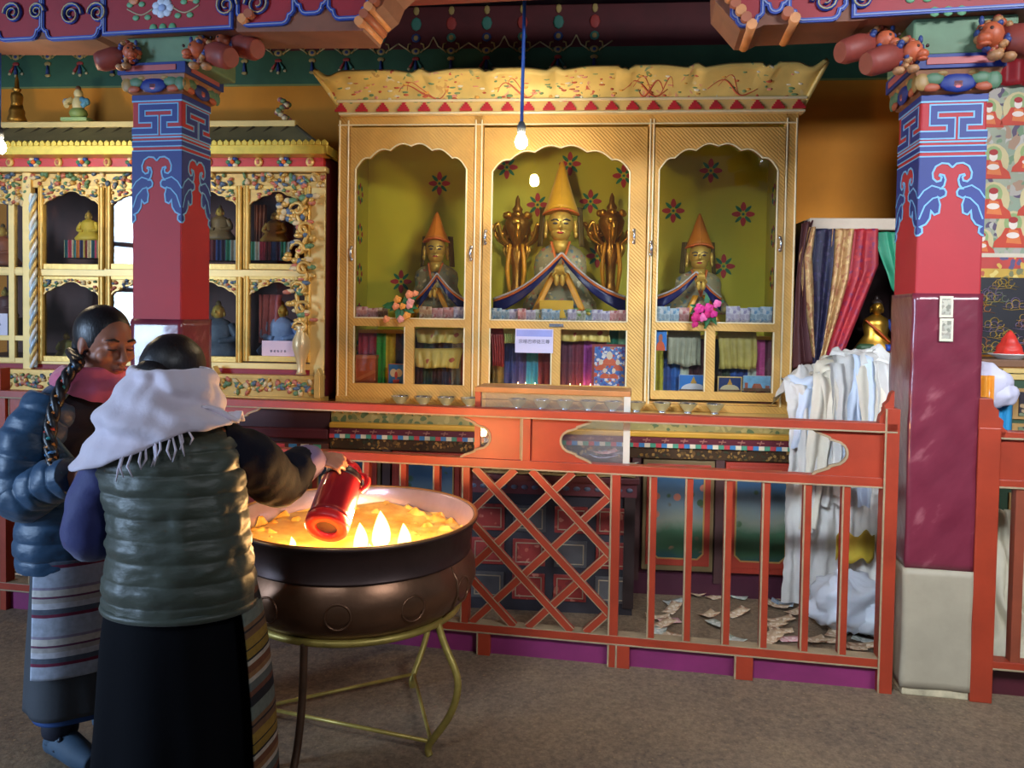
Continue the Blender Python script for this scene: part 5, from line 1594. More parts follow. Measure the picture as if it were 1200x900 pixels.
# landscape panels
def landscape():
    t = NT('landscape_painting')
    v = t.coord()
    tc = t.n('ShaderNodeTexCoord')
    sx = t.n('ShaderNodeSeparateXYZ'); t.l(tc.outputs['Generated'], sx.inputs[0])
    nz = t.n('ShaderNodeTexNoise', Scale=7.0, Detail=4.0); t.l(v, nz.inputs['Vector'])
    ma = t.n('ShaderNodeMath', _operation='MULTIPLY_ADD'); t.l(nz.outputs['Fac'], ma.inputs[0]); ma.inputs[1].default_value = .22; t.l(sx.outputs['Z'], ma.inputs[2])
    base = t.ramp(ma.outputs[0], [(.12, lin((30, 66, 66))), (.22, lin((48, 84, 54))), (.42, lin((54, 88, 62))), (.55, lin((120, 122, 106))), (.72, lin((104, 120, 126))), (.95, lin((52, 86, 116)))])
    vo = t.n('ShaderNodeTexVoronoi', Scale=16.0); t.l(v, vo.inputs['Vector'])
    sp = t.n('ShaderNodeSeparateColor'); t.l(vo.outputs['Color'], sp.inputs[0])
    pal = t.ramp(sp.outputs[1], [(0, lin((170, 70, 50))), (.3, lin((60, 84, 50))), (.55, lin((190, 110, 84))), (.75, lin((96, 84, 60)))], True)
    mk = t.ramp(vo.outputs['Distance'], [(0, (1, 1, 1, 1)), (.28, (1, 1, 1, 1)), (.36, (0, 0, 0, 1))])
    n2 = t.n('ShaderNodeTexNoise', Scale=5.0); t.l(v, n2.inputs['Vector'])
    gate = t.ramp(n2.outputs['Fac'], [(.5, (0, 0, 0, 1)), (.56, (1, 1, 1, 1))])
    mm = t.n('ShaderNodeMix', _data_type='RGBA', _blend_type='MULTIPLY'); mm.inputs[0].default_value = 1; t.l(mk, mm.inputs[6]); t.l(gate, mm.inputs[7])
    t.l(t.mix(mm.outputs[2], base, pal), t.b.inputs['Base Color']); t.b.inputs['Roughness'].default_value = .5
    return t.mat
LAND = landscape()
OLIVE = mat('olive_brown_frame', (110, 90, 56), .5, 0, .15)
REDP = mat('panel_red', (160, 52, 34), .5, 0, .15)
zp1, zp0 = ac(880, 545)[1], ac(880, 667)[1]
for i, px in enumerate((403, 500, 597, 695, 795, 892)):
    u0, u1 = ac(px - 42, 600)[0], ac(px + 42, 600)[0]
    mb = MB(); mb.box(u0, u1, ALD + .01, ALD + .045, zp0 - .03, zp1 + .01, 0); mb.box(u0 + .02, u1 - .02, ALD + .004, ALD + .012, zp0 + .0, zp1 - .01, 1)
    fr_ = mb.build('panel_frame', [OLIVE if i % 2 == 0 else REDP, REDP], alt, bevel=.003)
    mb = MB(); c_ = .03
    a, b_, c, e = u0 + .055, u1 - .055, zp0 + .04, zp1 - .03
    mb.prism([(a + c_, c), (b_ - c_, c), (b_, c + c_), (b_, e - c_), (b_ - c_, e), (a + c_, e), (a, e - c_), (a, c + c_)], ALD + .001, ALD + .006, 0)
    mb.strip([(a + c_, c), (b_ - c_, c), (b_, c + c_), (b_, e - c_), (b_ - c_, e), (a + c_, e), (a, e - c_), (a, c + c_)], .008, ALD - .001, ALD + .004, 1, True)
    mb.build('landscape', [LAND, mat('thin_gold', (170, 130, 70), .5)], fr_)
for px in (452, 549, 646, 745, 843, 936):
    u = ac(px, 600)[0]; mb = MB(); mb.box(u - .022, u + .022, ALD + .0, ALD + .045, .08, zc0); mb.build('pilaster', CARVE_DK if px == 936 else mat('pilaster_brown', (74, 46, 44), .5, 0, .2), alt)
mb = MB(); mb.box(ax0, ax1, ALD + .02, ALD + .05, 0, zp0 - .05); mb.build('base_board', mat('base_plum', (72, 26, 44), .5, 0, .2), alt)

# counter under the left cabinet
bx0, bx1 = ac(-60, 505)[0], ac(384, 505)[0]
lct = thing('side_counter', 'painted red counter under the ornate display cabinet', 'altar', B, ((bx0 + bx1) / 2, ALD + .4, 0))
zt2 = lz0 - .002
mb = MB(); mb.box(bx0, bx1, ALD + .05, WALLD - .01, 0, zt2 - .02); mb.build('carcass', mat('carcass_dark', (66, 32, 34), .55, 0, .2), lct)
mb = MB(); mb.box(bx0, bx1, ALD + .0, WALLD - .01, zt2 - .02, zt2); mb.build('counter_top', mat('worn_yellow_top', (180, 140, 66), .5, 0, .2), lct, bevel=.004)
zz = [ac(330, y)[1] for y in (502, 513, 519, 527, 548, 600)]
mb = MB(); mb.box(bx0, bx1, ALD + .0, ALD + .06, zz[1], zz[0]); mb.build('maroon_moulding', MAROON, lct, bevel=.005)
mb = MB(); mb.box(bx0, bx1, ALD + .02, ALD + .06, zz[3], zz[2], 0); k = 0
while bx0 + .07 * k < bx1 - .03: mb.box(bx0 + .07 * k + .01, bx0 + .07 * k + .055, ALD + .014, ALD + .022, zz[3] + .006, zz[2] - .006, 1 + k % 4); k += 1
mb.build('block_row', [mat('block_ground', (90, 50, 40), .5)] + BEADS, lct)
mb = MB(); k = 0
while bx0 + .56 * k < bx1 - .1:
    x = bx0 + .56 * k
    mb.box(x + .02, x + .5, ALD + .03, ALD + .06, zz[4], zz[3] - .01, 0); mb.box(x + .06, x + .46, ALD + .024, ALD + .032, zz[4] + .012, zz[3] - .022, 1)
    mb.prism([(x + .13, (zz[3] + zz[4]) / 2), (x + .26, zz[3] - .025), (x + .39, (zz[3] + zz[4]) / 2), (x + .26, zz[4] + .015)], ALD + .02, ALD + .026, 2); k += 1
mb.build('drawer_front', [mat('drawer_orange', (186, 74, 40), .5), speckle('drawer_pattern', (150, 84, 50), [(190, 70, 56), (120, 90, 60), (200, 140, 90)], 40, .4, .5), mat('drawer_rose', (176, 60, 56), .5)], lct)
k = 0
while bx0 + .44 * k < bx1 - .1:
    x = bx0 + .44 * k
    mb = MB(); mb.box(x + .02, x + .42, ALD + .02, ALD + .06, .16, zz[4] - .03, 0); mb.box(x + .05, x + .39, ALD + .015, ALD + .022, .2, zz[4] - .06, 1); p_ = mb.build('panel_frame', [OLIVE, REDP], lct)
    mb = MB(); mb.box(x + .09, x + .35, ALD + .01, ALD + .017, .25, zz[4] - .1); mb.build('landscape', LAND, p_); k += 1
# ---------------------------------------------------------------- water bowls along the counter
def bowl(label, group):
    t = thing('water_bowl', label, 'bowl', W, (0, 0, 0), group)
    mb = MB(); mb.lathe([(.022, 0), (.024, .006), (.018, .012), (.03, .026), (.046, .046), (.052, .058), (.054, .06), (.05, .058), (.042, .046), (.024, .026), (.0, .02)], (0, 0, 0), 28)
    mb.build('bowl', SILVER, t)
    mb = MB(); mb.lathe([(.0, .0495), (.0455, .0495), (.0455, .05), (.0, .05)], (0, 0, 0), 24); mb.build('water', glass('water', (.95, .97, 1), 0, 1.33), t)
    return t
b0 = None
for i, px in enumerate((469, 496, 523, 550, 578, 607, 635, 662, 690, 718, 746, 776, 806, 838)):
    if px == 578: continue
    where = 'left' if px < 560 else ('mid' if px < 730 else 'right')
    lab = {'left': 'silver water bowl in the row left of the clear box', 'mid': 'silver water bowl seen through the clear box', 'right': 'silver water bowl in the row before the right door'}[where]
    grp = {'left': 'water bowls left of the clear box', 'mid': 'water bowls behind the clear box', 'right': 'water bowls before the right door'}[where]
    c = bowl(lab, grp) if b0 is None else copy_tree(b0)
    b0 = b0 or c
    put(c, B, (B.U(px, 470, -.12), -.12, gz0), 0, lab, grp)

# butter lamps burning inside the lower middle pane
FLAME = glow('candle_flame', (1.0, .55, .18), 26)
L0 = None
for i, (px, h_) in enumerate(((607, 1.25), (616, .7), (627, .9), (668, .7), (680, .7), (692, .75))):
    if L0 is None:
        t = thing('butter_lamp', 'x', 'lamp', W, (0, 0, 0), 'butter lamps behind the lower middle panes')
        mb = MB(); mb.lathe([(.016, 0), (.006, .012), (.006, .02), (.018, .034), (.02, .042), (.012, .038), (0, .036)], (0, 0, 0), 16); mb.build('cup', GILT, t)
        mb = MB(); mb.lathe([(.001, .036), (.0075, .046), (.008, .054), (.005, .068), (.0008, .085)], (0, 0, 0), 10); mb.build('flame', FLAME, t)
        L0 = t
    else: t = copy_tree(L0)
    put(t, B, (B.U(px, 447, .06), .06, gz0 + .05), 0, 'lit gilt butter lamp behind the lower left pane of the middle door' if px < 640 else 'lit gilt butter lamp behind the lower right pane of the middle door', 'butter lamps, lower left middle pane' if px < 640 else 'butter lamps, lower right middle pane')

# ---------------------------------------------------------------- bouquets tied to the cabinet doors
def bouquet(label, px, py, cols, spots, d=-.05):
    u, z = B.h(px, py, d)
    t = thing('bouquet', label, 'flowers', B, (u, d, z - .08))
    mb = MB()
    r_ = random.Random(px)
    leaf = mb
    for k in range(16):
        a = r_.uniform(0, 2 * pi); L = r_.uniform(.05, .13)
        c = V((u, d, z)) + V((cos(a) * L * .6, -.01 * r_.random(), sin(a) * L * .5 + .01))
        e = V((cos(a), 0, sin(a))); f = V((-sin(a), .2, cos(a)))
        mb.add([c - e * .035, c + f * .016 + V((0, -.006, 0)), c + e * .04, c - f * .016 + V((0, -.006, 0))], [(0, 1, 2, 3)], 0)
    mb.build('leaf', mat('silk_leaf', (40, 104, 60), .5, 0, .25), t, solid=.002)
    for i, (x, y, rr) in enumerate(spots):
        mb = MB(); uu, zz_ = B.h(x, y, d - .015)
        for k in range(9):
            a = k * 2.4; q = rr * .55 * sqrt(k / 9)
            mb.ell((uu + q * cos(a), d - .02 - .010 * (1 - k / 9), zz_ + q * sin(a)), (rr * .42, rr * .3, rr * .42), 8)
        mb.build('blossom', cols[i % len(cols)], t)
    mb = MB(); mb.tube(spline([(u, d + .005, z + .02), (u + .01, d - .005, z - .04), (u - .02, d, z - .09)], 5), .005, 6); mb.build('stem', mat('stem_green', (60, 110, 60), .5), t)
bouquet('orange and peach silk flowers tied at the left door of the gold cabinet', 470, 358, [mat('peach_silk', (226, 140, 96), .6), mat('orange_silk', (226, 150, 60), .6), mat('pink_peach_silk', (222, 150, 140), .6)],
        [(480, 345, .03), (466, 351, .028), (481, 354, .028), (464, 359, .026), (472, 359, .024), (480, 358, .026), (453, 374, .026), (477, 370, .028), (470, 374, .026), (487, 344, .022)])
bouquet('magenta and pink silk flowers tied at the right door of the gold cabinet', 830, 366, [mat('magenta_silk', (214, 50, 140), .6), mat('deep_pink_silk', (196, 30, 110), .6), mat('pink_silk', (232, 110, 170), .6)],
        [(819, 362, .036), (815, 372, .034), (824, 372, .03), (830, 361, .034), (828, 369, .028), (840, 356, .028), (836, 368, .026), (814, 380, .024)])

# ---------------------------------------------------------------- clear offering box behind the rail
cd0, cd1 = .05, .22
cu0, cu1 = RL.U(560, 480, cd0), RL.U(735, 480, cd0)
cz0, cz1 = RL.Z(640, 543, cd0), RL.Z(640, 456, cd0)
t = thing('clear_offering_box', 'clear acrylic offering box with orange frame standing behind the rail', 'box', RL, ((cu0 + cu1) / 2, (cd0 + cd1) / 2, cz0))
ACR = glass('acrylic', (.95, .95, .95), .03, 1.45, .06, (.8, .8, .84))
mb = MB(); mb.box(cu0, cu1, cd0, cd0 + .004, cz0, cz1 - .02); mb.build('front_pane', ACR, t)
mb = MB(); mb.box(cu0, cu1, cd1 - .004, cd1, cz0, cz1 - .02); mb.build('back_pane', ACR, t)
mb = MB(); mb.box(cu0 - .012, cu0 + .014, cd0 - .008, cd0 + .016, cz0, cz1, 0); mb.build('frame_post', ORANGE_RED, t)
mb = MB(); mb.box(cu1 - .014, cu1 + .014, cd0 - .008, cd0 + .016, cz0, cz1 - .02, 0); mb.build('frame_post', mat('pale_grey_post', (186, 180, 166), .5), t)
mb = MB(); mb.box(cu0 - .012, cu1 + .014, cd0 - .010, cd1, cz1 - .022, cz1 + .002, 0); mb.build('lid', mat('lid_wood', (166, 112, 62), .45, 0, .25), t, bevel=.003)
mb = MB(); mb.box(cu0, cu1, cd0, cd1, cz0, cz0 + .012); mb.build('floor_board', WOOD, t)
rnd = random.Random(21)
for k in range(9):
    u = rnd.uniform(cu0 + .05, cu1 - .06)
    note(rnd.choice((1, 4, 1, 2)), .12, .06, False, RL, (u, rnd.uniform(cd0 + .05, cd1 - .05), cz0 + .014 + .004 * k), rnd.uniform(-.7, .7), 0, 'banknote lying inside the clear offering box', 'banknotes in the clear box')

# ---------------------------------------------------------------- low chest behind the lattice
CHD = -.52
ch = lambda px, py, d=0: B.h(px, py, CHD + d)
cu0, cu1 = ch(548, 650)[0], ch(742, 650)[0]
czt = ch(650, 556)[1]
t = thing('low_chest', 'low dark chest with red framed panels behind the lattice', 'chest', B, ((cu0 + cu1) / 2, CHD + .12, 0))
mb = MB(); mb.box(cu0, cu1, CHD, CHD + .26, 0, czt - .03); mb.build('carcass', mat('chest_navy', (50, 46, 52), .55, 0, .3, 5), t)
mb = MB(); mb.box(cu0 - .03, cu1 + .02, CHD - .04, CHD + .28, czt - .03, czt); mb.build('top', mat('chest_top', (96, 44, 48), .5, 0, .25), t, bevel=.004)
mb = MB(); mb.box(cu0 - .02, cu1 + .01, CHD - .02, CHD + .01, czt - .1, czt - .03, 0)
for k in range(16): mb.ell((cu0 + (cu1 - cu0) * (k + .5) / 16, CHD - .02, czt - .065), (.018, .006, .012), 8, 1)
mb.build('frieze', [mat('frieze_plum', (104, 50, 56), .5), mat('frieze_slate', (90, 100, 120), .5)], t)
RP = speckle('chest_red_panel', (140, 46, 40), [(180, 110, 90), (120, 40, 40), (170, 90, 70)], 26, .25, .5, bump=0)
for r_ in range(3):
    for c_ in range(4):
        w_ = (cu1 - cu0) / 4; h_ = (czt - .18) / 3
        a, z = cu0 + w_ * c_ + .022, .06 + h_ * r_
        mb = MB(); mb.box(a, a + w_ - .044, CHD - .012, CHD + .01, z, z + h_ - .04, 0); mb.strip([(a + .018, z + .018), (a + w_ - .062, z + .018), (a + w_ - .062, z + h_ - .058), (a + .018, z + h_ - .058)], .006, CHD - .016, CHD - .01, 1, True)
        mb.build('panel', [RP if (r_ + c_) % 3 else mat('chest_slate_panel', (80, 76, 76), .5, 0, .3), mat('panel_line', (150, 130, 104), .5)], t, bevel=.003)
mb = MB(); mb.box(cu1 - .05, cu1 + .004, CHD - .016, CHD + .02, .04, czt - .04); mb.build('end_pilaster', mat('pilaster_dark', (52, 38, 36), .5), t)
# cloth and notes lying on the chest
mb = MB(); mb.grid(lambda i, j: V((cu0 + .0 + (cu1 - cu0) * i, CHD - .05 + .25 * j, czt + .006 + .014 * abs(noise.noise(V((i * 9, j * 4, 2)))))), 40, 10, 0)
mb.build('chest_cloth', speckle('patterned_gold_cloth', (150, 130, 84), [(110, 90, 50), (176, 160, 110), (120, 70, 60)], 16, .4, .6, bump=0), fr=B, label='crumpled patterned gold cloth spread on the low chest', cat='cloth', solid=.004)
for k in range(9):
    note(rnd.choice((2, 3, 1, 2)), .15, .072, False, B, (cu0 + .06 + (cu1 - cu0 - .12) * k / 8, CHD + rnd.uniform(-.0, .1), czt + .03 + .003 * k), rnd.uniform(-1, 1), rnd.uniform(-.1, .1), 'banknote left on the cloth of the low chest behind the lattice', 'banknotes on the low chest')

# ---------------------------------------------------------------- banknotes scattered on the floor behind the rail
pts = [(130, 287), (120, 322), (45, 370), (105, 385), (75, 405), (50, 445), (135, 460), (60, 215), (255, 250), (330, 228), (345, 260), (300, 358), (440, 262), (445, 348), (345, 405), (430, 475), (635, 250), (640, 310), (670, 300), (665, 385), (630, 405), (665, 435), (620, 455), (615, 485), (710, 480), (740, 340), (850, 355), (900, 365), (1030, 360), (830, 490), (930, 445), (915, 485), (1015, 435), (1030, 520), (1080, 515), (1090, 485)]
rnd = random.Random(9)
for k, (x, y) in enumerate(pts):
    px, py = 760 + x / 4.2857, 640 + y / 4.2857
    u, d = W.fl(px, py)
    note(0 if k == 18 else rnd.choice((4, 4, 1, 3, 4)), (.11, .13, .12)[k % 3], .06, False, W, (u, d, .004 + .0015 * (k % 5)), rnd.uniform(-1.3, 1.3), rnd.uniform(-.14, .14), 'banknote lying on the floor behind the balusters, left of the right pillar', 'banknotes on the floor left of the right pillar', curl=.010)
for k, (px, py) in enumerate(((1160, 719), (1172, 733), (1163, 746), (1180, 752), (1156, 760), (1190, 742), (1184, 726))):
    u, d = W.fl(px, py)
    note(rnd.choice((4, 1, 3)), .135, .066, False, W, (u, d, .004 + .002 * k), rnd.uniform(-1.3, 1.3), rnd.uniform(-.14, .14), 'banknote lying on the floor behind the railing right of the right pillar', 'banknotes on the floor right of the right pillar')
for k, (px, py) in enumerate(((24, 640), (30, 655), (20, 668), (34, 672))):
    u, d = W.fl(px, py)
    note(rnd.choice((4, 1, 3)), .135, .066, False, W, (u, d, .004 + .002 * k), rnd.uniform(-1.3, 1.3), 0, 'banknote lying on the floor behind the railing at the left picture edge', 'banknotes on the floor at the left edge')

# ---------------------------------------------------------------- wooden railing
rz = lambda px, py: RL.Z(px, py)
ru = lambda px, py=600: RL.U(px, py)
zT1, zT0 = rz(600, 479), rz(600, 489)
zM1, zM0 = rz(640, 540), rz(640, 551)
zB1, zB0 = rz(890, 757), rz(890, 768)
uL, uR = ru(-70), ru(1046, 600)
rail = thing('railing', 'long orange-red wooden railing with lattice across the hall, left of the right pillar', 'railing', RL, ((uL + uR) / 2, 0, 0))
def edge(mb, x0, x1, z, m=1): mb.box(x0, x1, -.031, -.024, z - .004, z + .004, m)
for nm, a, b_, hw in (('top_rail', zT0, zT1, .034), ('middle_rail', zM0, zM1, .026), ('bottom_rail', zB0, zB1, .03)):
    mb = MB(); mb.box(uL, uR, -hw, hw, a, b_, 0); mb.box(uL, uR, -hw - .0015, -hw + .001, a - .0, a + .007, 1)
    if nm == 'bottom_rail': mb.box(uL, uR, -hw, hw, b_ - .001, b_ + .0015, 1)
    mb.build(nm, [ORANGE_RED, WORN_EDGE], rail, bevel=.003)
def post(px, w_, z0, z1, nm='post', dd=.028):
    u = ru(px, 600); mb = MB(); mb.box(u - w_ / 2, u + w_ / 2, -dd, dd, z0, z1, 0); mb.box(u - w_ / 2 - .001, u - w_ / 2 + .007, -dd - .0015, -dd + .002, z0, z1, 1); mb.build(nm, [ORANGE_RED, WORN_EDGE], rail, bevel=.003)
post(1040, .055, 0.0, zT1 + .06, 'end_post', .034)
mb = MB(); ue = ru(1046, 480)
mb.prism([(ue - .055, zT1 + .0), (ue, zT1), (ue, zT1 + .13), (ue - .012, zT1 + .12), (ue - .02, zT1 + .09), (ue - .035, zT1 + .075), (ue - .034, zT1 + .05), (ue - .05, zT1 + .03)], -.02, .02); mb.build('post_bracket', ORANGE_RED, rail)
post(721, .042, 0.0, zM0); post(616, .04, zM1, zT0, 'short_post'); post(547, .036, zB1, zM0)
post(8, .04, 0, zT0); post(2, .05, zT1, rz(2, 431), 'upright_post', .03); post(145, .04, 0, zT0)
for px in (765, 807, 853, 897, 945, 990): post(px, .032, zB1, zM0, 'baluster', .02)
for px in (512, 473, 430, 388, 348, 308, 266, 40, 78, 112, 180, 220): post(px, .03, zB1, zM0, 'baluster', .02)
for px in (733, 875, 400, 570): post(px, .075 if px == 875 else .06, 0, zB0, 'foot', .03)
# lattice
u0, u1 = ru(549), ru(717); z0, z1 = zB1, zM0
hp = (u1 - u0) / 5
mb = MB()
def clip(c, s, bar):
    """line z = s*u + c inside the frame"""
    pts = []
    for u in (u0, u1):
        z = s * u + c
        if z0 <= z <= z1: pts.append((u, z))
    for z in (z0, z1):
        u = (z - c) / s
        if u0 < u < u1: pts.append((u, z))
    if len(pts) >= 2:
        pts.sort()
        a, b_ = pts[0], pts[-1]
        if abs(b_[0] - a[0]) > .02:
            dd = 0 if s > 0 else .002
            mb.strip([a, b_], .034, -.02 - dd, .0 - dd, 0); 
            for o in (-1, 1):
                n_ = V((-s, 1)).normalized() * (.0155 * o)
                mb.strip([(a[0] + n_.x, a[1] + n_.y), (b_[0] + n_.x, b_[1] + n_.y)], .0035, -.0215 - dd, -.018 - dd, 1)
uc, zc = ru(580.5, 572), rz(580.5, 572)
for k in range(-8, 9):
    clip(zc - uc + 2 * hp * k, 1, 0); clip(zc + uc + 2 * hp * k, -1, 0)
mb.build('lattice_panel', [ORANGE_RED, WORN_EDGE], rail)
# cartouche panels between top and middle rail
prof = [(0, -.075), (.06, -.06), (.12, -.03), (.16, -.012), (.2, -.008), (.235, .012), (.26, .03), (.33, .046), (.42, .056), (.5, .058)]
prof = prof + [(1 - t, e) for t, e in prof[-2::-1]]
def cart(px_edge, px_far, side, nm='cartouche_panel'):
    """solid end panel: scalloped edge at px_edge, the opening lies on that side"""
    e, f = ru(px_edge, 515), ru(px_far, 515)
    s = 1 if f > e else -1
    mb = MB()
    ed = [(e + s * (x - .03), zM1 + (zT0 - zM1) * t) for t, x in prof]
    mb.prism(ed + [(f, zT0), (f, zM1)], -.012, .012, 0)
    mb.strip(ed, .009, -.017, .0, 1)
    mb.strip([(f - s * .006, zM1 + .004), (f - s * .006, zT0 - .004)], .006, -.015, .0, 1)
    mb.build(nm, [ORANGE_RED, WORN_EDGE], rail)
cart(568, 612, 1); cart(665, 620, -1); cart(984, 1038, 1); cart(282, 200, -1); cart(120, 145, 1); cart(40, 12, -1)
# plum kick-board set back under it
mb = MB(); mb.box(uL, uR, .0, .02, 0, zB0 + .0); mb.build('kick_board', mat('plum_board', (124, 38, 88), .5, 0, .25, 4), rail)

# short railing right of the pillar
sr = thing('railing', 'short orange-red railing with a notched end board, right of the right pillar', 'railing', RL, (ru(1200), 0, 0))
v0, v1 = ru(1146), ru(1300)
for nm, (y0, y1) in (('top_rail', (505, 514)), ('middle_rail', (561, 571)), ('bottom_rail', (773, 783))):
    mb = MB(); mb.box(v0, v1, -.03, .03, rz(1180, y1), rz(1180, y0), 0); mb.box(v0, v1, -.0315, -.028, rz(1180, y1), rz(1180, y1) + .008, 1); mb.build(nm, [ORANGE_RED, WORN_EDGE], sr, bevel=.003)
mb = MB(); mb.box(v0 - .02, ru(1166), -.034, .034, 0, rz(1155, 500)); mb.build('end_post', ORANGE_RED, sr, bevel=.004)
mb = MB()
zt_ = rz(1155, 466); zb_ = rz(1155, 512)
a = v0 - .02; b_ = ru(1170)
mb.prism([(a, zb_), (b_, zb_), (b_ + .01, zb_ + .03), (b_ - .006, zb_ + .045), (b_ - .004, zb_ + .07), (b_ - .022, zb_ + .085), (b_ - .022, zb_ + .11), (b_ - .04, zb_ + .125), (b_ - .045, zt_), (a, zt_)], -.03, .03, 0)
mb.build('notched_board', [ORANGE_RED], sr, bevel=.003)
mb = MB(); mb.box(v0, v1, -.012, .012, rz(1180, 562), rz(1180, 513)); mb.build('panel', ORANGE_RED, sr)
for px in (1193, 1240):
    mb = MB(); u = ru(px); mb.box(u - .018, u + .018, -.022, .022, rz(px, 775), rz(px, 569)); mb.build('baluster', mat('brown_baluster', (130, 60, 36), .5, 0, .2), sr, bevel=.003)
mb = MB(); mb.box(v0, v1, .06, .09, 0, rz(1180, 783)); mb.build('kick_board', mat('oxblood_board', (76, 22, 34), .5, 0, .25), sr)
# ---------------------------------------------------------------- curtained shrine left of the right pillar
SD = .0
sc_ = lambda px, py, d=0: B.h(px, py, SD + d)
su0, su1 = sc_(941, 350)[0], sc_(1092, 350)[0]
szt = sc_(1000, 256)[1]
t = thing('curtained_shrine', 'shrine with parted striped brocade curtains between the gold cabinet and right pillar', 'shrine', B, ((su0 + su1) / 2, SD + .28, 0))
DKM = mat('shrine_dark', (50, 22, 24), .6, 0, .2)
mb = MB(); mb.box(su0, su1, SD + .5, SD + .53, 0, szt - .01); mb.build('back_panel', DKM, t)
mb = MB(); mb.box(su0, su0 + .03, SD + .02, SD + .5, 0, szt - .01); mb.build('side_panel', DKM, t)
mb = MB(); mb.box(su1 - .03, su1, SD + .02, SD + .5, 0, szt - .01); mb.build('side_panel', DKM, t)
szs = sc_(1030, 414, .2)[1]
mb = MB(); mb.box(su0 + .03, su1 - .03, SD + .02, SD + .5, szs - .03, szs); mb.build('shelf', WOOD, t)
mb = MB(); mb.box(su0 + .02, su1, SD - .02, SD + .1, szt - .065, szt, 0); mb.build('top_bar', mat('pale_silk_bar', (196, 178, 156), .55, 0, .12, 8), t, bevel=.006)
def strip_curtain(nm, m, left, right, folds, seed):
    """curtain width between two pixel edge lines that run from top to bottom"""
    def ev(line, j):
        n_ = len(line) - 1
        k = min(int(j * n_), n_ - 1); f = j * n_ - k
        f = f * f * (3 - 2 * f) * .3 + f * .7
        return line[k][0] + (line[k + 1][0] - line[k][0]) * f, line[k][1] + (line[k + 1][1] - line[k][1]) * f
    def S(i, j):
        ax, ay = ev(left, j); bx, by = ev(right, j)
        px, py = ax + (bx - ax) * i, ay + (by - ay) * i
        dd = -.02 - .03 * seed * .3
        u, z = sc_(px, py, dd)
        return V((u, SD + dd + .014 * sin(i * folds * pi + j * 2) + .008 * noise.noise(V((i * 4, j * 3, seed))), z))
    mb = MB(); mb.grid(S, 20, 30, 0); return mb.build(nm, m, t, solid=.004)
BROG = speckle('gold_brocade', (190, 150, 100), [(170, 120, 76), (206, 176, 120), (160, 104, 72)], 40, .4, .45, .2, bump=.2)
BRON = speckle('navy_brocade', (28, 28, 56), [(44, 40, 80), (36, 30, 60), (60, 50, 80)], 40, .4, .5, .1, bump=.1)
BROR = speckle('crimson_brocade', (160, 36, 48), [(120, 40, 80), (180, 50, 50), (140, 30, 60)], 30, .35, .5, .1, bump=.1)
strip_curtain('curtain_panel', mat('maroon_velvet', (76, 34, 36), .6, 0, .2), [(940, 262), (934, 330), (930, 400), (930, 432)], [(953, 258), (942, 300), (944, 370), (952, 425)], 3, 1)
strip_curtain('curtain_panel', BROG, [(949, 266), (937, 300), (944, 370), (953, 430)], [(956, 266), (952, 300), (955, 360), (957, 430)], 2, 2)
strip_curtain('curtain_panel', BRON, [(953, 268), (951, 310), (954, 370), (951, 432)], [(978, 268), (976, 310), (968, 370), (960, 432)], 3, 2.5)
strip_curtain('curtain_panel', BROG, [(976, 268), (974, 310), (967, 370), (958, 432)], [(1001, 268), (994, 330), (980, 380), (963, 432)], 4, 3)
strip_curtain('curtain_panel', BROR, [(999, 268), (992, 330), (978, 380), (962, 434)], [(1029, 268), (1030, 310), (1005, 375), (985, 425)], 4, 2)
strip_curtain('curtain_panel', mat('jade_silk', (40, 140, 104), .45, 0, .15, 10), [(1025, 272), (1031, 296), (1040, 318), (1046, 338)], [(1050, 272), (1056, 300), (1062, 330), (1068, 380)], 3, 3)
strip_curtain('curtain_panel', BROR, [(1062, 270), (1066, 310), (1074, 375), (1080, 430)], [(1090, 270), (1090, 310), (1090, 375), (1090, 430)], 4, 2)
# the figure inside
u = sc_(1026, 400, .25)[0]
zb_ = szs
H = sc_(1026, 348, .25)[1] - zb_
tt = thing('seated_statue', 'gilded figure in orange and blue robes inside the curtained shrine', 'statue', B, (u, SD + .25, zb_))
mb = MB(); mb.lathe([(.36 * H, 0), (.38 * H, .06 * H), (.30 * H, .18 * H), (.20 * H, .32 * H), (.235 * H, .5 * H), (.21 * H, .6 * H), (.10 * H, .67 * H), (.06 * H, .7 * H)], (u, SD + .25, zb_), 28, 0)
mb.xf(Matrix.Translation((0, SD + .25, 0)) @ Matrix.Diagonal((1, .6, 1, 1)) @ Matrix.Translation((0, -SD - .25, 0))); mb.build('torso', GILT, tt)
mb = MB()
mb.tube(spline([(u - .21 * H, SD + .22, zb_ + .58 * H), (u - .05 * H, SD + .25 - .15 * H, zb_ + .42 * H), (u + .2 * H, SD + .25 - .12 * H, zb_ + .2 * H)], 6), [.05 * H, .06 * H, .05 * H], 8, 0, flat=.4)
mb.tube(spline([(u + .22 * H, SD + .25, zb_ + .57 * H), (u + .30 * H, SD + .2, zb_ + .36 * H), (u + .26 * H, SD + .16, zb_ + .16 * H)], 6), [.07 * H, .08 * H, .06 * H], 8, 1)
for s in (-1, 1): mb.tube(spline([(u + s * .1 * H, SD + .25 - .2 * H, zb_ + .10 * H), (u + s * .3 * H, SD + .25 - .14 * H, zb_ + .09 * H), (u + s * .34 * H, SD + .2, zb_ + .05 * H)], 5), [.06 * H, .075 * H, .05 * H], 8, 1 if s > 0 else 2)
mb.build('robe', [mat('figure_orange', (216, 96, 40), .45), mat('figure_blue', (40, 80, 180), .45), mat('figure_green', (60, 90, 60), .45)], tt)
mb = MB(); mb.ell((u, SD + .24, zb_ + .8 * H), (.10 * H, .105 * H, .13 * H), 16, 0); mb.tube([(u, SD + .24 - .095 * H, zb_ + .83 * H), (u, SD + .24 - .125 * H, zb_ + .78 * H)], [.012 * H, .022 * H], 6, 0)
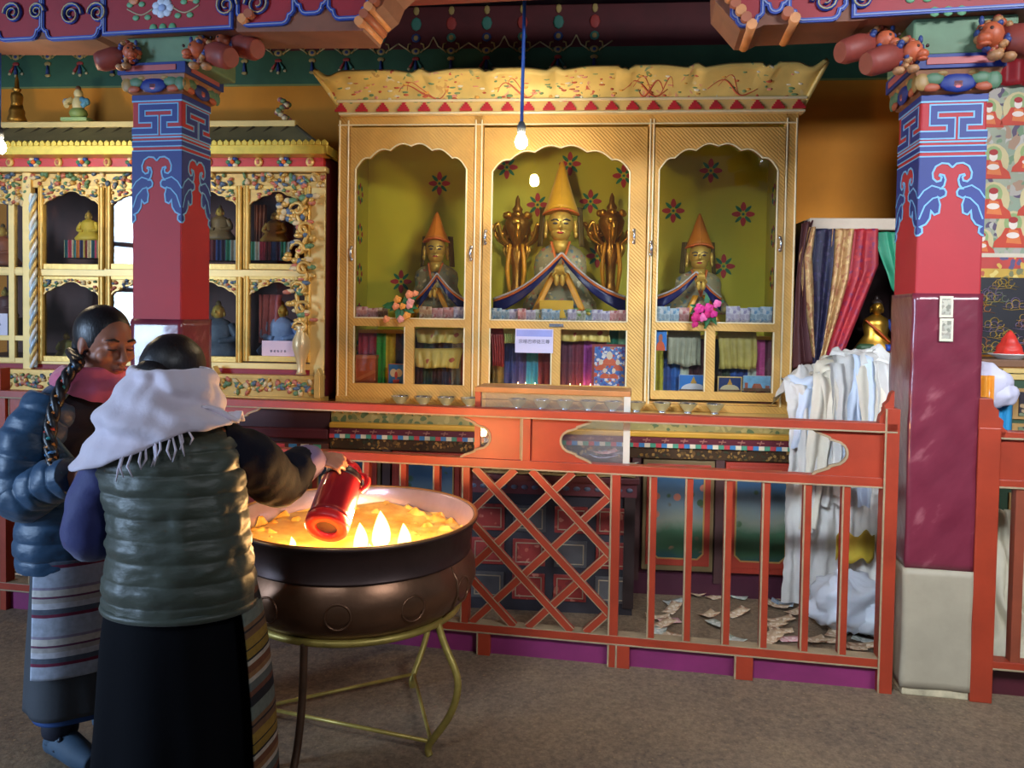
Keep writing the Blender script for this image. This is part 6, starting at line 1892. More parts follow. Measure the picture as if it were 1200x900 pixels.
for s in (-1, 1): mb.ell((u + s * .105 * H, SD + .245, zb_ + .77 * H), (.018 * H, .03 * H, .06 * H), 8, 0)
mb.ell((u, SD + .25, zb_ + .88 * H), (.105 * H, .105 * H, .085 * H), 12, 1); mb.ell((u, SD + .25, zb_ + .97 * H), (.05 * H, .05 * H, .06 * H), 10, 1)
mb.build('head', [GILT, mat('figure_hair', (60, 44, 40), .5)], tt)

# ---------------------------------------------------------------- heap of white offering scarves
HD = -.35
top_px = [(922, 452), (934, 431), (946, 428), (958, 438), (970, 424), (984, 413), (1000, 409), (1016, 408), (1034, 413), (1052, 420), (1075, 432)]
hu0, hu1 = B.U(922, 500, HD), B.U(1075, 500, HD)
def topz(u):
    for (a, b_), (c, e) in zip(top_px, top_px[1:]):
        ua, uc = B.U(a, b_, HD), B.U(c, e, HD)
        if ua <= u <= uc + 1e-6:
            f = (u - ua) / (uc - ua); za, zc_ = B.Z(a, b_, HD), B.Z(c, e, HD)
            return za + (zc_ - za) * f
    return B.Z(1075, 432, HD)
mb = MB()
def Hs(i, j):
    u = hu0 + (hu1 - hu0) * i
    zt_ = topz(u)
    if j < .22:                                        # over the top
        f = j / .22
        d = HD + .30 - .26 * f; z = zt_ - .16 * (1 - f) ** 2
    else:
        f = (j - .22) / .78
        d = HD + .04 - .07 * sin(min(f * 5, 1) * pi / 2) + .09 * max(0, f - .3); z = zt_ - (zt_ - .03) * f
    fold = noise.noise(V((u * 13, z * 1.6, 0))) * .05 + noise.noise(V((u * 34, z * 3.2, 4))) * .018
    top = max(0, 1 - (zt_ - z) / .35)
    cr = noise.noise_vector(V((u * 11, d * 9, z * 11))) * .05 * top + noise.noise_vector(V((u * 30, d * 20, z * 30))) * .02 * top
    return V((u + .02 * noise.noise(V((u * 5, z * 3, 9))) + cr.x, d - fold * (1 - .4 * top) + cr.y, z + cr.z))
mb.grid(Hs, 130, 110, 0)
rnd = random.Random(14)
for k in range(13):                                    # single scarves draped over the heap
    uc = hu0 + .07 + (hu1 - hu0 - .2) * (k * .618 % 1)
    wd, L, sl = rnd.uniform(.08, .17), rnd.uniform(.25, .95), rnd.uniform(-.1, .1)
    z1 = topz(uc) - rnd.uniform(.0, .10); lift = .022 + .012 * (k % 4); sd_ = rnd.uniform(0, 50)
    def Ds(i, j):
        x = uc + (i - .5) * wd * (1 - .25 * j + .15 * noise.noise(V((j * 3, sd_, 0)))) + sl * j
        if j < .2: d = HD + .18 - .20 * j / .2; z = z1 - .03 * (1 - j / .2)
        else: d = HD - .02 - .03 * min(1, (j - .2) * 6) + .05 * max(0, j - .4); z = z1 - L * (j - .2) / .8
        return V((x, d - lift + .016 * sin(i * 9 + sd_ + j * 2) + .012 * noise.noise(V((x * 18, z * 5, sd_))), z + .02 * noise.noise(V((i * 2, sd_, j)))))
    mb.grid(Ds, 14, 26, (0, 1, 2, 0)[k % 4])
for k in range(7):                                     # crumpled knots on top
    uc = hu0 + .08 + (hu1 - hu0 - .2) * (k + .5) / 7
    k0 = len(mb.v); mb.ell((uc, HD + .03 + .05 * (k % 2), topz(uc) - .08), (.09, .07, .05), 26, (1, 0, 2)[k % 3]); 
    cc_ = V((uc, HD + .05, topz(uc) - .06))
    for i_ in range(k0, len(mb.v)):
        q = mb.v[i_]; o_ = (q - cc_).normalized()
        mb.v[i_] = q + o_ * (.04 - .12 * abs(noise.noise(q * 10 + V((k, 0, 0)))) - .05 * abs(noise.noise(q * 24))) + noise.noise_vector(q * 8) * .03
mb.noise(.006, 22)
mb.build('scarf_heap', [mat('white_silk', (214, 210, 204), .55, 0, .12, 5, .3, 30), mat('blue_white_silk', (204, 216, 234), .5, 0, .08, 5, .3, 30), mat('cream_silk', (222, 212, 192), .55, 0, .1, 5, .3, 30)], fr=B,
         label='tall heap of white offering scarves piled beside the right pillar, hanging to the floor', cat='scarves', kind='stuff')
# white bag on the floor
p = at(990, 706, 3.66)
mb = MB(); mb.ell((p.x, 3.66, .15), (.17, .13, .14), 40, 0); mb.ell((p.x + .1, 3.62, .1), (.10, .09, .10), 30, 0); cc_ = V((p.x + .03, 3.65, .12))
for i_, q in enumerate(mb.v):
    o_ = (q - cc_).normalized()
    mb.v[i_] = q + o_ * (.03 - .10 * abs(noise.noise(q * 9)) - .05 * abs(noise.noise(q * 21 + V((3, 1, 2))))) + noise.noise_vector(q * 6) * .03
for q in mb.v: q.z = max(q.z, .004)
mb.build('plastic_bag', mat('white_bag', (220, 226, 236), .4, 0, .05, 5, .4, 25), label='crumpled white plastic bag on the floor left of the right pillar', cat='bag')
mb = MB(); mb.grid(lambda i, j: V((p.x + .02 + .2 * i, 3.82 + .02 * sin(i * 8), .30 + .14 * j + .02 * sin(i * 13 + j * 5))), 14, 8, 0)
mb.build('yellow_scarf', mat('yellow_silk', (226, 196, 70), .5, 0, .1), label='bright yellow scarf end tucked above the white plastic bag', cat='scarf', solid=.004)

# ---------------------------------------------------------------- right edge: painted hanging, torma, scarves
TD = .0
T = Frame(1.95, 3.95, R(5))
tu0, tu1 = T.U(1138, 200), T.U(1300, 200)
t = thing('thangka', 'painted hanging of red-robed monks over dark brocade, right of the right pillar', 'hanging', T, ((tu0 + tu1) / 2, 0, T.Z(1175, 415)))
z_p1, z_p0, z_b1, z_b0 = T.Z(1175, 98), T.Z(1175, 297), T.Z(1175, 315), T.Z(1175, 416)
mb = MB(); mb.box(tu0, tu1, -.004, .004, z_p0, z_p1, 0)
PAINT = speckle('painting_ground', (160, 164, 140), [(120, 146, 110), (176, 168, 156), (170, 136, 110), (92, 76, 100), (146, 160, 136), (190, 184, 172)], 15, .5, .6, bump=0, warp=.8)
mats = [PAINT, mat('monk_red', (200, 66, 40), .6), mat('monk_halo', (206, 190, 140), .6), mat('monk_face', (236, 220, 206), .6), mat('monk_hat', (170, 40, 40), .6), mat('halo_green', (150, 170, 110), .6), mat('monk_orange', (222, 120, 60), .6)]
def monk(px, py, s):
    s *= .62
    c = T.h(px, py)
    def blob(x, z, rx, rz, m, l): mb.prism([(c[0] + s * (x + rx * cos(q)), c[1] + s * (z + rz * sin(q))) for q in [i * pi / 8 for i in range(16)]], -.004 - l, -.003, m)
    blob(0, .05, .13, .15, 2, .001); blob(0, .1, .07, .08, 5, .0015)
    mb.prism([(c[0] + s * x, c[1] + s * z) for x, z in ((-.15, -.1), (.15, -.1), (.13, -.04), (.08, .0), (.06, .06), (-.06, .06), (-.09, .0), (-.14, -.05))], -.0062, -.003, 1)
    mb.prism([(c[0] + s * x, c[1] + s * z) for x, z in ((-.05, -.06), (.07, -.07), (.04, .04), (-.03, .05))], -.0068, -.003, 6)
    blob(0, .09, .034, .042, 3, .003); blob(0, .125, .036, .026, 4, .0034); blob(.0, .0, .05, .025, 3, .0034)
for a in ((1158, 138, .8), (1192, 134, .9), (1163, 196, .95), (1203, 190, .8), (1163, 242, 1.0), (1186, 276, 1.0), (1212, 240, .9), (1150, 288, .7), (1230, 150, .9), (1240, 280, .9)): monk(*a)
mb.build('painting', mats, t)
mb = MB(); mb.box(tu0, tu1, -.006, .004, z_b1, z_p0, 0); mb.box(tu0, tu1, -.008, .004, z_b1 - .045, z_b1 - .0, 1); mb.box(tu0, tu1, -.008, .004, z_p0 - .02, z_p0, 2)
mb.build('border', [speckle('red_border_silk', (190, 60, 50), [(210, 170, 70), (206, 90, 90), (90, 80, 120)], 26, .4, .5, bump=0), speckle('yellow_border_silk', (206, 164, 60), [(190, 90, 60), (224, 200, 110), (120, 120, 80)], 26, .4, .5, bump=0), mat('pale_border', (214, 200, 176), .5)], t)
mb = MB(); mb.box(tu0, tu1, -.005, .004, z_b0, z_b1 - .04, 0)
r_ = random.Random(8)
for k in range(44):                                     # cloud scrolls woven in gold
    u, z = r_.uniform(tu0 + .03, tu1 - .03), r_.uniform(z_b0 + .02, z_b1 - .07)
    m = r_.choice((1, 1, 2, 3, 4))
    for ox, oz, rr in ((-.03, 0, .016), (.0, .012, .02), (.032, 0, .016)):
        mb.tube([(u + ox + rr * cos(q * .5 + ox * 40), -.006, z + oz + rr * sin(q * .5 + ox * 40)) for q in range(11)], [.006, .0045], 5, m, flat=.3)
    mb.tube([(u - .06, -.006, z - .014), (u - .02, -.006, z - .02), (u + .03, -.006, z - .014), (u + .07, -.006, z - .022)], [.004, .006, .003], 5, m, flat=.3)
mb.build('brocade', [mat('brocade_black', (22, 21, 30), .5), mat('woven_gold', (176, 144, 60), .4, .3), mat('woven_sage', (110, 120, 90), .5), mat('woven_lilac', (112, 92, 120), .5), mat('woven_copper', (166, 104, 60), .5)], t)
mb = MB(); mb.grid(lambda i, j: V((T.U(1150, 90) + 1.0 * i, -.03 + .015 * sin(i * 70), T.Z(1175, 70) - (T.Z(1175, 70) - T.Z(1175, 102)) * j)), 80, 4, 0); mb.build('valance', mat('red_valance', (150, 24, 34), .55, 0, .2), t, solid=.004)
mb = MB(); mb.tube([(T.U(1180, 64), -.03, T.Z(1180, 66)), (T.U(1290, 60), -.03, T.Z(1290, 64))], .022, 10); mb.build('rod', mat('pale_rod', (206, 196, 176), .5), t)

# table with the torma
tb = T.h(1150, 418, -.3); zt_ = T.Z(1180, 421, -.3)
t = thing('offering_table', 'brown offering table under the red torma, right of the right pillar', 'table', T, (T.U(1220, 420, -.2), -.2, 0))
x0, x1 = T.U(1141, 420, -.3), T.U(1300, 420, -.3)
mb = MB(); mb.box(x0, x1, -.36, -.03, zt_ - .035, zt_); mb.build('top', mat('table_brown', (120, 84, 60), .5, 0, .2), t, bevel=.005)
for xx in (x0 + .02, x1 - .06):
    for yy in (-.34, -.08):
        mb = MB(); mb.box(xx, xx + .04, yy, yy + .04, 0, zt_ - .035); mb.build('leg', WOOD, t)
u = T.U(1183, 413, -.26)
t = thing('offering_plate', 'white plate holding a red cone offering, right of the right pillar', 'plate', T, (u, -.26, zt_))
mb = MB(); mb.lathe([(.05, 0), (.055, .006), (.085, .02), (.092, .026), (.088, .026), (.05, .012), (0, .01)], (u, -.26, zt_), 32); mb.build('dish', mat('white_china', (214, 218, 220), .25), t)
mb = MB(); rings = []
for k in range(15):
    f = k / 14; r = .062 * (1 - f) ** .75 * (1 + .06 * sin(f * 20)) + .003
    rings.append([V((u + r * (1 + .07 * sin(5 * a)) * cos(a), -.26 + r * sin(a), zt_ + .012 + .125 * f)) for a in [2 * pi * q / 24 for q in range(24)]])
mb.loft(rings); mb.noise(.006, 30)
mb.build('torma', mat('red_torma', (214, 54, 44), .45, 0, .2, 20), fr=T, label='red cone-shaped dough offering standing on the white plate', cat='offering')
# bundle of scarves on the rail behind the pillar
u, z = T.h(1160, 452, -.5)
mb = MB(); mb.ell((u, -.5, z + .0), (.085, .06, .10), 30, 0); mb.ell((u + .05, -.52, z - .05), (.06, .05, .06), 24, 0); mb.noise(.03, 10); mb.noise(.012, 30, 0, 5)
mb.build('scarf_bundle', mat('lilac_white_silk', (210, 206, 226), .5, 0, .1), fr=T, label='bundle of pale lilac scarves showing right of the right pillar above the railing', cat='scarves')
z0 = T.Z(1170, 500, -.5)
mb = MB(); mb.grid(lambda i, j: V((u - .0 + .12 * i, -.47 + .012 * sin(i * 14), z - .06 - (z - .0 - .95) * j)), 14, 8, 0); mb.build('blue_scarf', mat('turquoise_silk', (40, 140, 190), .5, 0, .15), fr=T, label='turquoise scarf hanging under the lilac bundle, right of the right pillar', cat='scarf', solid=.004)
mb = MB(); mb.grid(lambda i, j: V((T.U(1146, 455, -.56) + .065 * i, -.56 + .01 * sin(i * 10), T.Z(1150, 440, -.56) - .13 * j)), 10, 6, 0); mb.build('orange_scarf', mat('marigold_silk', (236, 150, 40), .5, 0, .1), fr=T, label='marigold scarf at the right edge of the right pillar above the railing', cat='scarf', solid=.004)
# small green and gold cabinet
x0, x1 = T.U(1176, 460, -.42), T.U(1270, 460, -.42); zt2_, zb2_ = T.Z(1190, 432, -.42), 0
t = thing('small_cabinet', 'small green and gold painted cabinet at the right picture edge behind the railing', 'cabinet', T, ((x0 + x1) / 2, -.35, 0))
mb = MB(); mb.box(x0, x1, -.415, -.37, 0, zt2_ - .02, 0); mb.build('carcass', mat('cab_green', (50, 74, 52), .5, 0, .2), t)
mb = MB(); mb.box(x0 - .01, x1, -.43, -.37, zt2_ - .02, zt2_, 0); mb.box(x0 - .005, x1, -.425, -.38, zt2_ - .05, zt2_ - .025, 0); mb.build('cornice', GOLD_PALE, t)
for r_ in range(5):
    zz = zt2_ - .09 - r_ * .16
    if zz < .12: break
    mb = MB(); mb.box(x0 + .04, x1 - .04, -.425, -.41, zz - .14, zz, 0); f_ = mb.build('panel_frame', mat('cab_tan', (170, 130, 76), .5), t)
    mb = MB(); mb.box(x0 + .065, x1 - .065, -.43, -.424, zz - .125, zz - .015, 0); mb.build('painted_panel', speckle('dark_flower_panel', (44, 36, 44), [(150, 110, 120), (110, 120, 90), (170, 140, 100)], 24, .35, .5, bump=0), f_)
# scarves piled on the floor behind the short railing
p = at(1170, 690, 3.40)
mb = MB()
mb.grid(lambda i, j: V((p.x - .12 + .26 * i + .03 * noise.noise(V((i * 4, j * 5, 1))), 3.40 - .16 * (1 - j) ** 1.5 + .05 * noise.noise(V((i * 9, j * 3, 2))), .05 + .62 * j ** 1.3 + .02 * noise.noise(V((i * 7, j * 7, 3))))), 30, 30, 0)
mb.build('scarf_pile', mat('cream_grey_silk', (200, 190, 164), .55, 0, .15, 5, .3, 20), label='cream scarves trailing to the floor behind the short railing', cat='scarves', solid=.01)

# ---------------------------------------------------------------- bare bulbs
def bulb(label, p, ztop_, glowm, wire_label):
    t = thing('hanging_bulb', label, 'lamp', W, p)
    c = V(p)
    mb = MB(); mb.lathe([(.0, -.062), (.018, -.058), (.029, -.04), (.031, -.025), (.024, -.004), (.014, .014), (.013, .02)], c, 20); mb.build('bulb', glowm, t)
    mb = MB(); mb.lathe([(.012, .016), (.021, .02), (.022, .055), (.014, .07), (.006, .075)], c, 16); mb.build('socket', mat('grey_socket', (70, 76, 84), .5), t)
    mb = MB(); mb.tube([c + V((0, 0, .07)), c + V((.004, 0, .5)), V((c.x + .006, c.y, ztop_))], .0085, 8); mb.build('cord', mat('blue_cord', (34, 84, 176), .5), t)
    return t
BULB = glow('bulb_glow', (1.0, .80, .50), 340)
p = at(611, 160, 3.84)
bulb('lit bare bulb on a long blue cord before the gold cabinet', (p.x, p.y, p.z), 3.9, BULB, '')
p = at(-1, 166, 3.9)
bulb('lit bare bulb before the ornate display cabinet at the left picture edge', (p.x, p.y, p.z), 3.9, BULB, '')
# ---------------------------------------------------------------- butter lamp cauldron on its stand
CX, CY = -.55, 2.75
t = thing('butter_lamp_cauldron', 'huge dark copper butter lamp bowl in front of the railing', 'cauldron', W, (CX, CY, .41))
COPPER = mat('tarnished_copper', (118, 84, 62), .34, .75, .35, 5, .35, 22)
COLLAR = mat('dark_collar', (64, 46, 42), .42, .55, .3, 6, .15, 30)
TIN = mat('tinned_inside', (176, 160, 176), .3, .7, .15, 8, .3, 20)
mb = MB(); mb.lathe([(.0, .41), (.2, .418), (.30, .438), (.365, .468), (.412, .512), (.432, .565), (.428, .61), (.408, .648), (.404, .655)], (CX, CY, 0), 96, 0, caps=False)
for a in (-150, -118, -86, -54, -22, 20):                # raised round medallions
    c = V((CX + .432 * cos(R(a)), CY + .432 * sin(R(a)), .568)); e = V((-sin(R(a)), cos(R(a)), 0))
    mb.tube([c + e * (.04 * cos(q)) + V((-.004 * cos(R(a)), -.004 * sin(R(a)), .04 * sin(q))) for q in [2 * pi * k / 24 for k in range(24)]], .004, 6, 0, closed=True)
for a in (-28, -136):                                    # seams
    mb.tube([V((CX + r * cos(R(a)), CY + r * sin(R(a)), z)) for r, z in ((.405, .65), (.43, .61), (.434, .565), (.414, .512), (.367, .468))], .004, 6, 0)
mb.build('belly', COPPER, t)
mb = MB(); mb.lathe([(.404, .655), (.412, .657), (.412, .663), (.407, .668), (.418, .73), (.428, .764), (.436, .770), (.437, .778), (.430, .781), (.421, .779)], (CX, CY, 0), 96, 0, caps=False); mb.build('collar', COLLAR, t)
mb = MB(); mb.lathe([(.424, .7805), (.416, .772), (.405, .72), (.398, .66), (.37, .60), (.0, .58)], (CX, CY, 0), 96, 0, caps=False); mb.build('inner_lining', TIN, t)
mb = MB(); mb.tube([(CX + .431 * cos(q), CY + .431 * sin(q), .779) for q in [2 * pi * k / 96 for k in range(96)]], .0065, 8, 0, closed=True); mb.build('rim', mat('worn_brass_rim', (176, 132, 84), .35, .8, .2), t)

# butter: molten pool and lumps
if True:
    nt = NT('butter')
    v = nt.coord()
    n1 = nt.n('ShaderNodeTexNoise', Scale=18.0, Detail=5.0); nt.l(v, n1.inputs['Vector'])
    nt.l(nt.ramp(n1.outputs['Fac'], [(.3, lin((206, 140, 50))), (.7, lin((240, 196, 110)))]), nt.b.inputs['Base Color'])
    nt.b.inputs['Roughness'].default_value = .35; nt.b.inputs['Subsurface Weight'].default_value = .35; nt.b.inputs['Subsurface Scale'].default_value = .03
    nt.b.inputs['Subsurface Radius'].default_value = (1.0, .45, .12)
    nt.bump(n1.outputs['Fac'], .4, .01)
    BUTTER = nt.mat
mb = MB()
rings = []
for k in range(70):
    r = .398 * k / 69 + .002
    ring = []
    for q in range(200):
        a = 2 * pi * q / 200
        x, y = CX + r * cos(a), CY + r * sin(a)
        far = max(0, (y - CY) / .4)
        lump = max(0, noise.noise(V((x * 17, y * 17, 0))) + .4 * noise.noise(V((x * 45, y * 45, 1))))
        k_ = min(1, max(0, (r - .16) / .16))
        ring.append(V((x, y, .690 + .004 * noise.noise(V((x * 30, y * 30, 2))) + k_ * (.048 * lump + .012 * far))))
    rings.append(ring)
mb.loft(rings, 0, caps=True)
mb.build('melted_butter', BUTTER, label='yellow melted butter with crusted lumps filling the copper cauldron', cat='butter')

# flames
FIRE = glow('butter_flame', (1.0, .56, .16), 6)
FIREC = glow('flame_core', (1.0, .86, .55), 40)
def flame(px, py, h, y, label):
    p = at(px, py, y)
    t = thing('wick_flame', label, 'flame', W, (p.x, y, .69))
    r = h * .24
    mb = MB(); mb.tube([(p.x, y, .688), (p.x + .003, y, .716)], .004, 6); mb.build('wick', BLACK, t)
    for nm, k, m in (('flame', 1.0, FIRE), ('flame_core', .55, FIREC)):
        mb = MB()
        rings = []
        for f, rr in ((0, .3), (.08, .7), (.22, 1), (.42, 1.0), (.6, .82), (.76, .56), (.88, .32), (.96, .13), (1, .02)):
            rings.append([V((p.x + .006 * sin(f * 3) + r * k * rr * cos(a), y + (-.0 if k == 1 else -.0) + r * k * rr * sin(a), .708 + h * k * f)) for a in [2 * pi * q / 12 for q in range(12)]])
        mb.loft(rings)
        if k == 1: mb.build(nm, m, t)
    l = bpy.data.lights.new('flame_light', 'POINT'); l.energy = 7.5 * h / .1; l.color = (1, .55, .2); l.shadow_soft_size = .025
    lo = bpy.data.objects.new('flame_light', l); COL.objects.link(lo); lo.location = (p.x, y - .0, .70 + h * 1.25)
for i, (px, py, h, y, lab) in enumerate(((421, 640, .10, 2.52, 'broad butter flame nearest the red flask'), (445, 638, .13, 2.56, 'tall butter flame in the middle of the group of three'), (472, 640, .095, 2.54, 'butter flame rightmost in the cauldron'),
                                  (341, 640, .05, 2.52, 'small butter flame left of the red flask'), (432, 645, .05, 2.46, 'low butter flame at the front lip of the cauldron'))):
    flame(px, py, h, y, lab)

# stand
st = thing('bowl_stand', 'worn yellow iron stand with curved legs under the cauldron', 'stand', W, (CX, CY, 0))
IRON = mat('worn_yellow_iron', (168, 146, 72), .4, .4, .35, 14, .2, 40)
IRON_SHADE = mat('shaded_brown_iron', (96, 70, 52), .45, .5, .3, 14)  # same iron, with the front leg's shade put into its colour
mb = MB(); mb.tube([(CX + .372 * cos(q), CY + .372 * sin(q), .462) for q in [2 * pi * k / 72 for k in range(72)]], .0125, 10, 0, closed=True); mb.build('ring', IRON, st)
for a, kind in ((-32, 0), (-104, 1), (-128, 0), (60, 0), (176, 0)):
    e = V((cos(R(a)), sin(R(a)), 0)); c = V((CX, CY, 0))
    pr = [(.372, .462), (.40, .40), (.452, .31), (.455, .24), (.42, .15), (.35, .05), (.338, .02), (.345, 0)] if kind == 0 else [(.372, .462), (.375, .36), (.385, .25), (.41, .14), (.45, .05), (.47, 0)]
    mb = MB(); mb.tube(spline([c + e * r + V((0, 0, z)) for r, z in pr], 6), .0125, 10, 0); mb.build('leg', IRON_SHADE if kind else IRON, st)
def P_(a, r, z): return V((CX + r * cos(R(a)), CY + r * sin(R(a)), z))
for a, b_ in ((-32, 176), (-32, 60), (60, 176)):
    mb = MB(); mb.tube([P_(a, .35, .05), P_(b_, .35, .05)], .007, 8, 0); mb.build('stretcher', IRON, st)

# ---------------------------------------------------------------- red flask tipped over the bowl
B0, T0 = V((-.583, 2.425, .812)), V((-.562, 2.625, .960))
axz = (T0 - B0).normalized(); axx = V((1, 0, 0)); axx = (axx - axz * axx.dot(axz)).normalized(); axy = axz.cross(axx)
FM = Matrix(((axx.x, axy.x, axz.x, B0.x), (axx.y, axy.y, axz.y, B0.y), (axx.z, axy.z, axz.z, B0.z), (0, 0, 0, 1)))
t = thing('thermos_flask', 'red thermos flask tipped over the flames by the woman in the olive vest', 'flask', W, B0)
FRED = mat('flask_red', (150, 26, 34), .3, .2, .2, 6, coat=.4); FRED2 = mat('flask_bright_red', (214, 34, 36), .35, 0, .08)
def fl(nm, prof, m, caps=True, seg=40):
    mb = MB(); mb.lathe(prof, (0, 0, 0), seg, 0, caps=caps); mb.xf(FM); return mb.build(nm, m, t)
fl('body', [(.069, .03), (.0715, .034), (.0715, .04), (.069, .044), (.069, .05), (.0695, .15), (.068, .19), (.060, .215)], FRED)
fl('base_ring', [(.036, .012), (.036, .0), (.066, .0), (.071, .006), (.072, .026), (.069, .032)], FRED2, False)
fl('base_hollow', [(.0, .014), (.0375, .012)], mat('flask_hollow', (86, 62, 52), .5), False)
fl('shoulder_band', [(.0695, .185), (.0705, .19), (.064, .215), (.052, .228), (.046, .232)], mat('flask_dark_band', (50, 24, 26), .4))
fl('collar', [(.047, .228), (.05, .232), (.05, .256), (.042, .262), (.0, .264)], FRED2)
mb = MB(); mb.tube(spline([(.04, -.0, .235), (.075, 0, .225), (.085, 0, .19), (.07, 0, .16)], 6), [.009, .011, .009], 8); mb.xf(FM); mb.build('handle', FRED2, t)
# ---------------------------------------------------------------- people
SKIN = mat('sunburnt_skin', (166, 106, 80), .5, 0, .12, 12, .08, 60, sss=.08)
HAIR = None
if True:
    nt = NT('dark_hair')
    v = nt.coord((1, 1, 1))
    wv = nt.n('ShaderNodeTexNoise', Scale=60.0, Detail=3.0); nt.l(nt.coord((4, 4, .6)), wv.inputs['Vector'])
    nt.l(nt.ramp(wv.outputs['Fac'], [(.3, lin((14, 12, 14))), (.7, lin((40, 36, 38)))]), nt.b.inputs['Base Color'])
    nt.b.inputs['Roughness'].default_value = .38
    nt.bump(wv.outputs['Fac'], .35, .003)
    HAIR = nt.mat


def head(mb, c, f, s=1.0, up=V((0, 0, 1))):
    """skull, jaw, nose, brow, lips and ears looking along f; returns its axes"""
    f = V(f).normalized(); r = f.cross(up).normalized(); u = r.cross(f)
    c = V(c); ax = (r, f, u)
    P = lambda a, b_, d: c + (r * a + f * b_ + u * d) * s
    E = lambda p, q, seg=20: mb.ell(P(*p), tuple(x * s for x in q), seg, 0, ax)
    E((0, -.008, .025), (.074, .094, .088), 28); E((0, .022, -.045), (.060, .068, .066)); E((0, .058, -.092), (.028, .026, .02)); E((0, .03, -.07), (.05, .05, .04))
    mb.tube([P(0, .086, .02), P(0, .102, -.008), P(0, .112, -.028), P(0, .098, -.036)], [.008 * s, .011 * s, .015 * s, .011 * s], 10)
    for e in (-1, 1):
        E((e * .013, .092, -.032), (.010, .010, .008), 10); E((e * .034, .076, .027), (.026, .014, .009), 12); E((e * .040, .064, -.022), (.026, .024, .024), 14)
        E((e * .032, .078, .006), (.016, .012, .009), 12)
        E((e * .076, -.008, -.004), (.008, .019, .03), 12); E((e * .078, .0, -.026), (.007, .010, .012), 10)
    E((0, .09, -.058), (.024, .012, .007), 12); E((0, .087, -.069), (.021, .012, .008), 12)
    return P, ax


def limb(mb, pts, rad, n=5, seg=14): mb.tube(spline(pts, n), lerpl(rad, (len(pts) - 1) * n + 1), seg)


def hand(mb, wr, d, n, s=1.0, curl=1.0, side=1, spread=.010):
    """palm and five bent fingers. wr wrist, d towards the fingers, n the palm's facing, side which way the thumb lies"""
    d = V(d).normalized(); n = V(n); n = (n - d * n.dot(d)).normalized(); w = d.cross(n) * side
    P = lambda a, b_, c: V(wr) + (w * a + d * b_ + n * c) * s
    mb.ell(P(0, .042, 0), (.036 * s, .046 * s, .014 * s), 16, 0, (w, d, n)); mb.ell(P(0, .01, 0), (.026 * s, .026 * s, .017 * s), 12, 0, (w, d, n))
    for k, L in enumerate((.066, .075, .070, .055)):
        x = (1.5 - k) * .0195
        c = curl
        a1, a2, a3 = .35 * c, .95 * c, 1.45 * c
        p0 = (x * .92, .078 - .004 * abs(k - 1), 0)
        p1 = (x * 1.04 + (1.5 - k) * spread * .3, p0[1] + L * .48 * cos(a1), L * .48 * sin(a1))
        p2 = (p1[0], p1[1] + L * .32 * cos(a2), p1[2] + L * .32 * sin(a2)); p3 = (p2[0], p2[1] + L * .26 * cos(a3), p2[2] + L * .26 * sin(a3))
        mb.tube([P(p0[0], p0[1] - .02, 0), P(*p0), P(*p1), P(*p2), P(*p3)], [.0095 * s, .0095 * s, .0088 * s, .0078 * s, .006 * s], 10)
    mb.tube([P(.022, .018, .004), P(.04, .04, .012), P(.046, .066, .022 + .012 * curl), P(.038, .088, .03 + .02 * curl)], [.014 * s, .0115 * s, .0095 * s, .007 * s], 10)


def shell(rings, a0=0, a1=2 * pi, n=56, quilt=0, closing=None, *,  sp=.06, amp=.012, seed=0, wr=.006, steps=26, z_slope=0):
    """garment: rings of (cx, cy, z, r_side, r_front, axis angle); interpolated, quilted, wrinkled"""
    R_ = []
    L = (len(rings) - 1) * steps
    cols = [spline([V((r[i], r[i], 0)) for r in rings], steps) for i in range(6)]
    for k in range(L + 1):
        cx, cy, z, rs, rf, an = [cols[i][k].x for i in range(6)]
        row = []
        for q in range(n + (0 if a1 - a0 >= 2 * pi - 1e-6 else 1)):
            a = a0 + ((closing(z) if closing else a1) - a0) * q / n
            zz = z + z_slope * cos(a)
            puff = (amp * (abs(sin(pi * zz / sp)) ** .55 - .6)) if quilt else 0
            p = V((cos(a) * rs, sin(a) * rf, 0))
            nn = p.normalized()
            w_ = wr * noise.noise(V((cos(a) * 4, sin(a) * 4, zz * 18 + seed))) + wr * .6 * noise.noise(V((cos(a) * 11, sin(a) * 11, zz * 46 + seed)))
            p = p + nn * (puff + w_)
            ca, sa = cos(an), sin(an)
            row.append(V((cx + p.x * ca - p.y * sa, cy + p.x * sa + p.y * ca, z)))
        R_.append(row)
    return R_


def sleeve(mb, pts, rad, sp=.055, amp=.007, seg=28, n=30, m=0, wr=.004, seed=0):
    """puffed or plain sleeve along a bent arm"""
    c = spline(pts, n); rr = lerpl(rad, len(c))
    d = 0; out = []
    for i in range(len(c)):
        if i: d += (c[i] - c[i - 1]).length
        out.append(rr[i] + (amp * (abs(sin(pi * d / sp)) ** .55 - .6) if amp else 0))
    k0 = len(mb.v)
    mb.tube(c, out, seg, m)
    mb.noise(wr, 26, k0, seed)


def puffer(name, col, rough=.36):
    nt = NT(name)
    c = lin(col); v = nt.coord()
    n1 = nt.n('ShaderNodeTexNoise', Scale=14.0, Detail=5.0); nt.l(nt.coord((1, 1, 2.2)), n1.inputs['Vector'])
    nt.l(nt.ramp(n1.outputs['Fac'], [(.3, shade(c, .85)), (.7, shade(c, 1.15))]), nt.b.inputs['Base Color'])
    nt.b.inputs['Roughness'].default_value = rough; nt.b.inputs['Sheen Weight'].default_value = .15
    nt.bump(n1.outputs['Fac'], .3, .015)
    return nt.mat


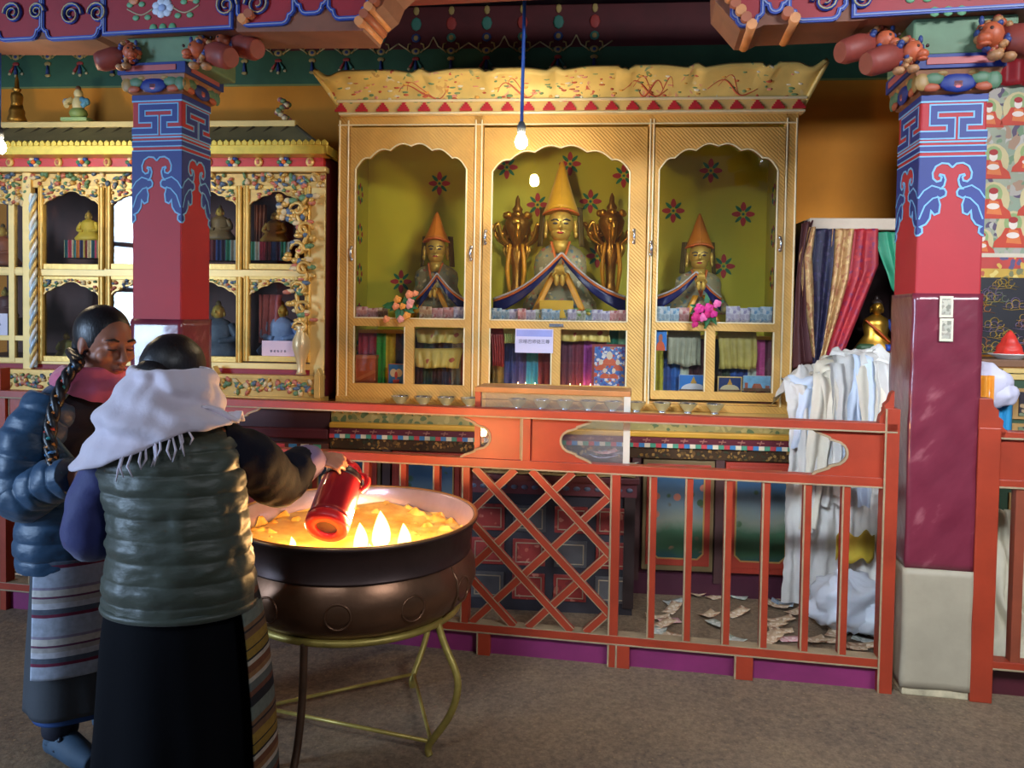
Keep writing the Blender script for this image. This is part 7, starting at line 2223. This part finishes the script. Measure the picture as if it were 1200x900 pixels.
# ============ the woman in front, seen from behind
w1 = thing('person', 'woman seen from behind in olive quilted vest and white scarf, holding the red flask', 'person', W, (-.93, 2.1, 0))
mb = MB()
hc = V((-.985, 2.235, 1.305)); hf = V((.30, .85, -.55))
Ph, hax = head(mb, hc, hf, .98)
limb(mb, [(-.93, 2.12, .78), (-.93, 2.13, .92), (-.945, 2.15, 1.06), (-.955, 2.16, 1.14)], [.135, .125, .13, .11])
limb(mb, [(-.955, 2.165, 1.12), (-.965, 2.18, 1.2), (-.98, 2.215, 1.28)], [.08, .058, .054])
for s in (-1, 1): limb(mb, [(-.955 + s * .06, 2.16, 1.13), (-.955 + s * .16, 2.15, 1.12)], [.07, .05])
SR, ER, WR_ = V((-.795, 2.16, 1.12)), V((-.715, 2.37, .982)), V((-.652, 2.515, 1.020))
limb(mb, [SR, SR.lerp(ER, .5), ER, ER.lerp(WR_, .5), WR_], [.052, .046, .04, .036, .026])
SLft, EL, WL = V((-1.115, 2.15, 1.10)), V((-1.165, 2.13, .875)), V((-1.02, 2.36, .90))
limb(mb, [SLft, SLft.lerp(EL, .5), EL, EL.lerp(WL, .5), WL], [.052, .046, .04, .036, .026])
hand(mb, WR_, (1, .12, -.08), (0, .58, -.81), .92, 1.12, 1)
hand(mb, WL, (.55, .8, -.05), (.3, -.2, -1), .95, .7, -1)
for s in (-1, 1):
    limb(mb, [(-.93 + s * .075, 2.12, .76), (-.93 + s * .08, 2.14, .45), (-.93 + s * .085, 2.11, .1)], [.095, .065, .045])
    limb(mb, [(-.93 + s * .085, 2.09, .055), (-.925 + s * .09, 2.2, .035), (-.92 + s * .092, 2.29, .03)], [.042, .042, .03])
mb.build('body', SKIN, w1, remesh=.0062, smooth_it=2)
mb = MB()
r, f, u = hax
s = .98
mb.ell(hc + (f * -.020 + u * .026) * s, (.087 * s, .098 * s, .098 * s), 40, 0, hax)
mb.ell(hc + (f * -.075 + u * -.03) * s, (.06 * s, .045 * s, .05 * s), 20, 0, hax)
mb.noise(.003, 30)
mb.build('hair', HAIR, w1)
# earring
mb = MB(); mb.ell(Ph(.082, .0, -.045), .008, 10); mb.build('earring', mat('turquoise_bead', (60, 150, 150), .3), w1)
VEST = puffer('olive_quilted_nylon', (62, 68, 56), .46)
rings = [(-.905, 2.10, .695, .200, .145, 0), (-.905, 2.10, .76, .203, .150, 0), (-.905, 2.10, .85, .190, .142, 0), (-.920, 2.115, .97, .190, .138, 0), (-.945, 2.13, 1.07, .196, .138, 0), (-.955, 2.145, 1.135, .190, .130, 0), (-.960, 2.16, 1.185, .145, .105, 0), (-.968, 2.175, 1.225, .085, .08, 0)]
mb = MB(); mb.loft(shell(rings, quilt=1, sp=.056, amp=.0075, seed=1, wr=.009), 0); mb.build('quilted_vest', VEST, w1)
mb = MB(); mb.tube([V((-.905 + .2 * cos(a), 2.10 + .146 * sin(a), .695)) for a in [2 * pi * k / 48 for k in range(48)]], .011, 8, 0, closed=True); mb.build('vest_hem', VEST, w1)
NAVYW = mat('navy_wool', (14, 14, 26), .85, 0, .15, 20, .25, 120, spec=.2)
mb = MB(); sleeve(mb, [SR + V((-.05, -.01, .0)), SR.lerp(ER, .45) + V((.0, -.015, .005)), ER + V((-.002, -.0, -.014)), ER.lerp(WR_, .45), WR_ + V((-.022, -.022, -.006))], [.078, .082, .074, .066, .054], .05, .0, seed=2, wr=.006); mb.build('sleeve', NAVYW, w1)
mb = MB(); sleeve(mb, [SLft + V((.05, .0, .01)), SLft.lerp(EL, .5) + V((-.008, 0, 0)), EL + V((0, -.005, -.012)), EL.lerp(WL, .5), WL + V((-.012, -.02, 0))], [.074, .076, .066, .058, .044], .05, .0, seed=3, wr=.005); mb.build('sleeve', mat('blue_violet_wool', (34, 40, 104), .7, 0, .12, 20, .2, 100, sheen=.3), w1)
mb = MB()
c0 = WR_ + V((-.036, -.066, -.022)); c1 = WR_ + V((.012, .006, .002))
mb.tube([c0, c0.lerp(c1, .4), c0.lerp(c1, .75), c1], [.060, .060, .054, .046], 22); mb.noise(.004, 30); mb.build('cuff', mat('dusty_violet_cuff', (120, 98, 128), .7, 0, .1, 20), w1)
# dark dress
DRESS = mat('black_navy_dress', (8, 9, 15), .9, 0, .15, 8, .12, 60, spec=.15)
def skirt(rings, n_pl, dep, a0=0, a1=2 * pi, n=120, seed=0, off=0):
    out = []
    cols = [spline([V((r[i], r[i], 0)) for r in rings], 8) for i in range(6)]
    L = len(cols[0])
    for k in range(L):
        cx, cy, z, rs, rf, an = [cols[i][k].x for i in range(6)]
        fz = k / (L - 1); row = []
        for q in range(n + (0 if a1 - a0 >= 2 * pi - 1e-6 else 1)):
            a = a0 + (a1 - a0) * q / n
            m_ = 1 + dep * fz * (sin(a * n_pl + seed) * .6 + .8 * noise.noise(V((cos(a) * 2.2, sin(a) * 2.2, seed + fz)))) 
            x, y = (rs + off) * cos(a) * m_, (rf + off) * sin(a) * m_
            row.append(V((cx + x * cos(an) - y * sin(an), cy + x * sin(an) + y * cos(an), z)))
        out.append(row)
    return out
rk = [(-.93, 2.11, .77, .165, .125, 0), (-.935, 2.11, .6, .185, .145, 0), (-.935, 2.12, .35, .205, .165, 0), (-.935, 2.13, .06, .225, .185, 0)]
mb = MB(); mb.loft(skirt(rk, 7, .07), 0); mb.build('dress', DRESS, w1)
APR = stripes('striped_apron_wool', [(116, 120, 106), (30, 28, 30), (110, 64, 44), (96, 98, 90), (190, 176, 156), (150, 104, 62), (120, 72, 44), (196, 180, 158), (24, 22, 24), (152, 118, 40), (24, 22, 24), (160, 124, 46), (120, 84, 56), (40, 30, 28), (130, 92, 60)], .27, 'Z', .85, .006, [4, 3, 1.6, 2.5, 1.4, 1.6, 2, 1.4, .6, 2.4, .5, 3, 2, .6, 1.4], tilt=-.5)
rk2 = [(-.90, 2.12, .745, .188, .15, 0), (-.89, 2.125, .6, .205, .165, 0), (-.885, 2.135, .35, .222, .185, 0), (-.885, 2.14, .07, .235, .2, 0)]
mb = MB(); mb.loft(skirt(rk2, 5, .03, R(-26), R(150), 70), 0, caps=False, closed=False); mb.build('striped_apron', APR, w1, solid=.006)
mb = MB()
for s_ in (-1, 1): mb.tube(spline([(-.93 + s_ * .09, 2.07, .05), (-.92 + s_ * .095, 2.2, .04), (-.915 + s_ * .095, 2.31, .036)], 5), [.05, .052, .036], 14); 
mb.noise(.002, 20)
k_ = len(mb.v) // 2
for s_ in (-1, 1):
    m2 = MB(); m2.tube(spline([(-.93 + s_ * .09, 2.06, .055), (-.92 + s_ * .095, 2.2, .044), (-.915 + s_ * .095, 2.32, .040)], 5), [.054, .055, .04], 14)
    for q in m2.v: q.z = max(q.z, .002)
    m2.build('shoe', BLACK, w1)
# white fringed scarf round her neck
WSC = mat('white_wool_scarf', (216, 204, 216), .8, 0, .06, 8, .35, 90, sheen=.4)
def scarf(rings, zb, n=90, folds=5, amp=.016, seed=0):
    """rings: (cx, cy, z, rx, ry) from top down; zb(a) the lower edge"""
    out = []
    K = 46
    cols = [spline([V((r[i], r[i], 0)) for r in rings], 12) for i in range(5)]
    L = len(cols[0])
    ztop_ = rings[0][2]; zlow = rings[-1][2]
    for k in range(K + 1):
        t = k / K
        row = []
        for q in range(n):
            a = 2 * pi * q / n
            z_end = zb(a)
            ie = max(k_ for k_ in range(L) if cols[2][k_].x >= z_end or k_ == 0)
            if ie < L - 1: ie += (cols[2][ie].x - z_end) / max(cols[2][ie].x - cols[2][ie + 1].x, 1e-6)
            i_ = t * ie; i0 = min(int(i_), L - 2); g = i_ - i0
            cx, cy, z, rx, ry = [cols[m_][i0].x + (cols[m_][i0 + 1].x - cols[m_][i0].x) * g for m_ in range(5)]
            ph = z * 44 + 2.4 * sin(a + seed + .6) + 1.3 * noise.noise(V((cos(a) * 1.5, sin(a) * 1.5, seed)))
            fo = amp * (.75 * sin(ph) + .5 * sin(ph * 1.9 + 2 * cos(a)) + .6 * noise.noise(V((cos(a) * 4, sin(a) * 4, z * 16))))
            p = V((cos(a), sin(a), 0))
            row.append(V((cx + (rx + fo) * p.x, cy + (ry + fo) * p.y, z + .006 * noise.noise(V((cos(a) * 3, sin(a) * 3, t * 4))))))
        out.append(row)
    return out
srings = [(-.962, 2.19, 1.29, .075, .08), (-.965, 2.165, 1.335, .092, .095), (-.966, 2.155, 1.312, .118, .118), (-.966, 2.148, 1.25, .148, .140), (-.962, 2.14, 1.19, .180, .158), (-.97, 2.135, 1.08, .222, .168), (-.97, 2.135, 1.0, .232, .168)]
def zb1(a):
    # lowest over the left shoulder and back, riding up to the right shoulder
    v_ = cos(a - R(208))
    return 1.175 - .105 * max(0, v_) ** 1.1 + .02 * max(0, -v_)
S1 = scarf(srings, zb1, amp=.015)
mb = MB(); mb.loft(S1, 0, caps=False); 
w1s = mb.build('white_scarf', WSC, w1, solid=.006)
mb = MB()
rnd = random.Random(6)
for q in range(len(S1[-1])):
    a = 2 * pi * q / len(S1[-1])
    if R(258) < a < R(312):
        for rep in range(1):
            p = S1[-1][q] + V((rnd.uniform(-.006, .006), 0, 0)); o = V((cos(a), sin(a), 0))
            L_ = rnd.uniform(.03, .065) if a > R(230) else rnd.uniform(.015, .03)
            mb.tube([p, p + o * .012 + V((rnd.uniform(-.01, .01), 0, -L_ * .5)), p + o * .010 + V((rnd.uniform(-.014, .014), 0, -L_))], [.003, .0035, .0015], 5)
mb.build('fringe', WSC, w1s)
# end of the scarf lifted over the right shoulder
mb = MB()
mb.grid(lambda i, j: V((-.84 + .085 * i, 2.075 + .05 * i + .05 * j, 1.235 - .03 * i + .012 * sin(j * 7 + i * 4) - .05 * j * (1 - i))), 12, 8, 0); mb.build('scarf_end', WSC, w1s, solid=.010)

# ============ the woman on the left, turned to the bowl
w2 = thing('person', 'woman in blue quilted jacket and pink scarf with a long beaded braid, looking down', 'person', W, (-1.49, 2.58, 0))
f2 = V((.90, -.42, 0)).normalized(); r2 = V((-.42, -.90, 0)).normalized(); an2 = atan2(f2.y, f2.x)
O2 = V((-1.445, 2.6, 0))
q2 = lambda f, r, z: O2 + f2 * f + r2 * r + V((0, 0, z))
mb = MB()
hc2 = V((-1.358, 2.56, 1.385)); hf2 = V((.86, -.46, -.24))
Ph2, hax2 = head(mb, hc2, hf2, 1.0, V((.05, 0, 1)))
limb(mb, [q2(0, 0, .76), q2(-.0, 0, .95), q2(.02, 0, 1.1), q2(.03, 0, 1.2)], [.14, .125, .125, .09])
limb(mb, [q2(.03, 0, 1.17), q2(.05, 0, 1.25), hc2 + V((-.02, .01, -.06))], [.08, .056, .055])
for s in (-1, 1): limb(mb, [q2(.03, s * .06, 1.17), q2(.02, s * .16, 1.15)], [.07, .05])
S2, E2, W2_ = q2(.01, .165, 1.16), q2(.0, .21, .925), q2(.19, .19, .985)
limb(mb, [S2, S2.lerp(E2, .5), E2, E2.lerp(W2_, .5), W2_], [.054, .048, .042, .036, .026])
S3, E3, W3 = q2(.01, -.165, 1.16), q2(.0, -.225, .92), q2(.22, -.14, .96)
limb(mb, [S3, S3.lerp(E3, .5), E3, E3.lerp(W3, .5), W3], [.054, .048, .042, .036, .026])
hand(mb, W2_, f2 + V((0, 0, .05)), (-r2) + V((0, 0, -.4)), .95, .7, -1)
hand(mb, W3, f2 + V((0, 0, .05)), r2 + V((0, 0, -.4)), .95, .7, 1)
for s in (-1, 1):
    limb(mb, [q2(0, s * .075, .76), q2(.015, s * .08, .45), q2(-.01, s * .085, .1)], [.095, .066, .045])
    limb(mb, [q2(-.02, s * .085, .05), q2(.05, s * .09, .035), q2(.11, s * .092, .03)], [.034, .032, .022])
mb.build('body', SKIN, w2, remesh=.0058, smooth_it=2)
r, f, u = hax2
mb = MB()
mb.ell(hc2 + f * -.024 + u * .032, (.082, .100, .094), 40, 0, hax2)
mb.ell(hc2 + f * -.072 + u * -.025, (.06, .05, .06), 24, 0, hax2)
for e in (-1, 1):
    mb.ell(hc2 + f * -.012 + u * .022 + r * (e * .050), (.028, .058, .042), 24, 0, hax2)
mb.build('hair', HAIR, w2, remesh=.005, smooth_it=8)
mb = MB()
for e in (-1, 1): mb.tube([Ph2(e * .016, .0905, .032), Ph2(e * .034, .089, .038), Ph2(e * .054, .076, .032)], [.003, .0042, .002], 6)
mb.build('eyebrow', mat('brow_dark', (40, 28, 26), .7), w2)
mb = MB()
for e in (-1, 1): mb.tube([Ph2(e * .018, .0895, .0045), Ph2(e * .032, .0905, .0015), Ph2(e * .046, .083, .0035)], [.0018, .0028, .0018], 6)
mb.build('eyelid', mat('lash_dark', (44, 30, 28), .6), w2)
mb = MB(); mb.tube([Ph2(-.022, .093, -.064), Ph2(0, .1015, -.063), Ph2(.022, .093, -.064)], [.003, .0062, .003], 8); mb.build('lips', mat('lip_brown', (136, 70, 62), .45), w2)
mb = MB(); mb.ell(Ph2(.084, .002, -.046), .0085, 10); mb.build('earring', mat('turquoise_bead', (60, 150, 150), .3), w2)
OPEN2 = lambda z: R(302) + R(50) * max(0, min(1, (1.10 - z) / .22))
BJ = puffer('blue_quilted_nylon', (28, 68, 100), .46)
jr = [tuple(q2(0, 0, 0)[:2]) + (.655, .150, .205, an2), tuple(q2(-.005, 0, 0)[:2]) + (.72, .158, .215, an2), tuple(q2(-.0, 0, 0)[:2]) + (.86, .150, .205, an2), tuple(q2(.005, 0, 0)[:2]) + (1.0, .148, .205, an2), tuple(q2(.012, 0, 0)[:2]) + (1.1, .145, .205, an2), tuple(q2(.018, 0, 0)[:2]) + (1.175, .130, .195, an2), tuple(q2(.02, 0, 0)[:2]) + (1.225, .105, .145, an2), tuple(q2(.03, 0, 0)[:2]) + (1.255, .085, .10, an2)]
mb = MB(); mb.loft(shell(jr, R(18), R(302), 64, 1, OPEN2, sp=.058, amp=.009, seed=5, wr=.005), 0, caps=False, closed=False); mb.build('quilted_jacket', BJ, w2, solid=.012)
mb = MB()
SH = shell(jr, R(18), R(302), 64, 0, OPEN2, sp=.058, amp=0, seed=5, wr=0)
for side in (0, -1): mb.tube([row[side] for row in SH], .008, 8)
mb.build('zip_edge', mat('zip_blue_grey', (70, 100, 116), .4), w2)
ji = [(c[0] + f2.x * .0, c[1] + f2.y * .0, c[2] + .01, c[3] - .022, c[4] - .03, c[5]) for c in jr]
mb = MB(); mb.loft(shell(ji, wr=.006, seed=9), 0); mb.build('dark_blouse', mat('black_plum_blouse', (26, 20, 32), .8, 0, .2, 20, .2, 60), w2)
mb = MB(); sleeve(mb, [S2 + V((.03, .04, .035)), S2.lerp(E2, .4) + r2 * .012, E2 + r2 * .004 + V((0, 0, -.015)), E2.lerp(W2_, .5), W2_ + f2 * .01], [.085, .09, .082, .074, .056], .062, .008, seed=4, wr=.008); mb.build('sleeve', BJ, w2)
mb = MB(); sleeve(mb, [S3 + V((.0, -.04, .035)), S3.lerp(E3, .4) - r2 * .012, E3 + V((0, 0, -.015)), E3.lerp(W3, .5), W3 + f2 * .01], [.085, .09, .082, .074, .056], .062, .008, seed=7, wr=.008); mb.build('sleeve', BJ, w2)
# skirt, apron, boots
o2 = lambda a: tuple(q2(a, 0, 0)[:2])
rk = [o2(0) + (.76, .12, .17, an2), o2(0) + (.6, .13, .175, an2), o2(0) + (.38, .145, .185, an2), o2(0) + (.175, .155, .19, an2)]
mb = MB(); mb.loft(skirt(rk, 6, .05, seed=3), 0); mb.build('skirt', mat('charcoal_skirt', (60, 64, 70), .8, 0, .12, 8, .15, 80), w2)
rkb = [o2(0) + (.22, .135, .17, an2), o2(0) + (.152, .140, .175, an2)]
mb = MB(); mb.loft(skirt(rkb, 6, .03, seed=3), 0); mb.build('underskirt', mat('blue_underskirt', (36, 72, 130), .8), w2)
APW = stripes('pale_striped_apron', [(176, 184, 200), (176, 184, 200), (120, 34, 66), (84, 94, 110), (206, 206, 214), (186, 180, 176), (110, 60, 90), (214, 208, 200), (150, 140, 160)], .155, 'Z', .85, .003, [2.6, 2.0, .8, 1.3, 1.4, 1.2, .5, 1.6, .7], tilt=0)
rk2 = [o2(.0) + (.70, .165, .205, an2), o2(0) + (.6, .168, .21, an2), o2(0) + (.45, .172, .214, an2), o2(0) + (.325, .176, .218, an2)]
mb = MB(); mb.loft(skirt(rk2, 6, .02, R(-78), R(60), 70, 3), 0, caps=False, closed=False); mb.build('striped_apron', APW, w2, solid=.006)
for s in (-1, 1):
    mb = MB(); limb(mb, [q2(.0, s * .085, .24), q2(-.005, s * .086, .15), q2(-.01, s * .087, .085)], [.064, .06, .055]); mb.noise(.008, 16); mb.build('dark_legging', mat('navy_legging', (22, 26, 44), .7, 0, .2), w2)
    mb = MB(); limb(mb, [q2(-.035, s * .088, .052), q2(.02, s * .09, .056), q2(.10, s * .094, .040), q2(.165, s * .096, .030)], [.042, .047, .042, .026], 6, 18)
    limb(mb, [q2(-.012, s * .088, .06), q2(-.012, s * .088, .10)], [.046, .044])
    for p in mb.v: p.z = max(p.z, .002)
    sh = mb.build('shoe', mat('blue_grey_suede', (62, 84, 104), .7, 0, .15, 20), w2)
    mb = MB(); mb.tube(spline([q2(.03, s * .088 + .046, .05), q2(.036, s * .09, .103), q2(.03, s * .09 - .046, .05)], 6), .007, 6); mb.ell(q2(.04, s * .09 + .030, .086), .010, 8); mb.build('strap', mat('strap_dark', (40, 48, 60), .4, .3), sh)
# pink scarf
PSC = mat('pink_scarf_wool', (206, 96, 126), .75, 0, .12, 10, .3, 80, sheen=.4)
pr_ = [(-1.395, 2.575, 1.30, .072, .072), (-1.40, 2.575, 1.305, .10, .098), (-1.40, 2.575, 1.27, .118, .116), (-1.405, 2.575, 1.22, .128, .125), (-1.41, 2.575, 1.18, .128, .125)]
S2_ = scarf(pr_, lambda a: 1.235 - .035 * max(0, cos(a - R(-40))) + .01 * sin(3 * a), amp=.009, seed=4)
mb = MB(); mb.loft(S2_, 0, caps=False); ps = mb.build('pink_scarf', PSC, w2, solid=.006)
# braid with beads
bp = spline([Ph2(.05, -.085, -.05), at(92, 425, 2.47), at(80, 440, 2.455), at(67, 470, 2.41), at(60, 505, 2.375), at(62, 535, 2.35), at(68, 556, 2.325)], 7)
mb = MB()
for s in range(3):
    mb.tube([p + V((.010 * cos(i * .62 + s * 2.09), -.004 + .008 * sin(i * .62 + s * 2.09), 0)) for i, p in enumerate(bp)], [.014, .013, .009], 8)
br = mb.build('braid', HAIR, w2)
BD = [mat('amber_bead', (206, 130, 60), .35), mat('turquoise_bead', ()), mat('coral_bead', (196, 70, 56), .35), mat('sky_bead', (90, 150, 206), .35)]
rnd = random.Random(3)
for i in range(6, len(bp), 2):
    p = bp[i]
    mb = MB(); mb.tube([p + V((-.014, -.008, -.004)), p + V((.0, -.016, .003)), p + V((.014, -.006, .008))], .006, 8); mb.build('hair_bead', BD[(0, 0, 2, 1, 0, 3)[i // 2 % 6]], br)
mb = MB()
for k in range(14):
    p = bp[-1]; a = k * 2.4
    mb.tube([p, p + V((.010 * cos(a) + .004, -.004, -.03)), p + V((.014 * cos(a) + .008, -.004 + .005 * sin(a), -.062))], [.004, .004, .0015], 5)
mb.build('tassel', mat('golden_tassel', (206, 160, 84), .6), br)
# ---------------------------------------------------------------- light
def area(name, loc, target, sx, sy, e, col):
    l = bpy.data.lights.new(name, 'AREA'); l.shape = 'RECTANGLE'; l.size, l.size_y, l.energy, l.color = sx, sy, e, col
    o = bpy.data.objects.new(name, l); COL.objects.link(o)
    d = V(target) - V(loc); o.matrix_world = Matrix.Translation(V(loc)) @ d.to_track_quat('-Z', 'Y').to_matrix().to_4x4()
    return o
# daylight through the doorway at the left of the hall
area('doorway_daylight', (-5.55, .1, 1.8), (-.6, 2.5, 1.2), .9, 2.3, 290, (.50, .70, 1.0))
WP, WT = V((-5.55, .1, 1.8)), V((-.6, 2.5, 1.2))
wd_ = (WT - WP).normalized(); wr_ = wd_.cross(V((0, 0, 1))).normalized(); wu_ = wr_.cross(wd_)
mb = MB(); c_ = WP + wd_ * .06
for x in (-.5, 0, .5): mb.obox(c_ + wr_ * x, wr_ * (.03 if x == 0 else .06), wd_ * .03, wu_ * 1.2)
for z in (-1.18, -.6, -.05, .5, 1.18): mb.obox(c_ + wu_ * z, wr_ * .52, wd_ * .028, wu_ * (.06 if abs(z) > 1 else .03))
mb.build('window_1', WOOD, kind='structure', label='barred hall window at the far left that lets in the daylight', cat='window')
# clerestory of the hall, high behind the viewer, falling on the back of the hall
cl = area('clerestory', (2.95, -1.3, 3.83), (1.3, 5.0, 1.2), 2.0, .6, 66, (.88, .93, 1.0))
cl.data.spread = R(68)
cl2 = area('added_floor_fill', (-1.2, -1.3, 3.83), (1.5, 3.75, .7), 1.2, .5, 23, (.74, .86, 1.0))  # added fill, narrowed to brighten the bag, scarves and floor at the right
cl2.data.spread = R(38)
w = bpy.data.worlds.new('world'); SC.world = w; w.use_nodes = True
w.node_tree.nodes['Background'].inputs['Color'].default_value = (.62, .72, .9, 1)
w.node_tree.nodes['Background'].inputs['Strength'].default_value = .14
vs = SC.view_settings
vs.view_transform, vs.look, vs.gamma, vs.exposure, vs.use_curve_mapping = 'Standard', 'None', 1.0, 0.15, False
SC.cycles.use_denoising = True
SC.cycles.max_bounces = 6; SC.cycles.transparent_max_bounces = 16
SC.cycles.sample_clamp_indirect = 6
bpy.context.view_layer.update()
